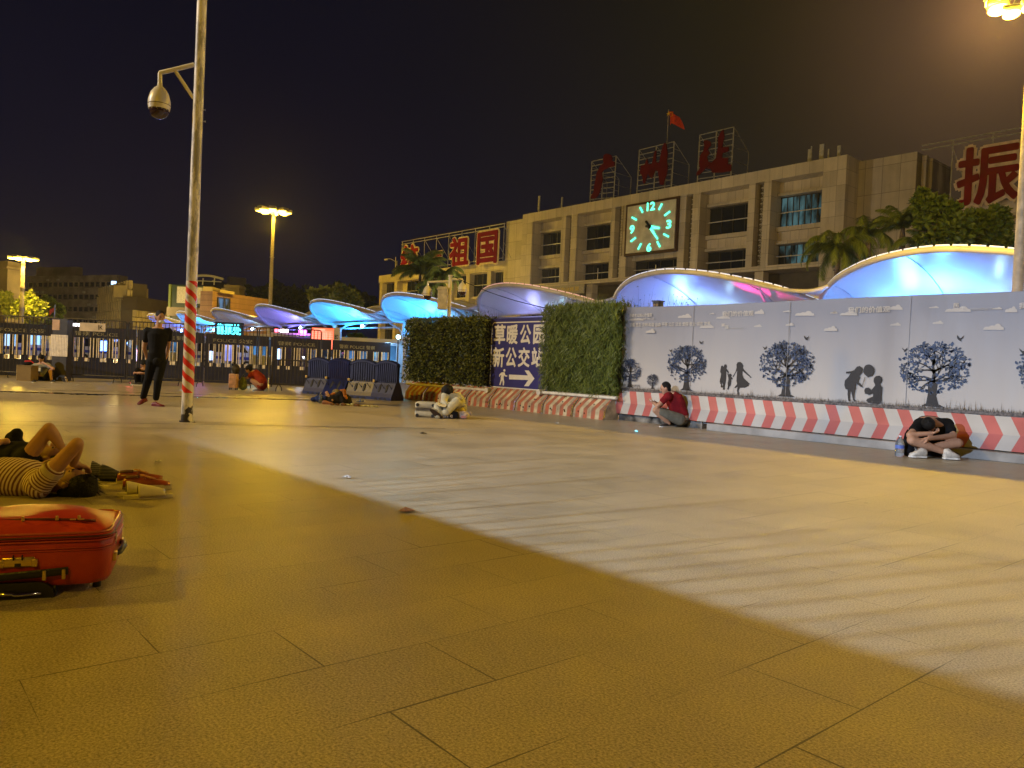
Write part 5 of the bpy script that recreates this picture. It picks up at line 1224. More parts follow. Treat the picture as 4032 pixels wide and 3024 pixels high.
FIG = {
 'printed_father': z6([(1113, 700), (1130, 700), (1137, 720), (1130, 740), (1148, 760), (1155, 780), (1145, 785), (1130, 765), (1128, 800), (1125, 850), (1115, 900), (1110, 945), (1097, 945), (1098, 900), (1090, 870), (1085, 890), (1095, 910), (1085, 925), (1075, 915), (1080, 900), (1065, 870), (1075, 820), (1080, 790), (1070, 770), (1075, 740), (1080, 715), (1095, 710), (1103, 725)]),
 'printed_child': z6([(1160, 790), (1175, 790), (1183, 805), (1178, 820), (1192, 832), (1190, 848), (1180, 840), (1177, 870), (1170, 905), (1160, 915), (1150, 942), (1138, 942), (1145, 910), (1142, 880), (1150, 850), (1150, 830), (1140, 790), (1148, 780), (1155, 805)]),
 'printed_mother': z6([(1240, 680), (1265, 675), (1285, 690), (1298, 715), (1292, 735), (1310, 760), (1340, 790), (1375, 825), (1368, 832), (1330, 800), (1290, 765), (1285, 800), (1300, 835), (1355, 885), (1340, 910), (1310, 925), (1260, 925), (1248, 955), (1255, 990), (1240, 992), (1232, 950), (1240, 915), (1215, 930), (1208, 925), (1235, 890), (1228, 860), (1232, 800), (1235, 760), (1200, 820), (1190, 820), (1220, 770), (1230, 730), (1228, 700)]),
 'printed_girl': z7([(385, 760), (410, 753), (430, 775), (432, 800), (415, 825), (402, 840), (410, 855), (400, 870), (395, 890), (430, 925), (430, 938), (410, 930), (375, 905), (372, 950), (362, 990), (360, 1040), (380, 1060), (365, 1065), (350, 1050), (340, 1000), (335, 965), (325, 980), (322, 1045), (328, 1060), (310, 1060), (303, 1000), (305, 960), (285, 955), (275, 920), (280, 880), (310, 850), (330, 815), (290, 820), (290, 805), (335, 800), (362, 790)]),
 'printed_boy': z7([(550, 843), (580, 838), (602, 855), (603, 885), (585, 915), (605, 940), (600, 1000), (598, 1075), (560, 1082), (480, 1072), (465, 1055), (475, 1040), (525, 1020), (525, 990), (490, 1005), (455, 995), (448, 965), (460, 945), (490, 942), (510, 965), (530, 940), (545, 920), (530, 890), (532, 860)]),
 'printed_balloon': z7([(488+48*math.cos(k*PI/9), 793-53*math.sin(k*PI/9)+(8 if k == 13 else 0)) for k in range(18)]),
}
for k_, pl in FIG.items():
    q = MB(); flat(q, pl, 1)
    if k_ == 'printed_balloon':
        P_ = [PL(x, y, 1) for x, y in z7([(455, 850), (445, 885), (432, 918), (412, 938)])]; ribbon(q, [(p.x, p.z) for p in P_], .004, .003, P_[0].y)
    q.build(k_, INK, bn, fix=False)
for bx_, by_, s_, f_ in ((590, 563, 16, 1), (890, 485, 20, -1), (1500, 538, 20, 1), (1908, 440, 26, -1)):
    q = MB(); flat(q, z6([(bx_+u_*s_*f_, by_+v_*s_) for u_, v_ in ((-1, -.7), (-.3, -.1), (.1, .1), (.5, -.2), (1, -.8), (.95, .1), (.6, .6), (.2, .9), (-.3, 1), (-.1, .6), (-.6, .1))]), 1); q.build('printed_bird', INK, bn, fix=False)
for bx_, by_, s_, f_ in ((800, 610, 24, 1), (1288, 508, 32, -1), (1830, 622, 36, 1)):
    q = MB(); flat(q, z7([(bx_+u_*s_*f_, by_+v_*s_) for u_, v_ in ((-1, -.7), (-.3, -.1), (.1, .1), (.5, -.2), (1, -.8), (.95, .1), (.6, .6), (.2, .9), (-.3, 1), (-.1, .6), (-.6, .1))]), 1); q.build('printed_bird', INK, bn, fix=False)
def cloud(cx_, cy_, w_, h_, seed, zz=z6):
    r = random.Random(seed); pts = [(-1, 1), (-.95, .7)]
    lob = [(-.6, .35, .35), (-.1, .55, .4), (.45, .9, .4), (.85, .3, .2)]
    lob = [(-.62, .42, .34), (-.12, .62, .40), (.40, .92, .40), (.80, .40, .22)]
    for k in range(29):
        x = -.95+1.90*k/28; y = .12+max((h0*math.sqrt(max(0, 1-((x-c)/ww)**2)) for c, h0, ww in lob), default=0)*.85; pts.append((x, 1-2*min(y, 1)))
    pts += [(.97, .7), (1, 1)]
    q = MB(); flat(q, zz([(cx_+x*w_, cy_+y*h_) for x, y in pts]), 0); q.build('printed_cloud', CLD, bn, fix=False)
for a in ((255, 262, 75, 14), (727, 228, 68, 23), (990, 207, 26, 9), (1098, 240, 68, 18), (1450, 187, 48, 25), (1715, 184, 38, 10), (1888, 203, 95, 26), (2168, 194, 34, 11), (940, 325, 70, 24), (395, 373, 46, 24), (1435, 324, 38, 14), (1743, 310, 40, 16), (135, 343, 30, 10)):
    cloud(*a, seed=a[0])
for a in ((185, 287, 32, 11), (313, 292, 78, 22), (715, 240, 70, 25), (1055, 240, 44, 10), (1265, 255, 115, 28), (1605, 250, 44, 12), (1728, 258, 55, 29), (720, 388, 48, 15), (1090, 372, 48, 16), (1575, 410, 92, 30), (155, 425, 60, 25)):
    cloud(*a, seed=a[0]+7, zz=z7)
LET = mat('print_white', (.50, .45, .38), .5, var=.05)
LETG = mat('print_grey', (.36, .35, .34), .5, var=.05)
def ptext(s_, x0, y1, x1, y0, zz, m=LET, bold=.02, nm='printed_text', fast=False):
    (a, b) = zz([(x0, y0), (x1, y1)]); A = PL(*a, 2); ctr = ((a[0]+b[0])/2, (a[1]+b[1])/2)
    B1 = PL(b[0], ctr[1], 2); A1 = PL(a[0], ctr[1], 2); zc = (A1.z+B1.z)/2; hz = abs(PL(ctr[0], a[1], 2).z-PL(ctr[0], b[1], 2).z)
    q = MB(); put_text(q, s_, (A1.x, A1.y-.001, zc-hz/2), (B1.x-A1.x, 0, 0), (0, 0, hz), bold); q.build(nm, m, bn, fix=False)
ptext('我们的价值观', 1085, 182, 1400, 236, z6); ptext('我们的价值观', 300, 236, 680, 292, z7); ptext('我们的价值观', 1790, 196, 2200, 252, z7)
ptext('社会主义核心价值观', 190, 207, 415, 243, z6); ptext('SOCIALIST CORE VALUES', 200, 250, 430, 268, z6, bold=.0)
ptext('富强 民主 文明 和谐 自由 平等 公正 法治 爱国 敬业 诚信 友善', 188, 292, 985, 332, z6, bold=.01)
ptext('富', 1083, 303, 1117, 335, z6); ptext('强', 1116, 322, 1153, 360, z6); ptext('PROSPERITY', 1178, 343, 1320, 358, z6, LETG, 0)
ptext('民', 1225, 206, 1275, 245, z7); ptext('主', 1278, 235, 1328, 276, z7); ptext('DEMOCRACY', 1370, 248, 1562, 270, z7, LETG, 0)
ptext('制作维护:', 85, 888, 158, 912, z6, INK, .0); ptext('1855658070', 178, 894, 292, 914, z6, INK, .0)
# printed grass strip
q = MB(); r = random.Random(3)
x = X0
y = YB-.022
q.add([Vector((X0, y, ZG+.005)), Vector((X1, y, ZG+.005)), Vector((X1, y, ZG+.055)), Vector((X0, y, ZG+.055))], [(0, 1, 2, 3)])
while x < X1:
    h_ = r.uniform(.05, .11) if r.random() < .94 else r.uniform(.14, .22); w_ = r.uniform(.004, .012); l_ = r.uniform(-.03, .03)
    q.add([Vector((x, y-.001, ZG+.045)), Vector((x+w_, y-.001, ZG+.045)), Vector((x+l_, y-.001, ZG+.02+h_))], [(0, 1, 2)]); x += r.uniform(.004, .012)
q.build('printed_grass', mat('print_grass', (.12, .10, .085), .6, var=.5, scale=30), bn, fix=False)['kind'] = 'stuff'
for k in range(5):
    q = MB(); xk = X0+1.9+k*2.05; q.ab((xk, YB-.0195, ZG+.06), (xk+.006, YB-.013, ZT_-.02)); q.build('panel_seam', mat('seam_grey', (.30, .29, .29), .6), bn)
# kerb under the banner
q = MB(); a = G(2776, 1692); yk = 12.22
kx = BX(2778, 1680, yk).x
q.rbox(((kx+1)/2-.0, yk+.16, .065), (1-kx, .26, .13), .012); q.build('kerb', mat('kerb_concrete', (.30, .29, .27), .8, scale=3, bump=.4))['kind'] = 'structure'
q = MB(); q.ab((X0+.1, YB-.02, 0), (kx-.3, YB+.15, .16)); 
o = q.build('painted_footing', mat('footing_old_paint', (.16, .15, .13), .8, var=.8, scale=5, bump=.3)); tag(o, 'dark scuffed concrete footing under the left end of the banner', 'footing')
# blue road sign ---------------------------------------------------
YS = 12.62
def zs(x, y): return (1900+x/5.027, 1230+y/5.027)
def SGp(x, y, k=0): px_, py_ = zs(x, y); p = AY(px_, py_, YS-.03-.004*k); return p
sg = thing('direction_sign', (-14.5, YS, .5), 'blue sign 草暖公园 新公交站 with walking man and white arrow between two hedges', 'sign')
sx0 = SGp(130, 700).x; sx1 = SGp(1330, 700).x; sz1 = SGp(600, 110).z; sz0 = SGp(600, 1600).z
q = MB(); q.ab((sx0, YS-.03, sz0), (sx1, YS+.03, sz1)); q.build('plate', mat('sign_blue', (.035, .03, .17), .35, var=.1, scale=2, bump=.03), sg)
SW = mat('sign_white', (.72, .68, .60), .4, var=.04, scale=3, bump=.02)
q = MB()
fx0, fx1, fz0, fz1, rr = SGp(175, 800).x, sx1-.08, SGp(600, 1500).z, SGp(600, 195).z, .10
out = []
for (cx_, cz_, a0) in ((fx1-rr, fz1-rr, 0), (fx0+rr, fz1-rr, 90), (fx0+rr, fz0+rr, 180), (fx1-rr, fz0+rr, 270)):
    for k in range(7): a = rad(a0+k*15); out.append((cx_+rr*math.cos(a), cz_+rr*math.sin(a)))
out.append(out[0]); ribbon(q, out, .014, .014, YS-.036); q.build('border_line', SW, sg, fix=False)
def stext(s_, x0, y0, x1, y1, nm='lettering'):
    xa, xb = SGp(x0, (y0+y1)/2, 1).x, SGp(x1, (y0+y1)/2, 1).x; za, zb = SGp((x0+x1)/2, y1, 1).z, SGp((x0+x1)/2, y0, 1).z
    q = MB(); put_text(q, s_, (xa, YS-.037, za), (xb-xa, 0, 0), (0, 0, zb-za), .03); q.build(nm, SW, sg, fix=False)
for s_, x0, x1, d in (('草', 232, 455, 0), ('暖', 485, 702, 0), ('公', 745, 962, 0), ('园', 1008, 1235, 0)): stext(s_, x0, 238, x1, 630)
for s_, x0, x1 in (('新', 200, 430), ('公', 462, 675), ('交', 708, 938), ('站', 972, 1195)): stext(s_, x0, 690, x1, 1085)
q = MB(); flat2 = lambda P: q.add([SGp(x, y, 1) for x, y in P], [tuple(range(len(P)))])
flat2([(525, 1230), (900, 1248), (832, 1148), (915, 1150), (1028, 1310), (912, 1462), (820, 1460), (905, 1340), (525, 1325)]); q.build('arrow', SW, sg, fix=False)
q = MB()
flat2([(432+22*math.cos(k*PI/6), 1148+28*math.sin(k*PI/6)) for k in range(12)])
flat2([(405, 1185), (435, 1185), (445, 1215), (450, 1240), (490, 1250), (485, 1272), (440, 1265), (425, 1240), (418, 1290), (420, 1320), (430, 1380), (422, 1445), (400, 1445), (400, 1385), (390, 1340), (375, 1370), (355, 1440), (332, 1432), (350, 1370), (362, 1320), (360, 1280), (370, 1240), (345, 1250), (340, 1280), (325, 1268), (335, 1225), (375, 1190)])
q.build('walking_figure', SW, sg, fix=False)
q = MB()
for x in (sx0+.25, sx1-.4): q.cyl((x, YS+.08, 0), (x, YS+.08, sz1-.1), .03, n=8)
q.build('post', STEEL, sg)
# hedges -------------------------------------------------------------
def leafmat(name, c, c2):
    m, nt, b = newmat(name); N, L = nt.nodes, nt.links
    g = N.new('ShaderNodeNewGeometry'); r = N.new('ShaderNodeValToRGB'); L.new(g.outputs['Random Per Island'], r.inputs[0])
    r.color_ramp.elements[0].color = (*c, 1); r.color_ramp.elements[1].color = (*c2, 1)
    L.new(r.outputs[0], b.inputs['Base Color']); b.inputs['Roughness'].default_value = .45; b.inputs['Specular IOR Level'].default_value = .4
    out = [n for n in N if n.type == 'OUTPUT_MATERIAL'][0]; t = N.new('ShaderNodeBsdfTranslucent'); L.new(r.outputs[0], t.inputs[0])
    mx = N.new('ShaderNodeMixShader'); mx.inputs[0].default_value = .25; L.new(b.outputs[0], mx.inputs[1]); L.new(t.outputs[0], mx.inputs[2]); L.new(mx.outputs[0], out.inputs[0])
    MATS[name] = m; return m
LF1 = leafmat('hedge_leaf', (.03, .05, .012), (.20, .22, .04)); LF2 = leafmat('hedge_grass', (.04, .07, .01), (.20, .24, .035))
SOIL = mat('hedge_core', (.012, .014, .008), .9)
def add_leaf(mb_, p, d, n_, s_, wd=.42):
    d = d.normalized(); w_ = d.cross(n_)
    if w_.length < 1e-4: w_ = Vector((1, 0, 0))
    w_.normalize(); c_ = n_*s_*.12
    mb_.add([p, p+d*s_*.45+w_*s_*wd*.5+c_, p+d*s_, p+d*s_*.45-w_*s_*wd*.5+c_], [(0, 1, 2, 3)])
def rv(r): return Vector((r.gauss(0, 1), r.gauss(0, 1), r.gauss(0, 1))).normalized()
def hedge(px0, px1, ztop, label, n_, blade, seed, m, zbot=.52):
    r = random.Random(seed)
    xa, xb = AY(px0, 1400, 12.38).x, AY(px1, 1400, 12.38).x
    t = thing('hedge', ((xa+xb)/2, 12.6, .5), label, 'hedge', 'green wall panels beside the blue sign')
    q = MB(); q.ab((xa+.1, 12.45, zbot), (xb-.1, 12.85, ztop-.12)); q.build('planting_core', SOIL, t)
    q = MB()
    for k in range(n_):
        f = r.random()
        bump_ = .06*math.sin(k*.37)+0
        if f < .8: p = Vector((r.uniform(xa, xb), 0, r.uniform(zbot-.03, ztop-.02))); p.y = 12.42+.07*math.sin(p.x*4.3+1)*math.sin(p.z*5+p.x*2)+.035*math.sin(p.x*13)*math.sin(p.z*11)-r.random()*.13; nn = Vector((0, -1, 0))
        elif f < .93: p = Vector((r.uniform(xa, xb), r.uniform(12.35, 12.85), ztop-.1+.05*math.sin(seed+3*k)+r.random()*.06)); nn = Vector((0, 0, 1))
        else: p = Vector((xb-r.random()*.06 if r.random() < .5 else xa+r.random()*.06, r.uniform(12.35, 12.85), r.uniform(zbot, ztop))); nn = Vector((1, 0, 0))
        if p.z > ztop-.1: 
            ed = min(p.x-xa, xb-p.x)
            if ed < .12 and r.random() < .6: continue
        if blade: d = Vector((r.gauss(0, .55), -abs(r.gauss(.3, .3)), r.choice((1, 1, -.6))*abs(r.gauss(1, .3)))); add_leaf(q, p, d, nn, r.uniform(.08, .19), .12)
        else: d = rv(r)+nn*.7+Vector((0, 0, -.3)); add_leaf(q, p, d, (nn+rv(r)*.6).normalized(), r.uniform(.04, .10), .6)
    q.build('leaves', m, t, fix=False)['kind'] = 'stuff'
    q = MB()
    for k in range(420 if blade else 320):      # shoots rising over the top
        x = r.uniform(xa+.1, xb-.05); p = Vector((x, r.uniform(12.38, 12.8), ztop-.1)); h_ = abs(r.gauss(.12, .10))+.09
        l_ = r.gauss(0, .3); d = Vector((l_, r.gauss(0, .1), 1)).normalized(); w_ = Vector((.004, 0, 0))
        q.add([p-w_, p+w_, p+d*h_*.6+w_*.7, p+d*h_+Vector((l_*.05, 0, 0))], [(0, 1, 2, 3)])
        if r.random() < .4: add_leaf(q, p+d*h_*.7, rv(r), Vector((0, -1, 0)), .05)
    q.build('shoots', m, t, fix=False)['kind'] = 'stuff'
    return t
hedge(1597, 1913, 2.33, 'dark broad-leaved hedge panel left of the blue sign', 9500, False, 1, LF1)
hedge(2140, 2443, 2.47, 'bright grassy hedge panel between the blue sign and the banner', 15000, True, 2, LF2)
# weeds above the banner's left end
q = MB(); r = random.Random(9)
for k in range(70):
    x = BX(r.choice((2460, 2520, 2560, 2600, 2610, 2500, 2640)), 1200).x+r.gauss(0, .18); p = Vector((x, 12.95, 2.35)); h_ = abs(r.gauss(.18, .12))+.1; l_ = r.gauss(0, .35)
    d = Vector((l_, 0, 1)).normalized(); w_ = Vector((.004, 0, 0)); q.add([p-w_, p+w_, p+d*h_], [(0, 1, 2)])
    if r.random() < .5: add_leaf(q, p+d*h_*.8, rv(r), Vector((0, -1, 0)), .05)
q.ab((BX(2450, 1200).x, 12.78, .3), (BX(2660, 1200).x, 13.1, 2.33))
o = q.build('weed_clump', LF1, fix=False); tag(o, 'thin weeds sticking up behind the left end of the banner', 'weeds', kind='stuff')
# little lantern box above the banner
c_ = AY(2592, 1193, 13.0); t = thing('lantern_box', (c_.x, 13, 2.2), 'small black lantern with pierced ornament peeking over the banner', 'lantern')
q = MB(); q.rbox((c_.x, 13, c_.z-.05), (.17, .17, .16), .02); q.box((c_.x, 13, c_.z+.035), (.2, .2, .025)); q.build('housing', mat('lantern_black', (.02, .015, .01), .5), t)
q = MB()
for k in (-1, 1): q.tube([(c_.x+k*.04+.022*math.cos(a), 12.91, c_.z-.05+.022*math.sin(a)) for a in [i*PI/4 for i in range(9)]], .006, 4)
q.cyl((c_.x-.07, 12.91, c_.z-.05), (c_.x+.07, 12.91, c_.z-.05), .005, n=4); q.build('ornament', mat('lantern_gold', (.45, .28, .1), .5), t)
q = MB(); q.cyl((c_.x, 13, 0), (c_.x, 13, c_.z-.12), .04, n=8); q.build('post', STEEL, t)
# white pipes along the hedge feet
PIPE = mat('pipe_white', (.66, .62, .52), .45, var=.15, scale=6)
for i, (a, b, ea, eb) in enumerate((((1600, 1512), (1925, 1535), 0, 1), ((2130, 1541), (2428, 1572), 1, 0))):
    A, B_ = AY(*a, 12.26), AY(*b, 12.26); zm = (A.z+B_.z)/2; A.z = B_.z = zm
    t = thing('rail_pipe', (A.x, 12.26, 0), ['white pipe rail under the left hedge with a round end cap', 'white pipe rail under the right hedge with a round end cap'][i], 'pipe', 'white pipes under the hedges')
    q = MB(); q.cyl(A, B_, .036, n=12); q.build('pipe', PIPE, t, smooth=True)
    e_ = B_ if eb else A
    q = MB(); q.cyl(e_+Vector((0, -.09, 0)), e_+Vector((0, .08, 0)), .068, n=16); q.build('end_cap', PIPE, t, smooth=True)
    q = MB()
    for k in range(6): p = A.lerp(B_, (k+.5)/6); q.cyl((p.x, 12.4, .3), (p.x, 12.27, zm), .012, n=5)
    q.build('bracket', STEEL, t)
# striped concrete barriers --------------------------------------------
RB = mat('barrier_red', (.34, .085, .035), .75, var=.35, scale=5, bump=.35, dark=(.20, .10, .06)); CB = mat('barrier_cream', (.50, .42, .26), .75, var=.2, scale=6, bump=.35, dark=(.25, .20, .13))
xs0 = AY(1602, 1560, 12.15).x; xs1 = X0+.12; nb = 8; bl = (xs1-xs0)/nb
def barrier(i):
    L_ = bl-.03; t = thing('striped_barrier', (xs0+i*bl, 0, 0), 'low concrete barrier with slanted red and cream stripes', 'barrier', 'striped concrete barriers below the hedges and sign')
    q = MB(); npair = 4; y0, y1, y2 = 12.08, 12.15, 12.36; za, zb_ = .20, .50; x0 = xs0+i*bl
    P = [(y0, 0), (y0+.01, za), (y2-.02, zb_)]
    for k in range(npair*2+1):
        xa = x0+L_*(k/(npair*2)); xb = x0+L_*((k+1)/(npair*2))
        sl = .17
        cl = lambda v: min(max(v, x0), x0+L_)
        q.mi(k % 2)
        q.add([Vector((cl(xa-sl*.0-.17+.0), y0, 0)), Vector((cl(xb-.17), y0, 0)), Vector((cl(xb-.17), y0+.02, za)), Vector((cl(xa-.17), y0+.02, za)), Vector((cl(xb), y2-.03, zb_)), Vector((cl(xa), y2-.03, zb_))], [(0, 1, 2, 3), (3, 2, 4, 5)])
    q.mi(1); q.add([Vector((x0, y0, 0)), Vector((x0, y0+.02, za)), Vector((x0, y2-.03, zb_)), Vector((x0, 12.5, zb_)), Vector((x0, 12.5, 0))], [(0, 1, 2, 3, 4)])
    q.add([Vector((x0+L_, y0, 0)), Vector((x0+L_, y0+.02, za)), Vector((x0+L_, y2-.03, zb_)), Vector((x0+L_, 12.5, zb_)), Vector((x0+L_, 12.5, 0))], [(0, 4, 3, 2, 1)])
    q.add([Vector((x0, y2-.03, zb_)), Vector((x0+L_, y2-.03, zb_)), Vector((x0+L_, 12.5, zb_)), Vector((x0, 12.5, zb_))], [(0, 1, 2, 3)])
    q.build('concrete_body', [RB, CB], t, fix=False)
    r = random.Random(i); q = MB()
    for k in range(5):
        x = x0+r.uniform(.08, L_-.08); z = r.choice((.1, .13, .3)); yy = y0+.01 if z < .2 else y0+.02+(z-.2)*.75; q.sph((x, yy, z), (.02*r.uniform(.6, 1.4), .012, .02), 8, 5)
    q.build('chipped_holes', mat('hole_dark', (.05, .03, .02), .9), t)['kind'] = 'stuff'
    return t
lb = ['leftmost, beside the blue plastic barriers', 'second from the left, below the left hedge', 'third from the left, behind the seated person in white', 'fourth from the left, at the pipe end cap', 'below the left half of the blue sign', 'below the right half of the blue sign', 'below the grassy hedge', 'rightmost, touching the banner']
for i in range(nb):
    t = barrier(i); t['label'] = 'striped red and cream concrete barrier, '+lb[i]
# ================================================================== POLES, LAMPS, FENCES
# striped camera pole
pb = G(735, 1661); PD = depth_of(pb)
m, nt, b = newmat('pole_paint'); N, L = nt.nodes, nt.links
tc = N.new('ShaderNodeTexCoord'); sp = N.new('ShaderNodeSeparateXYZ'); L.new(tc.outputs['Object'], sp.inputs[0])
def MM(N, L, op, a, c=None):
    q = N.new('ShaderNodeMath'); q.operation = op
    for i, x in enumerate((a, c)):
        if x is None: continue
        if isinstance(x, (int, float)): q.inputs[i].default_value = x
        else: L.new(x, q.inputs[i])
    return q.outputs[0]
no = N.new('ShaderNodeTexNoise'); no.inputs['Scale'].default_value = 1; no.inputs['Detail'].default_value = 8; no.inputs['Roughness'].default_value = .7
mp = N.new('ShaderNodeMapping'); mp.inputs['Scale'].default_value = (9, 9, 2.2); L.new(tc.outputs['Object'], mp.inputs[0]); L.new(mp.outputs[0], no.inputs['Vector'])
zf = MM(N, L, 'LESS_THAN', sp.outputs[2], .43); zt = MM(N, L, 'GREATER_THAN', sp.outputs[2], 2.07)
ext = MM(N, L, 'MULTIPLY', zt, .05)
rr = N.new('ShaderNodeValToRGB'); L.new(MM(N, L, 'ADD', no.outputs[0], ext), rr.inputs[0]); rr.color_ramp.elements[0].position = .50; rr.color_ramp.elements[0].color = (.74, .72, .70, 1); rr.color_ramp.elements[1].position = .58; rr.color_ramp.elements[1].color = (.32, .32, .34, 1)
n2 = N.new('ShaderNodeTexNoise'); n2.inputs['Scale'].default_value = 3.3; n2.inputs['Detail'].default_value = 6; L.new(tc.outputs['Object'], n2.inputs['Vector'])
bot = N.new('ShaderNodeMapRange'); bot.inputs[1].default_value = .55; bot.inputs[2].default_value = 0; bot.inputs[3].default_value = 0; bot.inputs[4].default_value = .3; L.new(sp.outputs[2], bot.inputs[0])
sc_ = MM(N, L, 'GREATER_THAN', MM(N, L, 'ADD', n2.outputs[0], bot.outputs[0]), .72)
mx = N.new('ShaderNodeMix'); mx.data_type = 'RGBA'; L.new(sc_, mx.inputs[0]); L.new(rr.outputs[0], mx.inputs[6]); mx.inputs[7].default_value = (.03, .025, .025, 1)
L.new(mx.outputs[2], b.inputs['Base Color']); b.inputs['Roughness'].default_value = .42
POLE = m
m, nt, b = newmat('pole_tape'); N, L = nt.nodes, nt.links
tc = N.new('ShaderNodeTexCoord'); sp = N.new('ShaderNodeSeparateXYZ'); L.new(tc.outputs['Object'], sp.inputs[0])
no = N.new('ShaderNodeTexNoise'); no.inputs['Scale'].default_value = 4; L.new(tc.outputs['Object'], no.inputs['Vector'])
# angle measured facing the camera
av = MM(N, L, 'ARCTAN2', sp.outputs[0], MM(N, L, 'MULTIPLY', sp.outputs[1], -1))
ph = MM(N, L, 'ADD', MM(N, L, 'DIVIDE', av, PI), MM(N, L, 'DIVIDE', sp.outputs[2], .205))
ph = MM(N, L, 'ADD', ph, MM(N, L, 'MULTIPLY', no.outputs[0], .45))
fr = MM(N, L, 'GREATER_THAN', MM(N, L, 'FRACT', ph), .54)
n2 = N.new('ShaderNodeTexNoise'); n2.inputs['Scale'].default_value = 14; n2.inputs['Detail'].default_value = 6; L.new(tc.outputs['Object'], n2.inputs['Vector'])
cm = N.new('ShaderNodeMix'); cm.data_type = 'RGBA'; L.new(fr, cm.inputs[0]); cm.inputs[6].default_value = (.72, .66, .58, 1); cm.inputs[7].default_value = (.72, .035, .012, 1)
dm = N.new('ShaderNodeMix'); dm.data_type = 'RGBA'; rz = N.new('ShaderNodeValToRGB'); rz.color_ramp.elements[0].position = .56; rz.color_ramp.elements[1].position = .70; L.new(n2.outputs[0], rz.inputs[0]); L.new(MM(N, L, 'MULTIPLY', rz.outputs[0], .6), dm.inputs[0]); L.new(cm.outputs[2], dm.inputs[6]); dm.inputs[7].default_value = (.12, .11, .11, 1)
L.new(dm.outputs[2], b.inputs['Base Color']); b.inputs['Roughness'].default_value = .3
TAPE = m
cp = thing('camera_pole', (pb.x, pb.y, 0), 'scuffed tall pole with spiral red and white tape and one dome camera arm', 'pole')
q = MB(); q.cyl((pb.x, pb.y, 0), (pb.x, pb.y, 7.2), .081, .066, n=24); q.build('shaft', POLE, cp, smooth=True)
q = MB(); q.cyl((pb.x, pb.y, .43), (pb.x, pb.y, 2.07), .0815, .0785, n=28, caps=False); q.build('striped_tape', TAPE, cp, smooth=True)
q = MB(); q.cyl((pb.x, pb.y, 0), (pb.x, pb.y, .02), .105, n=20); q.build('base_flange', POLE, cp)
CAMW = mat('camera_white', (.66, .62, .50), .35, var=.06, scale=5, bump=.03)
DOME = glass('dome_dark', (.03, .012, .015), .05)
def dome_camera(par, top, s, r_=.1):
    q = MB(); q.lathe(top, [(.025*s, 0), (.03*s, -.05*s), (.06*s, -.075*s), (.10*s, -.13*s), (.125*s, -.22*s), (.127*s, -.27*s), (.12*s, -.275*s), (.127*s, -.28*s), (.12*s, -.33*s)], 24); o = q.build('dome_camera', CAMW, par, smooth=50)
    q = MB(); q.lathe(top, [(.113*s, -.33*s), (.108*s, -.37*s), (.085*s, -.41*s), (.045*s, -.435*s), (.005*s, -.44*s)], 24); q.build('dome_glass', DOME, o, smooth='all')
    q = MB()
    for k in range(12): a = k*PI/6; q.sph(Vector(top)+Vector((.112*s*math.cos(a), .112*s*math.sin(a), -.335*s)), .006*s, 6, 4)
    q.build('led_ring', mat('led_white', (.8, .8, .75), .3), o)['kind'] = 'stuff'
    q = MB(); q.lathe(top, [(.1285*s, -.272*s), (.1285*s, -.278*s)], 24); q.build('seam', mat('seam_brown', (.10, .06, .02), .6), o)
    return o
Pz = lambda x, y, dd=0: AD(500+x/4.1475, 200+y/4.1475, PD+dd)
a0, a1, a2, a3 = Pz(1098, 225), Pz(540, 365, -.05), Pz(548, 395, -.05), Pz(540, 520, -.05)
q = MB(); q.tube([a0, a0.lerp(a1, .5), a1+UP*.005, a1.lerp(a3, .12)-RIGHT*.0, a3], .032, 12); q.cyl(Pz(775, 310, -.02), Pz(1085, 770), .026, n=10); q.build('arm', CAMW, cp, smooth=True)
dome_camera(cp, Pz(540, 510, -.05), 1.22)
q = MB()
for y in (965, 1155): q.cyl(Pz(1250, y), Pz(1282, y), .008, n=6); q.cyl(Pz(1274, y), Pz(1280, y), .014, n=6)
q.build('bolts', STEEL, cp)
# double dome camera post behind the left hedge -----------------------
c_ = AY(1768, 1230, 14.5); DD = depth_of(c_); Pc = lambda x, y, dd=0: AD(1450+x/3.687, 850+y/3.687, DD+dd)
tp = thing('camera_post', (c_.x, c_.y, 0), 'cream post with two dome cameras and a grey cabinet behind the left hedge', 'pole')
top = Pc(1195, 870); q = MB(); q.cyl((top.x, top.y, 0), top, .072, .058, n=16); q.cyl(top-UP*.03, top+UP*.02, .08, n=12); q.build('shaft', CAMW, tp, smooth=True)
q = MB(); l_ = Pc(870, 960); q.tube([Pc(1180, 950), Pc(900, 960), l_-RIGHT*.0, Pc(868, 990)], .038, 10); q.build('arm', CAMW, tp, smooth=True); dome_camera(tp, Pc(866, 985), 1.18)
q = MB(); q.tube([Pc(1210, 920), Pc(1370, 922), Pc(1372, 950)], .038, 10); q.build('arm', CAMW, tp, smooth=True); dome_camera(tp, Pc(1370, 940), 1.10)
R3 = Matrix((RIGHT, FWD, UP)).transposed()
q = MB(); q.rbox(Pc(1078, 1195, -.12), (.30, .22, .72), .015, R3); q.build('cabinet', mat('cabinet_grey', (.50, .46, .40), .5), tp); q = MB(); q.rbox(Pc(1078, 1070, -.12), (.34, .26, .05), .01, R3); q.build('cabinet_lid', MATS['cabinet_grey'], tp)
q = MB(); A, B_ = Pc(1210, 870), AY(2190, 1222, 14.5); q.tube([A.lerp(B_, k/10)-UP*.12*math.sin(k/10*PI) for k in range(11)], .012, 5); q.build('cable', BLK, tp)
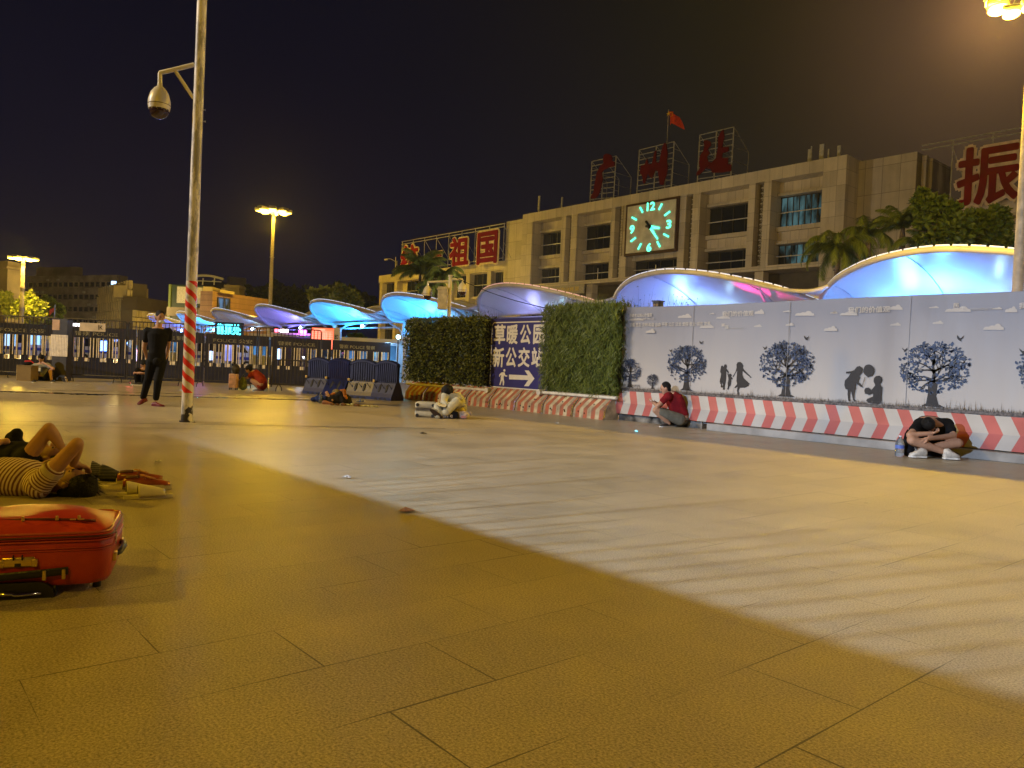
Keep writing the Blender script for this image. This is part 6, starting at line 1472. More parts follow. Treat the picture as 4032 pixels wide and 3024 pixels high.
# small street lamp above the left wing ------------------------------------
def mast(base, ztop, r0, label, heads, col, power, nm='lamp_mast', ringr=1.0, hs=1.0, vis=90):
    t = thing(nm, (base.x, base.y, 0), label, 'lamp mast', 'high lamp masts')
    q = MB(); q.cyl((base.x, base.y, 0), (base.x, base.y, ztop), r0, r0*.6, n=14)
    for k in range(3): z = ztop*(.3+.2*k); q.cyl((base.x, base.y, z), (base.x, base.y, z+.08), r0*1.06-k*.01*r0, n=14)
    q.build('pole', mat('mast_paint', (.50, .45, .36), .5), t, smooth=True)
    q = MB(); c = Vector((base.x, base.y, ztop)); q.tube([c+Vector((math.cos(a)*ringr*.5, math.sin(a)*ringr*.5, .1)) for a in [k*PI/8 for k in range(16)]], .05, 6, closed=True)
    for k in range(4): a = k*PI/2; q.cyl(c+Vector((0, 0, -.1)), c+Vector((math.cos(a)*ringr*.5, math.sin(a)*ringr*.5, .1)), .04, n=6)
    q.build('ring', STEEL, t)
    E_ = emit('sodium_glow', (1.0, .62, .07), 16); HS = mat('lamp_housing', (.25, .24, .22), .5)
    for k in range(heads):
        a = 2*PI*k/heads+.3; d = Vector((math.cos(a), math.sin(a), 0)); p = c+d*ringr; R = Matrix.Rotation(a, 3, 'Z')
        q = MB(); q.rbox(p+Vector((0, 0, .14)), (.7*hs, .45*hs, .2*hs), .06, R); q.cyl(c+d*ringr*.5+Vector((0, 0, .1)), p+Vector((0, 0, .15)), .035, n=6); h = q.build('lamp_head', HS, t)
        q = MB(); q.sph(p+Vector((0, 0, .02)), (.34*hs, .22*hs, .12*hs), 12, 7, R); q.build('lamp_glass', E_, h, smooth='all')
    return t
def at_h(px, y, Y): return AY(px, y, Y)
# right mast (lamps at the top right corner), mast pole along the right edge
rt = AY(3955, 5, 20.5); base = AY(4022, 900, 20.5); base.z = 0
tb = thing('lamp_mast', (base.x, base.y, 0), 'tall lamp mast at the right edge with blazing sodium lamps in the top corner', 'lamp mast', 'high lamp masts')
q = MB(); q.cyl((base.x, base.y, 0), (base.x, base.y, 11.2), .13, .10, n=16); q.cyl((base.x, base.y, 0), (base.x, base.y, .3), .2, n=16); q.build('pole', mat('mast_paint', (.50, .45, .36), .5), tb, smooth=True)
SG = emit('sodium_glow', (1.0, .62, .07), 16); HS = mat('lamp_housing', (.25, .24, .22), .5)
for (px_, py_, s_) in ((3925, 8, 1.3), (3930, 38, 1.15), (3984, 56, .95), (4060, 30, 1.0), (4000, -30, 1.2)):
    p = AY(px_, py_, 20.5); q = MB(); q.rbox(p+Vector((0, 0, .14*s_)), (.42*s_, .3*s_, .14*s_), .05, Matrix.Rotation(.4, 3, 'Z')); q.cyl(p+Vector((0, 0, .15)), (base.x, base.y, 11.0), .03, n=6); h = q.build('lamp_head', HS, tb)
    q = MB(); q.sph(p, (.2*s_, .15*s_, .11*s_), 12, 7); q.build('lamp_glass', SG, h, smooth='all')
m2 = AY(1078, 833, 47); mast(Vector((m2.x, 47, 0)), m2.z, .33, 'tall lamp mast with a ring of glowing sodium lamps behind the violet canopy', 8, SOD, 0, ringr=1.9, hs=2.2, vis=90)
m3 = AY(92, 1020, 24); D3 = 82; m3 = AD(92, 1020, D3); mast(Vector((m3.x, m3.y, 0)), m3.z, .26, 'lamp mast with bright sodium lamps over the lit tree at the far left', 6, SOD, 0, ringr=1.0, hs=1.3)
# rooftop lamp arm on left wing
p = AY(1556, 1075, 70.8); t = thing('roof_lamp', (p.x, 70.8, 16.4), 'small unlit lamp arm on the roof edge of the left wing', 'lamp')
q = MB(); q.cyl((p.x, 70.8, 16.4), (p.x, 70.8, 19.4), .07, n=6); q.tube([(p.x, 70.8, 18.6), (p.x-1.6, 70.8, 19.2), (p.x-3.0, 70.8, 19.3)], .06, 5); q.box((p.x+.3, 70.8, 18.3), (.4, .3, .8)); q.build('arm', STEEL, t); q = MB(); q.rbox((p.x-3.2, 70.8, 19.2), (.8, .3, .25), .05); q.build('lamp_head', CAMW, t)
# front crowd fence --------------------------------------------------------
FST = mat('fence_steel_dark', (.045, .04, .04), .45, metal=.2, scale=4)
def fence_panel(L_, H_, nb):
    """local: along +X from 0, z up"""
    t = thing('fence_panel', (0, 0, 0), 'x', 'fence', 'steel crowd-control fence panels')
    q = MB(); r_ = .08
    q.tube([(.02, 0, .12), (.02, 0, H_-r_), (.02+r_*.3, 0, H_-r_*.3), (.02+r_, 0, H_), (L_-.02-r_, 0, H_), (L_-.02-r_*.3, 0, H_-r_*.3), (L_-.02, 0, H_-r_), (L_-.02, 0, .12)], .021, 6)
    q.cyl((.02, 0, .2), (L_-.02, 0, .2), .016, n=6); q.build('frame', FST, t)
    for k in range(nb):
        x = .02+(L_-.04)*(k+1)/(nb+1); q = MB(); q.cyl((x, 0, .2), (x, 0, H_), .011, n=5, caps=False); q.build('bar', FST, t)
    for x in (.25, L_-.25):
        q = MB(); q.tube([(x, -.3, .0), (x, -.26, .1), (x, -.1, .18), (x, 0, .2), (x, .1, .18), (x, .26, .1), (x, .3, 0)], .014, 5); q.build('foot', FST, t)
    return t
def along(p, d, z=0): return Vector((p.x, p.y, z))
fpts = [G(-60, 1484), G(900, 1525)]; fpts = [Vector((p.x, p.y, 0)) for p in fpts]
d = (G(900, 1527)-G(0, 1488)); d.z = 0; tot = d.length; du = d.normalized(); st0 = G(0, 1488)-du*2.2; st0.z = 0
PLen = 1.98; ang = math.atan2(du.y, du.x)
ordn = ['first', 'second', 'third', 'fourth', 'fifth', 'sixth', 'seventh', 'eighth']
proto = fence_panel(PLen, 1.93, 16); proto.location = st0; proto.rotation_euler = (0, 0, ang)
nf = 6
frames = [proto]
for k in range(1, nf): frames.append(dup(proto, st0+du*(PLen+.03)*k, ang+.02*((-1)**k)))
fl_ = ['cut by the left photo edge', 'behind the man seated on the ground', 'behind the walking man in black', 'right of the striped pole', 'behind the pink suitcase', 'behind the woman in the red dress']
for t, s_ in zip(frames, fl_): t['label'] = 'dark barred steel crowd fence panel, '+s_
# lower, closer panel leaning right of the woman
q0 = G(1052, 1540); q0.z = 0
sm = fence_panel(1.35, .95, 10); sm.location = q0+FWD*.3; sm.rotation_euler = (0, 0, math.atan2(RIGHT.y, RIGHT.x)); sm['label'] = 'low steel crowd fence panel standing right of the woman in red'
# second fence line (dark boards with white slats), a step behind ------------
NAVY = mat('barrier_navy_board', (.016, .018, .045), .5, var=.25, scale=2, bump=.1); WSL = mat('barrier_white_slat', (.90, .80, .66), .5, var=.12, scale=8)
LETW = mat('barrier_lettering', (.30, .28, .20), .6)
def police_panel(label, pattern, txt, L_=2.2):
    t = thing('barrier_panel', (0, 0, 0), label, 'barrier', 'navy security barriers with white slats')
    q = MB(); H_ = 1.78
    q.ab((0, 0, 1.40), (L_, .04, H_)); q.ab((0, 0, 0), (L_, .05, .58))
    xs = []
    x = 0
    i = 0
    while x < L_-.05:
        w_ = pattern[i % len(pattern)]; g_ = .13+.05*((i*7) % 3)
        q.ab((x, 0, .581), (min(x+w_, L_), .04, 1.399)); x += w_
        if x+g_ < L_: xs.append((x, x+g_))
        x += g_; i += 1
    q.build('board', NAVY, t)
    rx_ = random.Random(len(txt)*7+len(pattern)); xx = .06
    while xx < L_-.05:
        if rx_.random() < .42: s_ = MB(); s_.box((xx, -.024, 1.07), (.026, .02, .68)); s_.build('white_slat', WSL, t)
        xx += .10
    for a, b in xs:
        for e in (a-.022, b+.022, (a+b)/2+.02*((i*3) % 2)) if (b-a) > .2 else (a-.022, b+.022):
            s_ = MB(); s_.box((e, -.02, 1.07), (.026, .02, .68)); s_.build('white_slat', WSL, t)
        s_ = MB(); s_.box(((a+b)/2, -.01, .65), ((b-a)*.7, .02, .12)); s_.build('reflector', WSL, t)
    s_ = MB(); put_text(s_, txt, (.25, -.006, 1.48), (L_*.62, 0, 0), (0, 0, .15), .01); s_.build('lettering', LETW, t, fix=False)
    return t
pp = [police_panel('a', [.26, .17, .3, .22], '警察 POLICE'), police_panel('b', [.14, .10, .12, .2, .09], 'POLICE 公安'), police_panel('c', [.30, .2, .24], '警察 POLICE 警察')]
b0 = G(-40, 1476); b1 = G(1640, 1535); b0.z = b1.z = 0; dv = (b1-b0); n2_ = int(dv.length/2.24); dvu = dv.normalized(); an2 = math.atan2(dvu.y, dvu.x)
used = [False]*3
wh = ['cut by the left photo edge', 'behind the cardboard box', 'behind the white notice board', 'left of the walking man', 'behind the walking man', 'right of the striped pole', 'behind the pink suitcase', 'behind the woman in red', 'left end of the blue plastic barriers', 'behind the second blue plastic barrier', 'behind the third blue plastic barrier', 'behind the last blue plastic barrier', 'hidden by the hedge', 'x', 'y']
for k in range(n2_):
    pr = pp[(k*2+1) % 3]; p = b0+dvu*2.24*k
    if not used[(k*2+1) % 3]: pr.location = p; pr.rotation_euler = (0, 0, an2); used[(k*2+1) % 3] = True; o = pr
    else: o = dup(pr, p, an2)
    o['label'] = 'navy security barrier panel with white slats, '+wh[min(k, 14)]
# small white notice board tied to the fence, and dark cabinet with poster
q = MB(); a = G(225, 1497)
def nb(px0, py0, px1, py1, name, label, m, dep, th=.03):
    A, B_ = AD(px0, py0, dep), AD(px1, py1, dep); c = (A+B_)/2; w_ = (B_-A).dot(RIGHT); h_ = A.z-B_.z
    t = thing(name, (c.x, c.y, c.z-h_/2), label, 'board'); q = MB(); q.box(c, (w_, th, h_), R3); q.build('board', m, t); return t, c, w_, h_
t, c, w_, h_ = nb(315, 1270, 415, 1307, 'notice_board', 'pale rectangular notice board tied high on the steel fence', mat('board_pale', (.55, .44, .28), .6, scale=2), 23.4)
q = MB(); put_text(q, 'K', c+RIGHT*w_*.28-FWD*.02-UP*h_*.25, RIGHT*.10, UP*h_*.5, 0); q.cyl(c+RIGHT*w_*.24-FWD*.02-UP*h_*.3, c+RIGHT*w_*.24-FWD*.02+UP*h_*.3, .006, n=4); q.build('lettering', BLK, t, fix=False)
t, c, w_, h_ = nb(208, 1258, 234, 1300, 'poster', 'upright orange-white paper fixed to the fence above the dark cabinet', mat('poster_paper', (.55, .36, .22), .6, scale=3), 23.2)
g = G(214, 1500); g.z = 0; cb_ = thing('cabinet', tuple(g), 'narrow dark metal cabinet wrapped in pale slats beside the seated man', 'cabinet')
q = MB(); q.box(Vector((g.x, g.y, .95))+FWD*.35, (.44, .3, 1.9), R3); q.build('box', mat('cabinet_dark', (.04, .035, .03), .5), cb_)
for k in range(11):
    q = MB(); q.box(Vector((g.x, g.y, 1.08))+FWD*.19+RIGHT*(-.24+k*.048), (.034, .02, .66), R3); q.build('slat', WSL, cb_)
# blue water-filled barriers ----------------------------------------------------
BLU2 = mat('barrier_plastic_blue', (.011, .018, .10), .38, var=.25, scale=3, bump=.08, dark=(.008, .012, .06))
TAG_ = mat('barrier_tag_yellow', (.65, .45, .12), .5)
def water_barrier(L_):
    t = thing('plastic_barrier', (0, 0, 0), 'x', 'barrier', 'blue water-filled plastic barriers')
    q = MB(); n_ = 40; cols_ = []
    def prof(u_):
        topz = .96+.10*math.sin(PI*u_)**.8; rib = .018 if (u_*11) % 1 < .45 and .04 < u_ < .96 else 0
        return [(-.25, 0), (-.25, .08), (-.20, .18), (-.10, .42), (-.085, .46), (-.07-rib*0, .47), (-.052-rib, .50), (-.052-rib, topz-.08), (-.07, topz-.05), (-.07, topz-.01), (-.04, topz+.02), (.04, topz+.02), (.07, topz-.01), (.07, topz-.05), (.05, topz-.08), (.05, .5), (.1, .42), (.2, .18), (.25, .08), (.25, 0)]
    vs = []; m_ = len(prof(0))
    for i in range(n_*3+1):
        u_ = i/(n_*3)
        for y, z in prof(u_): vs.append((u_*L_, y, z))
    fs = [(i*m_+j, i*m_+j+1, (i+1)*m_+j+1, (i+1)*m_+j) for i in range(n_*3) for j in range(m_-1)]; fs += [tuple(range(m_)), tuple(reversed(range(n_*3*m_, (n_*3+1)*m_)))]
    q.add(vs, fs); q.build('body', BLU2, t)
    dk = mat('barrier_recess', (.008, .008, .015), .6)
    for u_ in (.33, .66):
        q = MB(); c = Vector((u_*L_, -.148, .31)); R = Matrix.Rotation(rad(-24), 3, 'X'); q.sph(c, (.055*L_/.9, .02, .12), 14, 8, R); q.build('forklift_hole', dk, t)
    q = MB()
    for u_ in (.14, .50, .84):
        for s_ in (-1, 1): a = Vector((u_*L_-.05, -.152+s_*(-.045), .32+s_*.12)); b_ = Vector((u_*L_+.05, -.158, .32)); q.cyl(a, b_, .009, n=4)
    q.build('moulded_chevron', dk, t)
    for u_ in (.28, .5, .72):
        q = MB(); q.box((u_*L_, -.252, .03), (.1, .01, .05)); q.build('drain_slot', dk, t)
    q = MB(); q.rbox((.02, -.13, .50), (.09, .03, .07), .01); q.build('tag', TAG_, t)
    return t
bp_ = [G(1205, 1550), G(1288, 1556), G(1372, 1566), G(1474, 1573), G(1560, 1580)]
wl = ['leftmost, half behind the steel fence', 'second from the left', 'third from the left, widest', 'rightmost, next to the left hedge']
pw_ = None
for k in range(4):
    a, b_ = bp_[k].copy(), bp_[k+1].copy(); a.z = b_.z = 0; dd_ = b_-a; L_ = dd_.length
    if pw_ is None: pw_ = water_barrier(1.0); o = pw_
    else: o = dup(pw_)
    o.location = a+FWD*.25; o.rotation_euler = (0, 0, math.atan2(dd_.y, dd_.x)); o.scale = (L_*.985, 1, 1)
    o['label'] = 'ribbed blue plastic water barrier, '+wl[k]
# wet drainage channel lines --------------------------------------------------
WET = mat('puddle_water', (.015, .012, .008), .03, var=.1, bump=.03, bscale=6, spec=.9)
r = random.Random(12)
def strip(pts, w_, nm, m, z=.004):
    q = MB(); L_ = []; R_ = []
    for i, p in enumerate(pts):
        a = pts[max(0, i-1)]; b_ = pts[min(len(pts)-1, i+1)]; d_ = (b_-a).normalized(); n_ = Vector((-d_.y, d_.x, 0)); ww = w_*(.35+1.0*r.random())
        L_.append(Vector((p.x, p.y, z))+n_*ww); R_.append(Vector((p.x, p.y, z))-n_*ww*r.uniform(.4, 1))
    n_ = len(pts); q.add(L_+R_, [(i, i+1, n_+i+1, n_+i) for i in range(n_-1)]); o = q.build(nm, m, fix=False); o['kind'] = 'structure'; return o
def gl(a, b_, n_): A, B_ = G(*a), G(*b_); return [A.lerp(B_, k/n_)+Vector((0, r.uniform(-.03, .03), 0)) for k in range(n_+1)]
strip(gl((-40, 1541), (420, 1556), 40), .30, 'water_channel', WET); strip(gl((380, 1553), (1240, 1577), 60), .16, 'water_channel', WET)
strip(gl((180, 1536), (1200, 1565), 70), .07, 'water_channel', WET)
strip(gl((1250, 1583), (1600, 1597), 20), .3, 'damp_patch', mat('damp_stone', (.13, .11, .08), .32, scale=3, bump=.05))
DKJ = mat('drain_dark', (.04, .033, .02), .6, var=.4)
strip(gl((-40, 1658), (1750, 1688), 120), .022, 'drain_line', DKJ); strip(gl((-40, 1672), (900, 1692), 80), .012, 'drain_line', DKJ); strip(gl((-40, 1590), (700, 1602), 60), .014, 'drain_line', DKJ)
strip(gl((1700, 1690), (3000, 1712), 60), .03, 'drain_line', mat('drain_pale', (.42, .38, .30), .6, var=.3))
# litter -----------------------------------------------------------------
LT = [((1595, 2015), .075, 'torn foil snack wrapper glinting on the paving near the light edge', (.35, .16, .08)), ((2505, 1700), .05, 'small glowing cyan scrap on the dark paving by the banner', None), ((1367, 1885), .05, 'small white paper scrap on the pale lit paving', (.7, .7, .7)),
      ((1665, 1710), .07, 'flat dark scrap on the paving below the white suitcase', (.05, .04, .03)), ((2195, 1669), .07, 'pale crushed scrap beside the striped barriers', (.6, .58, .5)), ((306, 1519), .12, 'white tray lying by the steel fence', (.7, .68, .6)), ((620, 1822), .05, 'thin pale straw on the paving behind the shoes', (.7, .65, .5)), ((1610, 1593), .10, 'crumpled plastic bag at the end of the plastic barriers', (.55, .55, .3))]
for (pt, s_, lab, c) in LT:
    g = G(*pt); q = MB(); rr_ = random.Random(int(s_*1000)+pt[0])
    pts = [g+RIGHT*s_*math.cos(k*PI/4)*rr_.uniform(.5, 1)+FWD*s_*.8*math.sin(k*PI/4)*rr_.uniform(.4, 1)+UP*rr_.uniform(.006, .02) for k in range(8)]
    q.add([g+UP*(.035 if s_ > .06 else .012)]+pts, [(0, k+1, (k+1) % 8+1) for k in range(8)]); q.add([p+UP*.004 for p in ([g+UP*.03]+pts)], [(0, k+1, (k+1) % 8+1) for k in range(8)])
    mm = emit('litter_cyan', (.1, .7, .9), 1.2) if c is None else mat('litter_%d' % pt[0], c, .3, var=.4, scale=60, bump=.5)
    o = q.build('litter', mm, fix=False); tag(o, lab, 'litter', 'litter on the paving')
# ================================================================== RED SUITCASE AND FOOTWEAR
R3 = Matrix((RIGHT, FWD, UP)).transposed()
def mk_case():
    D0 = 3.17; c0 = AD(432, 2286, D0); c0.z = .035
    r_ = (RIGHT*.93+FWD*.37).normalized(); f_ = UP.cross(r_).normalized(); R = Matrix((r_, f_, UP)).transposed()
    t = thing('suitcase', (c0.x, c0.y, 0), 'red-orange leather-look suitcase lying flat in the foreground, gold lock and black wheel bar facing out', 'suitcase')
    m, nt, b = newmat('suitcase_leather'); N, L = nt.nodes, nt.links
    tc = N.new('ShaderNodeTexCoord'); vo = N.new('ShaderNodeTexVoronoi'); vo.inputs['Scale'].default_value = 240; L.new(tc.outputs['Object'], vo.inputs['Vector'])
    no = N.new('ShaderNodeTexNoise'); no.inputs['Scale'].default_value = 7; no.inputs['Detail'].default_value = 5; L.new(tc.outputs['Object'], no.inputs['Vector'])
    rp = N.new('ShaderNodeValToRGB'); L.new(no.outputs[0], rp.inputs[0]); rp.color_ramp.elements[0].position = .3; rp.color_ramp.elements[0].color = (.36, .026, .008, 1); rp.color_ramp.elements[1].position = .7; rp.color_ramp.elements[1].color = (.52, .052, .012, 1)
    L.new(rp.outputs[0], b.inputs['Base Color']); b.inputs['Roughness'].default_value = .33; b.inputs['Coat Weight'].default_value = .15; b.inputs['Coat Roughness'].default_value = .3
    ad = N.new('ShaderNodeMath'); ad.operation = 'MULTIPLY_ADD'; ad.inputs[1].default_value = .25; L.new(vo.outputs['Distance'], ad.inputs[0]); L.new(no.outputs[0], ad.inputs[2])
    bp = N.new('ShaderNodeBump'); bp.inputs['Strength'].default_value = .30; bp.inputs['Distance'].default_value = .01; L.new(ad.outputs[0], bp.inputs['Height']); L.new(bp.outputs[0], b.inputs['Normal'])
    W_, DP, H_ = .62, .50, .215
    def LP(x, y, z): return c0+r_*x+f_*y+UP*z         # x: 0 = right edge, negative left; y depth; z up from case bottom
    def ring(z, ins, n=7, bul=0):
        rr = .075; pts = []
        for qx, qy, a0 in ((1, 1, 0), (-1, 1, 90), (-1, -1, 180), (1, -1, 270)):
            for k in range(n):
                a = rad(a0+90*k/(n-1)); x = -W_/2+qx*(W_/2-rr-ins)+rr*math.cos(a); y = DP/2+qy*(DP/2-rr-ins)+rr*math.sin(a)
                pts.append(LP(x, y, z))
            # bulge points along the side
        return pts
    def shell(rings, cap=True):
        q = MB(); m_ = len(rings[0]); vs = [p for r0 in rings for p in r0]
        fs = [(i*m_+j, i*m_+(j+1) % m_, (i+1)*m_+(j+1) % m_, (i+1)*m_+j) for i in range(len(rings)-1) for j in range(m_)]
        fs += [tuple(reversed(range(m_))), tuple(range((len(rings)-1)*m_, len(rings)*m_))]; q.add(vs, fs); return q
    shell([ring(z, i) for z, i in ((.0, .035), (.008, .015), (.025, .004), (.06, 0), (.12, -.004), (.165, -.002), (.185, .002))]).build('body', m, t, smooth=30)
    # lid: bulging pillow
    q = MB(); nu_, nv_ = 26, 20
    def top(i, j):
        u_ = -1+2*i/nu_; v_ = -1+2*j/nv_; k = max(abs(u_), abs(v_)); e_ = (abs(u_)**5+abs(v_)**5)**.2
        if e_ > 1e-6: uu, vv = u_*k/e_, v_*k/e_
        else: uu, vv = 0, 0
        h = .215+.062*(1-abs(uu)**3.2)*(1-abs(vv)**3.2)+.006*math.sin(uu*3+vv*4)
        return LP(-W_/2+uu*(W_/2-.012), DP/2+vv*(DP/2-.012), h)
    q.grid(top, nu_, nv_); q.build('lid', m, t, smooth='all')
    shell([ring(z, i) for z, i in ((.190, .004), (.196, -.001), (.209, -.001), (.216, .008))]).build('lid_band', m, t, smooth=30)
    PIP = mat('case_piping', (.45, .09, .05), .25, var=.1)
    for z, i_, w_ in ((.187, -.003, .0045), (.160, -.004, .0035), (.218, .006, .006), (.150, -.004, .003)):
        q = MB(); q.tube(ring(z, i_), w_, 6, closed=True); q.build('piping', PIP if z > .21 else m, t, smooth='all')
    ZP = mat('case_zip', (.10, .015, .01), .4); q = MB(); q.tube(ring(.205, -.003), .004, 6, closed=True); q.build('zip', ZP, t, smooth='all')
    # lid pocket zip, gently curved
    q = MB(); q.tube([LP(-W_+.06+(W_-.13)*k/16, .10-.03*math.sin(k/16*PI)*0, .248+.012*math.sin(k/16*PI)) for k in range(17)], .006, 6); q.build('pocket_zip', ZP, t, smooth='all')
    GO = mat('gold_metal', (.75, .55, .14), .28, var=.1, metal=.85, bump=.02); CH = mat('chrome_metal', (.7, .7, .68), .12, metal=1, bump=0); BP_ = mat('case_black_plastic', (.015, .014, .013), .35)
    for x in (-.13, -.21, -.33, -.44): q = MB(); q.cyl(LP(x, .085, .258), LP(x, .085, .275), .006, n=10); q.build('stud', GO, t)
    for x in (-.12, -.15): q = MB(); q.rbox(LP(x, .07, .262), (.022, .008, .006), .002, R); q.build('zip_pull', GO, t)
    # lock
    q = MB(); q.rbox(LP(-.325, -.006, .112), (.115, .012, .040), .012, R); 
    for x in (-.268, -.382): q.rbox(LP(x, -.009, .108), (.02, .014, .032), .004, R)
    lk = q.build('lock', GO, t, smooth=40); q = MB()
    for x in (-.31, -.34): q.tube([LP(x, -.012, .122), LP(x, -.02, .134), LP(x, -.012, .141)], .003, 6)
    q.box(LP(-.325, -.013, .102), (.022, .002, .012), R); q.build('lock_dials', BP_, lk)
    # strap handle
    q = MB(); pts = [LP(-.60+.45*k/20, -.010-.014*math.sin(k/20*PI), .050+.001*k) for k in range(21)]
    q.loft([(p, UP*.016, f_*.005) for p in pts], 10); st_ = q.build('strap_handle', BP_, t, smooth=50)
    for x, k in ((-.47, 0), (-.232, 0), (-.165, 1)):
        q = MB(); q.rbox(LP(x, -.02 if not k else -.014, .058 if x > -.4 else .052), (.013, .014, .040), .003, R); q.build('strap_clip', GO, st_)
    # wheel housing with chrome bar
    q = MB(); P_ = [(-.60, 0), (-.60, .0), (-.565, .02), (-.53, .030), (-.25, .030), (-.215, .020), (-.19, -.004), (-.185, -.03), (-.60, -.03)]
    P_ = [(-.62, -.035), (-.62, .012), (-.59, .026), (-.55, .030), (-.26, .030), (-.225, .022), (-.205, .004), (-.195, -.035)]
    q.poly([LP(x, -.012, z+.0) for x, z in P_], f_*.09); hs_ = q.build('wheel_housing', BP_, t)
    q = MB(); q.tube([LP(-.50, -.02, -.012), LP(-.44, -.026, -.016), LP(-.40, -.026, -.016), LP(-.39, -.026, -.008), LP(-.34, -.026, -.008), LP(-.33, -.026, -.014), LP(-.24, -.02, -.012)], .007, 8); q.build('chrome_bar', CH, hs_, smooth='all')
    for x in (-.56, -.21):
        q = MB(); q.cyl(LP(x-.014, .03, -.012), LP(x+.014, .03, -.012), .024, n=16); q.build('wheel', BP_, t)
    # side handle on the right face
    q = MB(); q.tube([LP(.004, .10, .10), LP(.022, .13, .105), LP(.030, .22, .11), LP(.022, .31, .105), LP(.004, .34, .10)], [.008, .012, .013, .012, .008], 8); q.build('side_handle', BP_, t, smooth='all')
    for y in (.09, .35):
        q = MB(); q.rbox(LP(.008, y, .10), (.016, .05, .034), .004, R); q.build('handle_mount', GO, t)
    q = MB(); q.rbox(LP(.006, .12, .168), (.006, .018, .05), .002, R); q.build('zip_tab', CH, t)
    # near feet
    q = MB(); [q.cyl(LP(x, y, -.035), LP(x, y, .004), .016, n=10) for x, y in ((-.07, .42), (-.55, .42), (-.06, .12))]; q.build('feet', BP_, t)
mk_case()
def sole_pts(L_, w_, n=24, heel=.78):
    pts = []
    for k in range(n):
        a = 2*PI*k/n; x = math.cos(a)*.5+.5; y = math.sin(a)*.5*(heel+(1-heel)*min(1, x*1.5))
        pts.append((x*L_, y*w_))
    return pts
def slipper(org, d, label, m_sole, m_strap, cover=(.45, .85), h=.07, L_=.27, gap=False, m_in=None, name='slipper'):
    d = Vector((d.x, d.y, 0)).normalized(); s_ = Vector((-d.y, d.x, 0)); t = thing(name, tuple(org), label, 'slipper', 'footwear set down beside the sleepers')
    q = MB(); pts = sole_pts(L_, .10); q.poly([org+d*x+s_*y+UP*.003 for x, y in pts], UP*.022); q.build('sole', m_sole, t)
    q = MB(); nu_, nv_ = 10, 12
    def SP_(i, j):
        u_ = cover[0]+(cover[1]-cover[0])*i/nu_; a = PI*j/nv_; w_ = .055*(1-.25*max(0, (u_-.75)/.25)); hh = h*(1-.55*(i/nu_)**1.3)
        return org+d*(u_*L_)+s_*(w_*math.cos(a))+UP*(.022+hh*math.sin(a)**.8)
    q.grid(SP_, nu_, nv_); o = q.build('upper', m_strap, t, smooth='all', fix=False); sd = o.modifiers.new('s', 'SOLIDIFY'); sd.thickness = .005
    if m_in:
        q = MB(); q.grid(lambda i, j: org+d*(cover[0]*L_+.0+.09*L_*i/4)+s_*(.048*math.cos(PI*j/10))+UP*(.022+(h*.93-.004)*math.sin(PI*j/10)**.8), 4, 10); q.build('lining', m_in, o, smooth='all', fix=False)
    return t
WSL2 = mat('slipper_white', (.60, .54, .40), .5, var=.08, scale=8); GIN = mat('slipper_lining', (.13, .12, .09), .8)
g = G(485, 1966); slipper(g, RIGHT*.87+FWD*.5, 'white slipper with grey lining beside the red suitcase, nearer of the pair', WSL2, WSL2, (.28, .82), .075, .31, m_in=GIN)
g = G(450, 1958); slipper(g+FWD*.03, RIGHT*.87+FWD*.52, 'white slipper with grey lining, farther of the pair, mostly hidden by its mate', WSL2, WSL2, (.20, .70), .078, .29, m_in=GIN)
def checker(name, a, b_, sc):
    m, nt, b = newmat(name); N, L = nt.nodes, nt.links; tc = N.new('ShaderNodeTexCoord'); w1 = N.new('ShaderNodeTexWave'); w1.inputs['Scale'].default_value = sc; w1.inputs['Distortion'].default_value = 2; w1.inputs['Detail Scale'].default_value = 6
    w1.bands_direction = 'Z'; L.new(tc.outputs['Object'], w1.inputs['Vector']); r = N.new('ShaderNodeValToRGB'); r.color_ramp.elements[0].color = (*a, 1); r.color_ramp.elements[1].color = (*b_, 1); L.new(w1.outputs[0], r.inputs[0]); L.new(r.outputs[0], b.inputs['Base Color']); b.inputs['Roughness'].default_value = .8
    MATS[name] = m; return m
CK = checker('slipper_knit', (.02, .022, .035), (.16, .15, .12), 22); CK2 = checker('slipper_plaid', (.018, .02, .04), (.07, .07, .075), 14); NV = cloth('slipper_navy', (.015, .016, .04))
g = G(345, 1880); slipper(g, RIGHT*.95+FWD*.3, 'dark slipper with pale knitted pattern lying by the dark-haired head', NV, CK, (.10, .42), .105, .27)
g = G(392, 1893); slipper(g, RIGHT*.95+FWD*.15, 'navy plaid slipper between the knitted one and the brown shoe', NV, CK2, (.05, .48), .10, .28)
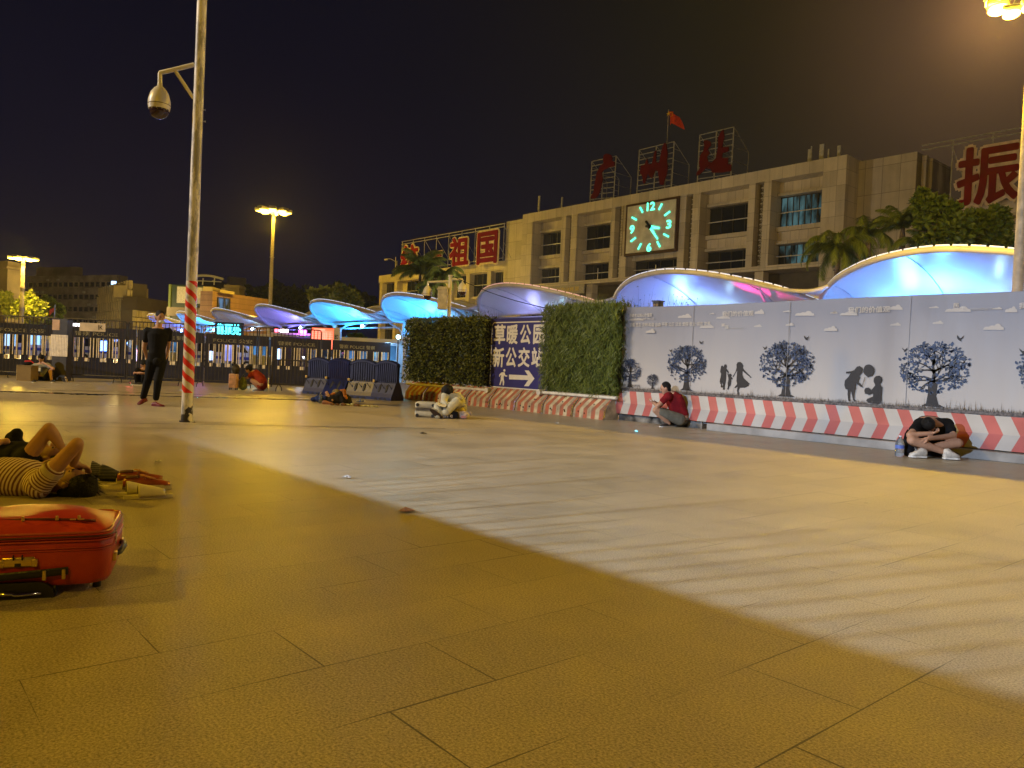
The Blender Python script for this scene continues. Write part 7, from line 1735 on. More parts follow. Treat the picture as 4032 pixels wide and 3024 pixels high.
def brown_shoe(org, d, label):
    d = Vector((d.x, d.y, 0)).normalized(); s_ = Vector((-d.y, d.x, 0)); t = thing('shoe', tuple(org), label, 'shoe', 'pair of brown shoes')
    BR = mat('shoe_brown_leather', (.26, .055, .015), .3, var=.3, scale=12, bump=.1); IN = mat('shoe_inside', (.09, .03, .012), .7)
    q = MB(); L_ = .335; pts = sole_pts(L_, .118); q.poly([org+d*x+s_*y+UP*.002 for x, y in pts], UP*.036); q.build('sole', mat('shoe_sole_cream', (.55, .48, .32), .5), t)
    q = MB(); secs = [(.03, .036, .05), (.12, .043, .062), (.26, .044, .066), (.42, .046, .062), (.56, .050, .054), (.72, .051, .044), (.86, .045, .036), (.96, .028, .027)]
    q.loft([(org+d*u_*L_+UP*(.026+h*.42), s_*w_, UP*h*.62) for u_, w_, h in secs], 16); q.build('upper', BR, t, smooth='all')
    q = MB(); q.loft([(org+d*(L_*u_)+UP*(.026+z), s_*w_, UP*.012) for u_, w_, z in ((.08, .025, .058), (.2, .034, .064), (.34, .030, .064))], 14); q.build('opening', IN, t, smooth='all')
    q = MB(); q.loft([(org+d*(L_*u_)+UP*(.03+z), s_*w_, UP*.006) for u_, w_, z in ((.36, .018, .074), (.42, .026, .072), (.52, .026, .060), (.66, .018, .046))], 12); q.build('tongue', mat('shoe_tongue', (.40, .17, .06), .5), t, smooth='all')
    q = MB(); q.tube([org+d*L_*.44+s_*.042+UP*.075, org+d*L_*.47+UP*.098, org+d*L_*.44-s_*.042+UP*.075], .010, 6); q.tube([org+d*L_*.57+s_*.04+UP*.06, org+d*L_*.60+UP*.082, org+d*L_*.57-s_*.04+UP*.06], .010, 6); q.build('strap', BR, t, smooth='all')
brown_shoe(G(478, 1928), RIGHT*.93+FWD*.37, 'brown leather shoe with cream sole beside the white slippers')
brown_shoe(G(440, 1908)+FWD*.06, RIGHT*.93+FWD*.36, 'brown leather shoe, farther of the pair, toe behind its mate')
# ================================================================== FAR BUILDINGS
def slab(D1, D2, px1, px2, ytop1, label, cat, nm, build):
    """facade from pixel column px1 at depth D1 to px2 at depth D2, roof height from (px1,ytop1)"""
    A, B_ = AD(px1, ytop1, D1), AD(px2, ytop1, D2); h = A.z; a = Vector((A.x, A.y, 0)); b_ = Vector((B_.x, B_.y, 0)); d = b_-a; L_ = d.length; d.normalize(); n_ = Vector((d.y, -d.x, 0))
    if n_.dot(FWD) > 0: n_ = -n_
    t = thing(nm, tuple(a), label, cat); build(t, a, d, n_, L_, h); return t
def obox(q, a, d, n_, x0, x1, y0, y1, z0, z1):
    """box in facade coordinates; y positive = outwards"""
    c = a+d*((x0+x1)/2)+n_*((y0+y1)/2)+UP*((z0+z1)/2); q.box(c, (abs(x1-x0), abs(y1-y0), abs(z1-z0)), Matrix((d, -n_, UP)).transposed())
WY = mat('facade_cream', (.50, .42, .28), .7, var=.15, scale=.4, bump=.05); CONC = mat('facade_concrete', (.30, .26, .22), .8, var=.3, scale=.2, bump=.05); DG = glass('far_window_glass', (.012, .012, .014), .15)
WARMW = emit('window_warm', (1, .75, .4), .8)
def b_yellow(t, a, d, n_, L_, h):
    q = MB(); obox(q, a, d, n_, 0, L_, -2.5, 0, 0, h); q.build('wall', WY, t)
    for k in range(6):
        z = h-1.2-k*4.1
        q = MB(); obox(q, a, d, n_, -.5, L_+.8, -2, .9, z-.0, z+.35); q.build('balcony_slab', WY, t)
        for j in range(int(L_/3)):
            q = MB(); obox(q, a, d, n_, j*3+.8, j*3+2.6, .02, .12, z-3.0, z-1.2); q.build('window', DG, t)
slab(120, 119, -60, 31, 1026, 'yellow-lit building with projecting balcony slabs at the left photo edge', 'building', 'apartment_building', b_yellow)
def b_long(t, a, d, n_, L_, h):
    q = MB(); obox(q, a, d, n_, 0, L_, -2.5, 0, 0, h); q.build('wall', CONC, t)
    for k in range(6):
        z = h-3.0-k*3.3
        q = MB(); obox(q, a, d, n_, .3, L_-.3, .02, .5, z+1.25, z+3.0); q.build('balcony_band', mat('facade_band', (.30, .27, .22), .8, var=.25, scale=.4), t)
        for j in range(int(L_/2.1)):
            rr_ = random.Random(j*7+k)
            q = MB(); obox(q, a, d, n_, j*2.1+.4, j*2.1+1.7, .02, .1, z+.05, z+1.2); q.build('window', WARMW if rr_.random() < .02 else DG, t)
            if rr_.random() < .15: q = MB(); obox(q, a, d, n_, j*2.1+.5, j*2.1+1.2, .5, .95, z+1.5, z+2.1); q.build('air_conditioner', mat('aircon_white', (.4, .4, .38), .6), t)
    q = MB(); obox(q, a, d, n_, L_*.05, L_*.5, -3, -1, h, h+2.6); q.build('roof_hut', CONC, t)
slab(215, 200, 112, 470, 1088, 'long dim apartment block with banded balconies behind the lit tree', 'building', 'apartment_building', b_long)
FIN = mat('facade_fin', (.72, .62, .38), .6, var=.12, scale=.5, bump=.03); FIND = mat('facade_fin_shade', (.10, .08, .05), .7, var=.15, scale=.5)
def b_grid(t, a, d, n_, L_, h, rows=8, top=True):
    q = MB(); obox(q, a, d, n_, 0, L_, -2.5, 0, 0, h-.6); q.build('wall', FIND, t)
    nc = max(3, int(L_/1.05)); w_ = L_/nc; rh = h/rows
    for i in range(nc):
        q = MB()
        for k in range(rows):
            off = .42 if (i+k) % 2 == 0 else .12
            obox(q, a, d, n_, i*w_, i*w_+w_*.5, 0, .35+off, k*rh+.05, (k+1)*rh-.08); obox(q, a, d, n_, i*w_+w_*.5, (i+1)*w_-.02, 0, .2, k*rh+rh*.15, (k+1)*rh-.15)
        q.build('fin_column', FIN, t)
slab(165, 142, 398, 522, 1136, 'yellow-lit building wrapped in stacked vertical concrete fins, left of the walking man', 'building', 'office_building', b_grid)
def b_grid2(t, a, d, n_, L_, h):
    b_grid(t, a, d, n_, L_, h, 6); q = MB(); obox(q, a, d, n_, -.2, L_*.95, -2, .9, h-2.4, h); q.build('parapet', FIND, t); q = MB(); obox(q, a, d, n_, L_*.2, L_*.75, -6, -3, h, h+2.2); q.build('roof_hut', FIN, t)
slab(140, 150, 524, 672, 1168, 'lower finned concrete building with a flat parapet behind the walking man', 'building', 'office_building', b_grid2)
def b_dark(t, a, d, n_, L_, h):
    q = MB(); obox(q, a, d, n_, 0, L_, -2, 0, 0, h); q.build('wall', mat('facade_dark_green', (.015, .04, .03), .5), t)
    q = MB(); obox(q, a, d, n_, L_*.25, L_*1.0, .02, .3, h-3.0, h-.3); q.build('white_sign_board', mat('signboard_white', (.5, .5, .55), .5), t)
    q = MB(); obox(q, a, d, n_, -.1, L_*1.6, .3, 1.2, h-7.6, h-6.5); q.build('lit_beam', WY, t)
    for j in range(4):
        q = MB(); obox(q, a, d, n_, .8+j*2.2, 1.5+j*2.2, .02, .15, h-11.5, h-8); q.build('window', WARMW, t) if j < 0 else q.build('column', WY, t)
    q = MB(); obox(q, a, d, n_, .0, .35, .0, .3, 0, h); q.build('corner_strip', mat('strip_green', (.18, .25, .08), .5), t)
slab(128, 128, 668, 800, 1120, 'dark green building with a pale beam and white board behind the striped pole', 'building', 'shop_building', b_dark)
def b_yw(t, a, d, n_, L_, h):
    q = MB(); obox(q, a, d, n_, 0, L_, -3, 0, 0, h); q.build('wall', WY, t); q = MB(); obox(q, a, d, n_, -2.6, -1.4, -2, .6, 0, h-3.0); q.build('dark_pillar', CONC, t)
    q = MB(); obox(q, a, d, n_, -5.2, .4, .02, 1.2, h-5.0, h-3.6); q.sph(a+d*.6+n_*.7+UP*(h-4.2), (1.0, 1.0, 1.0)); q.build('beam', CONC, t)
slab(124, 124, 800, 838, 1128, 'yellow-lit blank gable wall right of the striped pole', 'building', 'gable_wall', b_yw)
BRK = tiles_mat('pink_stone_courses', (.36, .22, .18), 400, .85, .10, .7, .5)
def b_pink(t, a, d, n_, L_, h):
    q = MB(); obox(q, a, d, n_, 0, L_, -2.5, 0, 0, h); q.build('wall', BRK, t); q = MB(); obox(q, a, d, n_, 1.0, L_*.28+.5, -1, .5, h-.1, h+.35); q.build('eave', WY, t)
    q = MB(); x0, x1 = L_*.075, L_*.27; obox(q, a, d, n_, x0, x1, .02, .15, 1.5, h-.8); wn_ = q.build('window', lit_glass('hall_window_glass', (.10, .25, .5), .8), t)
    q = MB(); [obox(q, a, d, n_, x0+(x1-x0)*k/2-.08, x0+(x1-x0)*k/2+.08, .15, .25, 1.5, h-.8) for k in range(3)]; [obox(q, a, d, n_, x0, x1, .15, .22, h-1-2.1*k, h-.85-2.1*k) for k in range(5)]; q.build('window_frame', MATS['frame_dark'], wn_)
slab(120, 132, 838, 1062, 1146, 'pink stone hall with a tall blue-lit window behind the grey canopy', 'building', 'hall_building', b_pink)
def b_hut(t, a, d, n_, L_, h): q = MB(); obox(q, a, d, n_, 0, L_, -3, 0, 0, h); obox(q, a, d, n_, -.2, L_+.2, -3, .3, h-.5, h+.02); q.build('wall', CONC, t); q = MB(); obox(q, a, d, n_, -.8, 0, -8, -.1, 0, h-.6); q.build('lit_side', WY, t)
slab(145, 145, 888, 942, 1122, 'brown flat-roofed hut above the pink stone hall', 'building', 'roof_hut', b_hut)
WT = mat('tower_white', (.55, .55, .55), .7, var=.1, scale=.2)
def b_white(t, a, d, n_, L_, h):
    q = MB(); obox(q, a, d, n_, 0, L_*.66, -3, 0, 0, h); obox(q, a, d, n_, L_*.661, L_, -3, -.5, 0, h-4.2); q.build('wall', WT, t); q = MB(); obox(q, a, d, n_, -3.5, -.01, -3, -1, 0, h-3); q.build('side_block', WT, t)
    q = MB(); [obox(q, a, d, n_, 2+k*4, 3.2+k*4, .02, .1, h-18-j*4, h-16.4-j*4) for k in range(4) for j in range(2)]; q.build('windows', DG, t)['kind'] = 'stuff'
slab(290, 296, 904, 1004, 1088, 'pale white stepped building on the skyline above the pink hall', 'building', 'white_building', b_white)
# curved roof canopy on skyline
t = thing('roof_canopy', tuple(AD(830, 1120, 150)), 'thin curved white roof canopy on posts right of the striped pole', 'canopy')
q = MB(); q.tube([AD(762+118*k/10, 1088-4*math.sin(k/10*PI)*1.2+12*(k/10)**2.2, 150) for k in range(11)], .25, 6); q.build('curved_roof', WT, t)
q = MB(); [q.cyl(AD(x, 1095, 150), AD(x-2, 1122, 150), .14, n=5) for x in (800, 845)]; q.cyl(AD(835, 1107, 150), AD(845, 1105, 150), .14, n=5); q.cyl(AD(770, 1105, 150), AD(872, 1110, 150), .1, n=5); q.build('post', WT, t)
q = MB(); A, B_ = AD(775, 1106, 151), AD(884, 1140, 151); q.box((A+B_)/2, ((B_-A).dot(RIGHT), 2, A.z-B_.z), R3); q.build('dark_glazing', DG, t)
q = MB(); p = AD(448, 1115, 155); q.box(p, (.9, .3, .8), R3); o = q.build('rooftop_light', emit('rooftop_blue', (.35, .6, 1), 3)); tag(o, 'small blue-white light box on the finned building roof', 'lamp')
# ================================================================== TREES
LT1 = leafmat('leaf_dark', (.04, .08, .015), (.13, .18, .04)); LT2 = leafmat('leaf_bright', (.16, .22, .04), (.42, .46, .12)); LP_ = leafmat('palm_leaf', (.08, .13, .02), (.26, .32, .08)); BARK = mat('bark', (.13, .10, .07), .9, var=.4, scale=6, bump=.6)
def tree(base, blobs, label, n_, ls, m, seed, tr=.2, nm='broadleaf_tree', group='trees behind the plaza'):
    r = random.Random(seed); t = thing(nm, (base.x, base.y, 0), label, 'tree', group)
    q = MB(); b0 = Vector((base.x, base.y, 0)); cz = sum(b[0].z for b in blobs)/len(blobs); hub = Vector((base.x, base.y, cz*.62))
    q.tube([b0, b0.lerp(hub, .5)+RIGHT*r.uniform(-.2, .2), hub], [tr, tr*.75, tr*.6], 8)
    for c, rad_ in blobs:
        mid_ = hub.lerp(c, .5)+UP*.2; q.tube([hub, mid_, c], [tr*.5, tr*.35, tr*.12], 6)
        for k in range(5): e_ = c+rv(r)*rad_*.85; q.tube([mid_.lerp(c, .6), (c+e_)/2, e_], [tr*.15, tr*.09, .01], 4)
    q.build('trunk', BARK, t, smooth=True)
    q = MB(); tot = sum(b[1]**2 for b in blobs)
    for c, rad_ in blobs:
        nb_ = int(n_*rad_**2/tot); cl = [(c+rv(r)*rad_*r.uniform(.55, 1.0)*(1 if True else 1), rad_*r.uniform(.14, .30)) for _ in range(max(6, nb_//45))]
        for k in range(nb_):
            cc, cr = r.choice(cl); d0 = rv(r); p = cc+d0*cr*r.random()**.5; p.z = cc.z+(p.z-cc.z)*.75
            d1 = (rv(r)+d0*.8-UP*.25).normalized(); add_leaf(q, p, d1, (d0+UP*.5+rv(r)*.4).normalized(), ls*r.uniform(.6, 1.3), .55)
    q.build('crown', m, t, fix=False); return t
def bl(px, py, rp, dep): return (AD(px, py, dep), rp/3028*dep)
def TB(px, dep): p = AD(px, 1400, dep); p.z = 0; return p
tree(TB(95, 95), [bl(25, 1190, 34, 94), bl(8, 1170, 26, 95), bl(55, 1215, 30, 94)], 'dense green tree at the left photo edge under the balconies', 3000, .5, LT2, 1, .3)
tree(TB(115, 88), [bl(110, 1190, 36, 88), bl(140, 1215, 34, 87), bl(90, 1215, 30, 88), bl(155, 1240, 24, 87), bl(110, 1250, 40, 88)], 'brightly lit yellow-leaved tree beside the far left lamp mast', 4200, .52, LT2, 2, .3)
tree(TB(190, 110), [bl(180, 1195, 26, 110), bl(215, 1215, 26, 110), bl(235, 1235, 22, 110), bl(200, 1255, 34, 109)], 'dim green tree right of the yellow-lit tree', 2400, .6, LT1, 3, .3)
tree(TB(1320, 90), [bl(1240, 1165, 20, 90), bl(1275, 1168, 22, 90), bl(1310, 1163, 24, 90), bl(1345, 1150, 24, 90), bl(1375, 1172, 22, 90), bl(1400, 1185, 14, 90), bl(1320, 1190, 40, 90)], 'lit broad-leaved tree rising over the cyan canopies', 3200, .75, LT2, 4, .3)
tree(TB(3690, 33), [bl(3660, 800, 48, 33), bl(3630, 780, 30, 33), bl(3710, 850, 60, 33), bl(3760, 900, 70, 33), bl(3680, 905, 60, 33), bl(3740, 830, 35, 33)], 'tall leafy tree behind the largest canopy, left of the huge character', 5200, .30, LT1, 5, .2)
tree(TB(3900, 34), [bl(3860, 870, 48, 34), bl(3920, 860, 45, 34), bl(3830, 920, 60, 34), bl(3930, 930, 50, 34), bl(3890, 900, 50, 34), bl(3960, 850, 22, 34)], 'leafy tree under the huge red character at right', 4600, .30, LT1, 6, .2)
tree(TB(1390, 45), [bl(1395, 1330, 20, 45), bl(1420, 1340, 18, 45), bl(1375, 1345, 16, 45)], 'small dark tree standing inside the cyan-lit pavilion area', 900, .28, LT1, 7, .12)
tree(TB(1030, 240), [bl(1000, 1150, 30, 240), bl(1060, 1165, 45, 240), bl(1120, 1170, 50, 240), bl(1180, 1185, 50, 240), bl(1100, 1220, 60, 240)], 'large dark tree mass on the skyline behind the yellow mast', 4200, 2.2, LT1, 8, .8)
tree(TB(1400, 230), [bl(1250, 1190, 40, 230), bl(1320, 1175, 50, 230), bl(1390, 1180, 50, 230), bl(1450, 1210, 40, 230), bl(1350, 1230, 60, 230)], 'dark skyline trees left of the station wing', 3600, 2.2, LT1, 9, .8)
def palm(base, top, n_, fl_, label, seed, upright=0, tr=.16, droop=1.0, leafw=.035):
    r = random.Random(seed); t = thing('palm_tree', (base.x, base.y, 0), label, 'palm tree', 'palm trees of the forecourt')
    q = MB(); b0 = Vector((base.x, base.y, 0)); q.tube([b0, b0.lerp(top, .5)+RIGHT*.1, top-UP*.5, top], [tr*1.3, tr, tr*.85, tr*.5], 10)
    for k in range(14): p = b0.lerp(top, k/15); q.cyl(p, p+UP*.05, tr*1.18, tr*1.1, n=10)
    q.build('trunk', BARK, t, smooth=True)
    for k in range(n_):
        az = 2*PI*k/n_+r.uniform(-.25, .25); el = rad(r.uniform(8, 78)+upright*12); ln = fl_*r.uniform(.8, 1.1); dh = Vector((math.cos(az), math.sin(az), 0)); q = MB(); pts = []; p = Vector(top)
        a_ = el; ns = 12
        for i in range(ns+1):
            pts.append(p.copy()); a_ -= (rad(150)*droop*(1-upright*.4))/ns*(.5+i/ns); p = p+(dh*math.cos(a_)+UP*math.sin(a_))*ln/ns
        q.tube(pts, [.03*(1-i/(ns+2)) for i in range(ns+1)], 4); s_ = Vector((-dh.y, dh.x, 0))
        for i in range(1, ns*7):
            u_ = i/(ns*7); j = min(int(u_*ns), ns-1); c = pts[j].lerp(pts[j+1], u_*ns-j); tg = (pts[j+1]-pts[j]).normalized(); ll = ln*.26*math.sin(PI*min(1, u_*.85+.12))**.7
            for sg_ in (-1, 1):
                d1 = (s_*sg_*.75+tg*.65-UP*r.uniform(.25, .75)).normalized(); w_ = tg*leafw*.5; e_ = c+d1*ll; q.add([c-w_, c+w_, (c+e_)/2+w_*.9-UP*ll*.03, e_-UP*ll*.25, (c+e_)/2-w_*.9-UP*ll*.03], [(0, 1, 2, 4), (4, 2, 3)])
        q.build('frond', LP_, t, fix=False)
    return t
def palm_at(px, py, Y, fl_px, label, seed, n_=15, **k):
    top = AY(px, py, Y); d_ = depth_of(top); b = Vector((top.x, top.y, 0)); return palm(b, top, n_, fl_px*1.3/3028*d_, label, seed, **k)
palm_at(1655, 1075, 42, 105, 'tall palm in front of the character 统', 1, 26, upright=.8, leafw=.06)
palm_at(1745, 1090, 42, 85, 'shorter palm right of the tall one, over the cyan canopy', 2, 22, leafw=.05)
palm_at(1700, 1130, 41, 70, 'low palm between two taller palms at the left wing', 8, 12, leafw=.05)
palm_at(3300, 985, 36.5, 150, 'drooping palm left of the other palms above the banner', 3, 18, leafw=.035)
palm_at(3420, 920, 39, 130, 'palm behind the drooping palm', 4, 16, leafw=.035)
palm_at(3555, 895, 38, 120, 'upright fan-shaped palm beside the tall leafy tree', 5, 17, upright=1, leafw=.035)
palm_at(3625, 960, 37, 95, 'low spiky palm over the largest canopy', 6, 14, upright=.6, leafw=.03)
palm_at(28, 1185, 60, 45, 'small palm crown in the lit foliage at the left edge', 7, 12, leafw=.05)
# ================================================================== LIT AREA BEHIND THE FENCES
def at2(px, py, dep): return AD(px, py, dep)
def obj_box(nm, px0, py0, px1, py1, dep, th, m, label, cat, group=None, parent=None):
    A, B_ = AD(px0, py0, dep), AD(px1, py1, dep); c = (A+B_)/2; w_ = (B_-A).dot(RIGHT); h_ = A.z-B_.z
    q = MB(); q.box(c+FWD*th/2, (w_, th, h_), R3); 
    if parent: return q.build(nm, m, parent), c, w_, h_
    t = thing(nm, (c.x, c.y, max(0, c.z-h_/2)), label, cat, group); return t, q, c, w_, h_
# red tally board
A, B_ = AD(1229, 1290, 40), AD(1311, 1376, 40); c = (A+B_)/2; w_ = (B_-A).dot(RIGHT); h_ = A.z-B_.z
t = thing('led_board', (c.x, c.y, 0), 'bright red LED table board standing under the cyan canopy', 'sign board')
q = MB(); q.box(c+FWD*.15, (w_+.1, .25, h_+.1), R3); q.box(Vector((c.x, c.y, .6))+FWD*.2, (.2, .2, 1.2), R3); q.build('housing', FST, t)
q = MB(); q.box(c, (w_, .03, h_), R3); q.build('red_screen', emit('led_red', (1, .01, .005), 1.6), t)
q = MB()
for k in range(8): q.box(c-FWD*.03+UP*(h_/2-h_*.17-h_*.105*k), (w_*.94, .02, .012), R3)
for k in (.03, .2, .33, .52, .6, .68, .84): q.box(c-FWD*.03-RIGHT*(w_/2-w_*k)-UP*h_*.08, (.012, .02, h_*.78), R3)
q.box(c-FWD*.03+UP*h_*.42-RIGHT*w_*.15, (w_*.5, .02, h_*.06), R3); q.build('white_grid', emit('led_grid', (1, .5, .4), 1.1), t)
# grey info pillar
t, q, c, w_, h_ = obj_box('info_pillar', 1312, 1290, 1335, 1420, 40, .3, None, 'pale grey pillar right of the red LED board', 'pillar'); q.build('shaft', WSTEEL, t)
q = MB(); put_text(q, '出口', c-RIGHT*w_*.25+UP*h_*.15-FWD*.02, RIGHT*w_*.5, UP*.25, .02); q.build('lettering', BLK, t, fix=False)
# pavilion
PAV = mat('pavilion_white', (.6, .62, .65), .4, var=.1, scale=1); PGL = lit_glass('pavilion_glass', (.06, .22, .5), 1.1, .8)
def pavilion(px0, px1, ytop, ybot, dep, label, seed):
    A, B_ = AD(px0, ytop, dep), AD(px1, ytop, dep); w_ = (B_-A).dot(RIGHT); h = A.z; c = Vector(((A.x+B_.x)/2, (A.y+B_.y)/2, 0)); t = thing('ticket_pavilion', tuple(c), label, 'pavilion', 'lit pavilions under the canopies')
    q = MB(); q.box(c+UP*(h-.1), (w_, 3, .2), R3); q.build('roof', PAV, t); q = MB(); q.box(c+FWD*1.4+UP*h/2, (w_-.1, .1, h-.25), R3); q.build('back_wall', PAV, t)
    n_ = max(2, int(w_/2))
    for k in range(n_+1): q = MB(); q.cyl(c+RIGHT*(-w_/2+.1+(w_-.2)*k/n_)-FWD*1.3, c+RIGHT*(-w_/2+.1+(w_-.2)*k/n_)-FWD*1.3+UP*(h-.2), .06, n=8); q.build('post', PAV, t)
    for k in range(n_): q = MB(); q.box(c+RIGHT*(-w_/2+.1+(w_-.2)*(k+.5)/n_)-FWD*1.2+UP*.55, ((w_-.2)/n_-.2, .08, 1.1), R3); q.build('counter', PAV, t); q = MB(); q.box(c+RIGHT*(-w_/2+.1+(w_-.2)*(k+.5)/n_)-FWD*1.18+UP*(1.1+(h-1.4)/2), ((w_-.2)/n_-.25, .03, h-1.5), R3); q.build('glass_screen', PGL, t)
    for k in range(2): light('pavilion_light', 'POINT', c+RIGHT*(k-.5)*w_*.5+UP*(h-.5), 60, (.3, .6, 1), .2)
pavilion(1345, 1590, 1330, 1410, 44, 'cyan-lit glazed pavilion right of the red LED board', 1)
pavilion(1010, 1225, 1316, 1400, 50, 'blue-lit glazed pavilion left of the red LED board', 2)
pavilion(560, 800, 1312, 1380, 62, 'dim blue pavilion behind the striped pole', 3)
pavilion(1600, 1900, 1330, 1410, 42, 'blue-lit pavilion hidden behind the left hedge', 4)
# cyan glowing characters
c = AD(900, 1297, 70); t = thing('neon_sign', tuple(c-UP*1), 'cyan glowing sign 出口 under the grey-blue canopy', 'sign'); q = MB(); q.box(c+FWD*.2, (2.6, .15, 1.3), R3); q.build('backing', FST, t)
q = MB(); put_text(q, '售票处', c-RIGHT*1.2-UP*.5, RIGHT*2.4, UP*1.0, .04); q.build('lettering', emit('neon_cyan', (.05, .8, 1), 3.5), t, fix=False); t['label'] = 'cyan glowing lettering sign under the grey-blue canopy'
# police booth with beacons
c = AD(1165, 1318, 46); t = thing('police_booth', (c.x, c.y, 0), 'dark police booth with red and magenta beacons under the violet canopy', 'booth')
q = MB(); q.box(Vector((c.x, c.y, 1.15)), (2.2, 1.6, 2.3), R3); q.build('body', mat('booth_navy', (.02, .02, .06), .4), t)
q = MB(); q.box(Vector((c.x, c.y, 2.45)), (2.4, 1.8, .12), R3); q.build('roof', PAV, t)
q = MB(); put_text(q, 'POLICE', Vector((c.x, c.y, 1.95))-FWD*.82-RIGHT*.2, RIGHT*.9, UP*.24, .02); put_text(q, '警察', Vector((c.x, c.y, 1.95))-FWD*.82-RIGHT*.95, RIGHT*.6, UP*.26, .02); q.build('lettering', emit('booth_letters', (.8, .8, 1), .8), t, fix=False)
for k, (dx, cc) in enumerate(((-.95, (1, .05, .1)), (-.5, (1, .75, .7)), (.6, (.9, .05, .9)))):
    q = MB(); q.rbox(Vector((c.x, c.y, 2.62))+RIGHT*dx-FWD*.7, (.45 if k else .2, .2, .18), .04, R3); q.build('beacon', emit('beacon_%d' % k, cc, 9), t)
light('beacon_light', 'POINT', Vector((c.x, c.y, 2.6))+RIGHT*.7-FWD*1.2, 60, (.6, .1, 1), .1)
# parked police vans seen through the slats
VW = mat('van_white', (.62, .63, .66), .3, var=.06, bump=.01); TY = mat('tyre', (.02, .02, .02), .8)
def van(px, dep, label, hd=0):
    p = AD(px, 1400, dep); o = Vector((p.x, p.y, 0)); a = rad(hd); fx = RIGHT*math.cos(a)+FWD*math.sin(a); fy = UP.cross(fx); R = Matrix((fx, fy, UP)).transposed(); t = thing('police_van', tuple(o), label, 'van', 'vehicles parked behind the barriers')
    W2 = lambda x, y, z: o+fx*x+fy*y+UP*z
    q = MB(); prof = [(-2.4, .35), (-2.4, 1.9), (-2.2, 2.1), (1.3, 2.1), (1.9, 1.35), (2.45, 1.15), (2.5, .35)]; q.poly([W2(x, -.9, z) for x, z in prof], fy*1.8); q.build('body', VW, t)
    q = MB(); q.poly([W2(x, -.91, z) for x, z in ((-2.2, 1.25), (-2.2, 1.9), (1.2, 1.9), (1.65, 1.3))], fy*-.01); q.build('side_window', DG, t); q = MB(); q.box(W2(0, -.915, .85), (4.7, .01, .22), R); q.build('blue_stripe', mat('van_blue', (.03, .06, .4), .4), t)
    for x in (-1.5, 1.6):
        for y in (-.85, .85): q = MB(); q.cyl(W2(x, y-.1, .33), W2(x, y+.1, .33), .33, n=18); w0 = q.build('wheel', TY, t); q = MB(); q.cyl(W2(x, y-.105, .33), W2(x, y+.105, .33), .18, n=14); q.build('rim', STEEL, w0)
    q = MB(); q.rbox(W2(.6, -.35, 2.2), (.25, .6, .16), .04, R); q.build('beacon', emit('beacon_blue', (.03, .12, 1), 14), t); q = MB(); q.rbox(W2(.6, .35, 2.2), (.25, .6, .16), .04, R); q.build('beacon', emit('beacon_red', (1, .03, .05), 8), t)
    q = MB(); q.sph(W2(2.48, -.65, .8), (.06, .14, .1), 10, 6, R); q.build('headlight', emit('headlight_cool', (.6, .8, 1), 6), t)
    light('van_glow', 'POINT', W2(.6, -1.6, 1.9), 45, (.25, .4, 1), .2)
van(110, 60, 'white van with blue beacon behind the far left barriers', 5); van(430, 62, 'white van with blue and red beacons left of the walking man', -4); van(905, 60, 'white van with beacons behind the barriers right of the striped pole', 3); van(1360, 58, 'white van with beacons behind the blue plastic barriers', 0)
# glowing panels and lamps visible through the slats
PN = [((140, 1330), .35, (.1, .5, 1), 1.6, 'cyan screen glowing behind the fence above the cardboard box'), ((40, 1335), .35, (.15, .5, 1), 1.5, 'cyan screen glowing behind the fence at the left edge'), ((270, 1284), .42, (.95, .9, 1), 2.4, 'row of white lit windows above the police lettering'), ((405, 1362), .28, (.08, .3, 1), 5, 'blue lit screen through the slats left of the walking man'), ((35, 1412), .22, (1, .75, .35), 1.8, 'warm lit panel low behind the left fence'), ((80, 1415), .22, (1, .75, .4), 1.8, 'warm lit panel behind the cardboard box'), ((1090, 1395), .30, (.2, .45, 1), 2.0, 'blue lit strip behind the woman in red'), ((1160, 1400), .25, (.5, .6, 1), 2.4, 'pale blue lit strip right of the woman in red'), ((905, 1390), .4, (.1, .2, .9), 1.2, 'deep blue lit panel behind the pink suitcase'), ((555, 1400), .3, (.5, .6, 1), 1.4, 'pale lit panel behind the walking man'), ((650, 1390), .3, (.2, .5, 1), 1.6, 'cyan lit panel between the walking man and the pole'), ((830, 1400), .25, (.3, .5, 1), 1.8, 'cyan lit panel right of the striped pole')]
for i, ((px_, py_), s_, cc, es, lab) in enumerate(PN):
    dp_ = 29+(i % 4)*.8; c = AD(px_, py_, dp_); t = thing('light_panel', (c.x, c.y, 0), lab, 'light panel', 'lit panels behind the barriers')
    q = MB(); q.box(c, (s_*(2.4 if i == 2 else 1.1), .05, s_*(.6 if i == 2 else 1.5)), R3); q.build('screen', emit('panel_%d' % i, cc, es), t)
    q = MB(); q.box(Vector((c.x, c.y, c.z/2))+FWD*.05, (.06, .06, c.z), R3); q.build('stand', FST, t)
LMP = [((1013, 1345), (.25, .75, 1), 26, .16, 'cyan star-bright lamp above the barriers by the woman in red'), ((741, 1324), (.3, .75, 1), 22, .14, 'cyan-white lamp touching the striped pole'), ((778, 1324), (1, .15, .6), 14, .12, 'pink lamp right of the striped pole'), ((797, 1326), (.45, .15, 1), 16, .12, 'violet lamp right of the pink lamp'), ((1568, 1327), (.3, .85, 1), 24, .13, 'cyan lamp left of the hedge under the cyan canopy'), ((497, 1351), (.2, .4, 1), 18, .09, 'blue point lamp through the slats left of the walking man'), ((527, 1368), (1, .1, .1), 9, .08, 'red point lamp through the slats beside the walking man'), ((1195, 1407), (.8, .85, 1), 8, .06, 'white lamp low behind the barriers')]
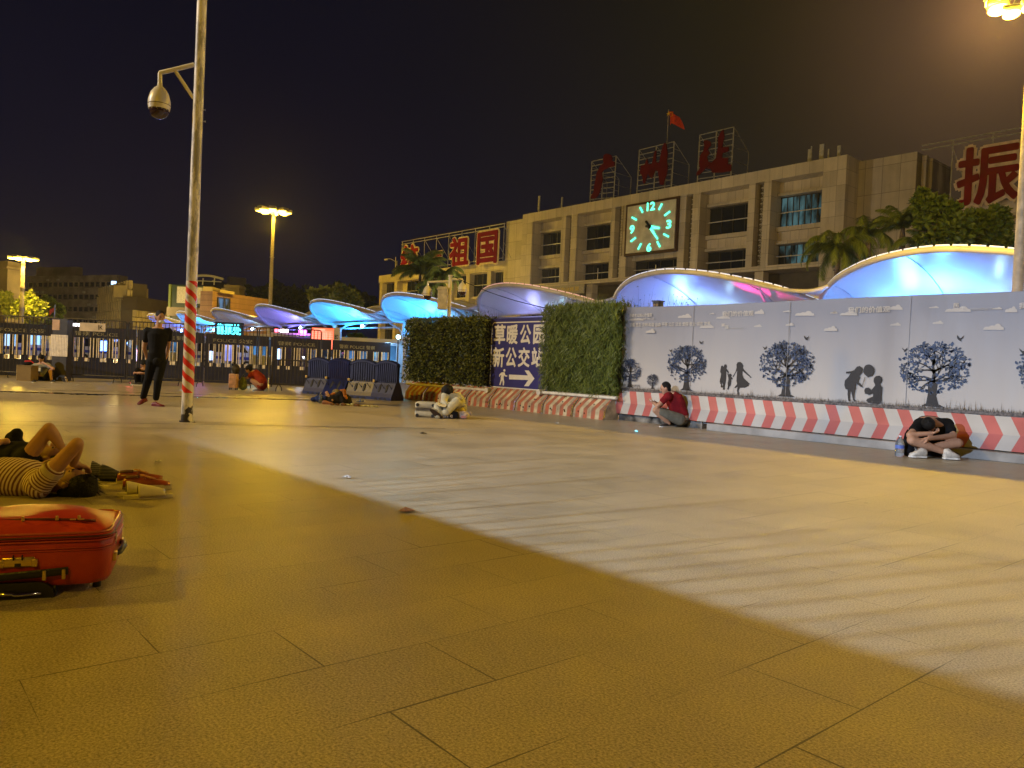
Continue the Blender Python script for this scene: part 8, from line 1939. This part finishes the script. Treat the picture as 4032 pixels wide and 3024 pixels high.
for (p_, cc, es, s_, lab) in LMP:
    c = AD(*p_, 30); t = thing('small_lamp', (c.x, c.y, 0), lab, 'lamp', 'small lamps behind the barriers'); q = MB(); q.sph(c, s_*.62, 10, 6); q.build('bulb', emit('lamp_%d' % p_[0], cc, es), t); q = MB(); q.cyl((c.x, c.y, 0), c-UP*s_, .03, n=6); q.build('stand', FST, t)
    light('small_lamp_light', 'POINT', c-FWD*.4, 25, cc, .1)
# small orange flag by the left trees
p = AD(214, 1240, 60); t = thing('flag', tuple(p-UP*2), 'small orange-red flag beside the lit trees at left', 'flag'); q = MB(); q.cyl((p.x, p.y, 0), AD(216, 1200, 60), .04, n=5); q.build('pole', STEEL, t)
q = MB(); q.grid(lambda i, j: AD(216, 1200, 60).lerp(AD(234, 1198, 60), 0)+(AD(196, 1228, 60)-AD(216, 1200, 60))*(i/6)+(AD(232, 1228, 60)-AD(230, 1202, 60))*(j/4)*(.2+.8*i/6)+FWD*.2*math.sin(i), 6, 4); q.build('cloth', mat('flag_orange', (.7, .09, .02), .7), t, smooth='all', fix=False)
# ================================================================== BEHIND THE CAMERA: unseen wall and bars added to cut the flood (casts the light edge)
pw_ = thing('blocker_wall', (-5, -3, 0), 'unseen concrete wall with thin bars, added behind the camera to block the floodlight', 'wall')
q = MB(); q.ab((-60, -3.15, 0), (30, -3.0, 2.63)); q.build('wall', MATS['kerb_concrete'], pw_)
q = MB(); q.cyl((-60, -3.07, 2.67), (30, -3.07, 2.67), .015, n=6)
x = -30
while x < 20: q.cyl((x, -3.07, 2.63), (x, -3.07, 2.75+.5*RNG.random()), .005, n=5, caps=False); x += .10
q.build('blocker_bars', STEEL, pw_)
# ================================================================== LIGHTS
def Pl(n, loc, e_, c=SOD, s_=.35): return light(n, 'POINT', loc, e_, c, s_)
K = 1.0
rt = AY(3940, 30, 20.5)
SODY = (1.0, .58, .008)
Pl('sodium_right', rt-UP*.35, 6800*K, (1, .59, .02), s_=.4)
Pl('sodium_mid', (m2.x, 47, m2.z-.6), 23000*K, (1, .60, .04), s_=1.2)
Pl('sodium_left', (m3.x, m3.y, m3.z-.6), 13000*K, (1, .62, .06), s_=1.0)
Pl('sodium_behind', (-24, -16, 20), 15500*K, SODY, s_=.3)
Pl('sodium_behind', (9, -15, 18), 7000*K, SODY, s_=.3)
Pl('sodium_right_far', (25, 40, 16), 8000*K, (1, .70, .35), s_=.6)
Pl('station_wash', (-88, 60, 6.5), 1700*K, (1, .68, .14), .4)
Pl('station_wash', (-50, 44, 9), 3900*K, (1, .76, .44), .4)
Pl('fins_wash', AD(470, 1230, 118), 5000*K, (1, .72, .28), .6)
Pl('block_wash', AD(250, 1290, 180), 2500*K, (1, .72, .4), .6)  # unseen light added to brighten the long apartment block
light('white_flood', 'SPOT', (-5.2, -8, 4.9), 14500*K, (.52, .69, 1.0), .03, target=(-4.1, 9, 0), angle=rad(60), blend=1.0)
light('white_fill_left', 'SPOT', (-26, -14, 9), 9000*K, (.95, .95, 1.0), .15, target=(-21, 7, 1.5), angle=rad(62), blend=.7)  # unseen fill spot added to whiten the pole, walker and fence
light('pole_fill', 'SPOT', (-20, -8, 12), 4500*K, (.92, .94, 1.0), .15, target=(-12.6, 3.9, 3.6), angle=rad(38), blend=.8)  # second unseen fill, added to keep the striped pole white
if True:
    q = MB(); q.ab((-465, -55, -1), (145, 445, 36)); hb = q.build('haze', None); hb['kind'] = 'stuff'
    m = bpy.data.materials.new('haze_air'); m.use_nodes = True; n_ = m.node_tree; n_.nodes.remove(n_.nodes['Principled BSDF']); pv = n_.nodes.new('ShaderNodeVolumePrincipled'); pv.inputs['Density'].default_value = .0004; pv.inputs['Anisotropy'].default_value = .5
    n_.links.new(pv.outputs[0], [x for x in n_.nodes if x.type == 'OUTPUT_MATERIAL'][0].inputs['Volume']); hb.data.materials.clear(); hb.data.materials.append(m)
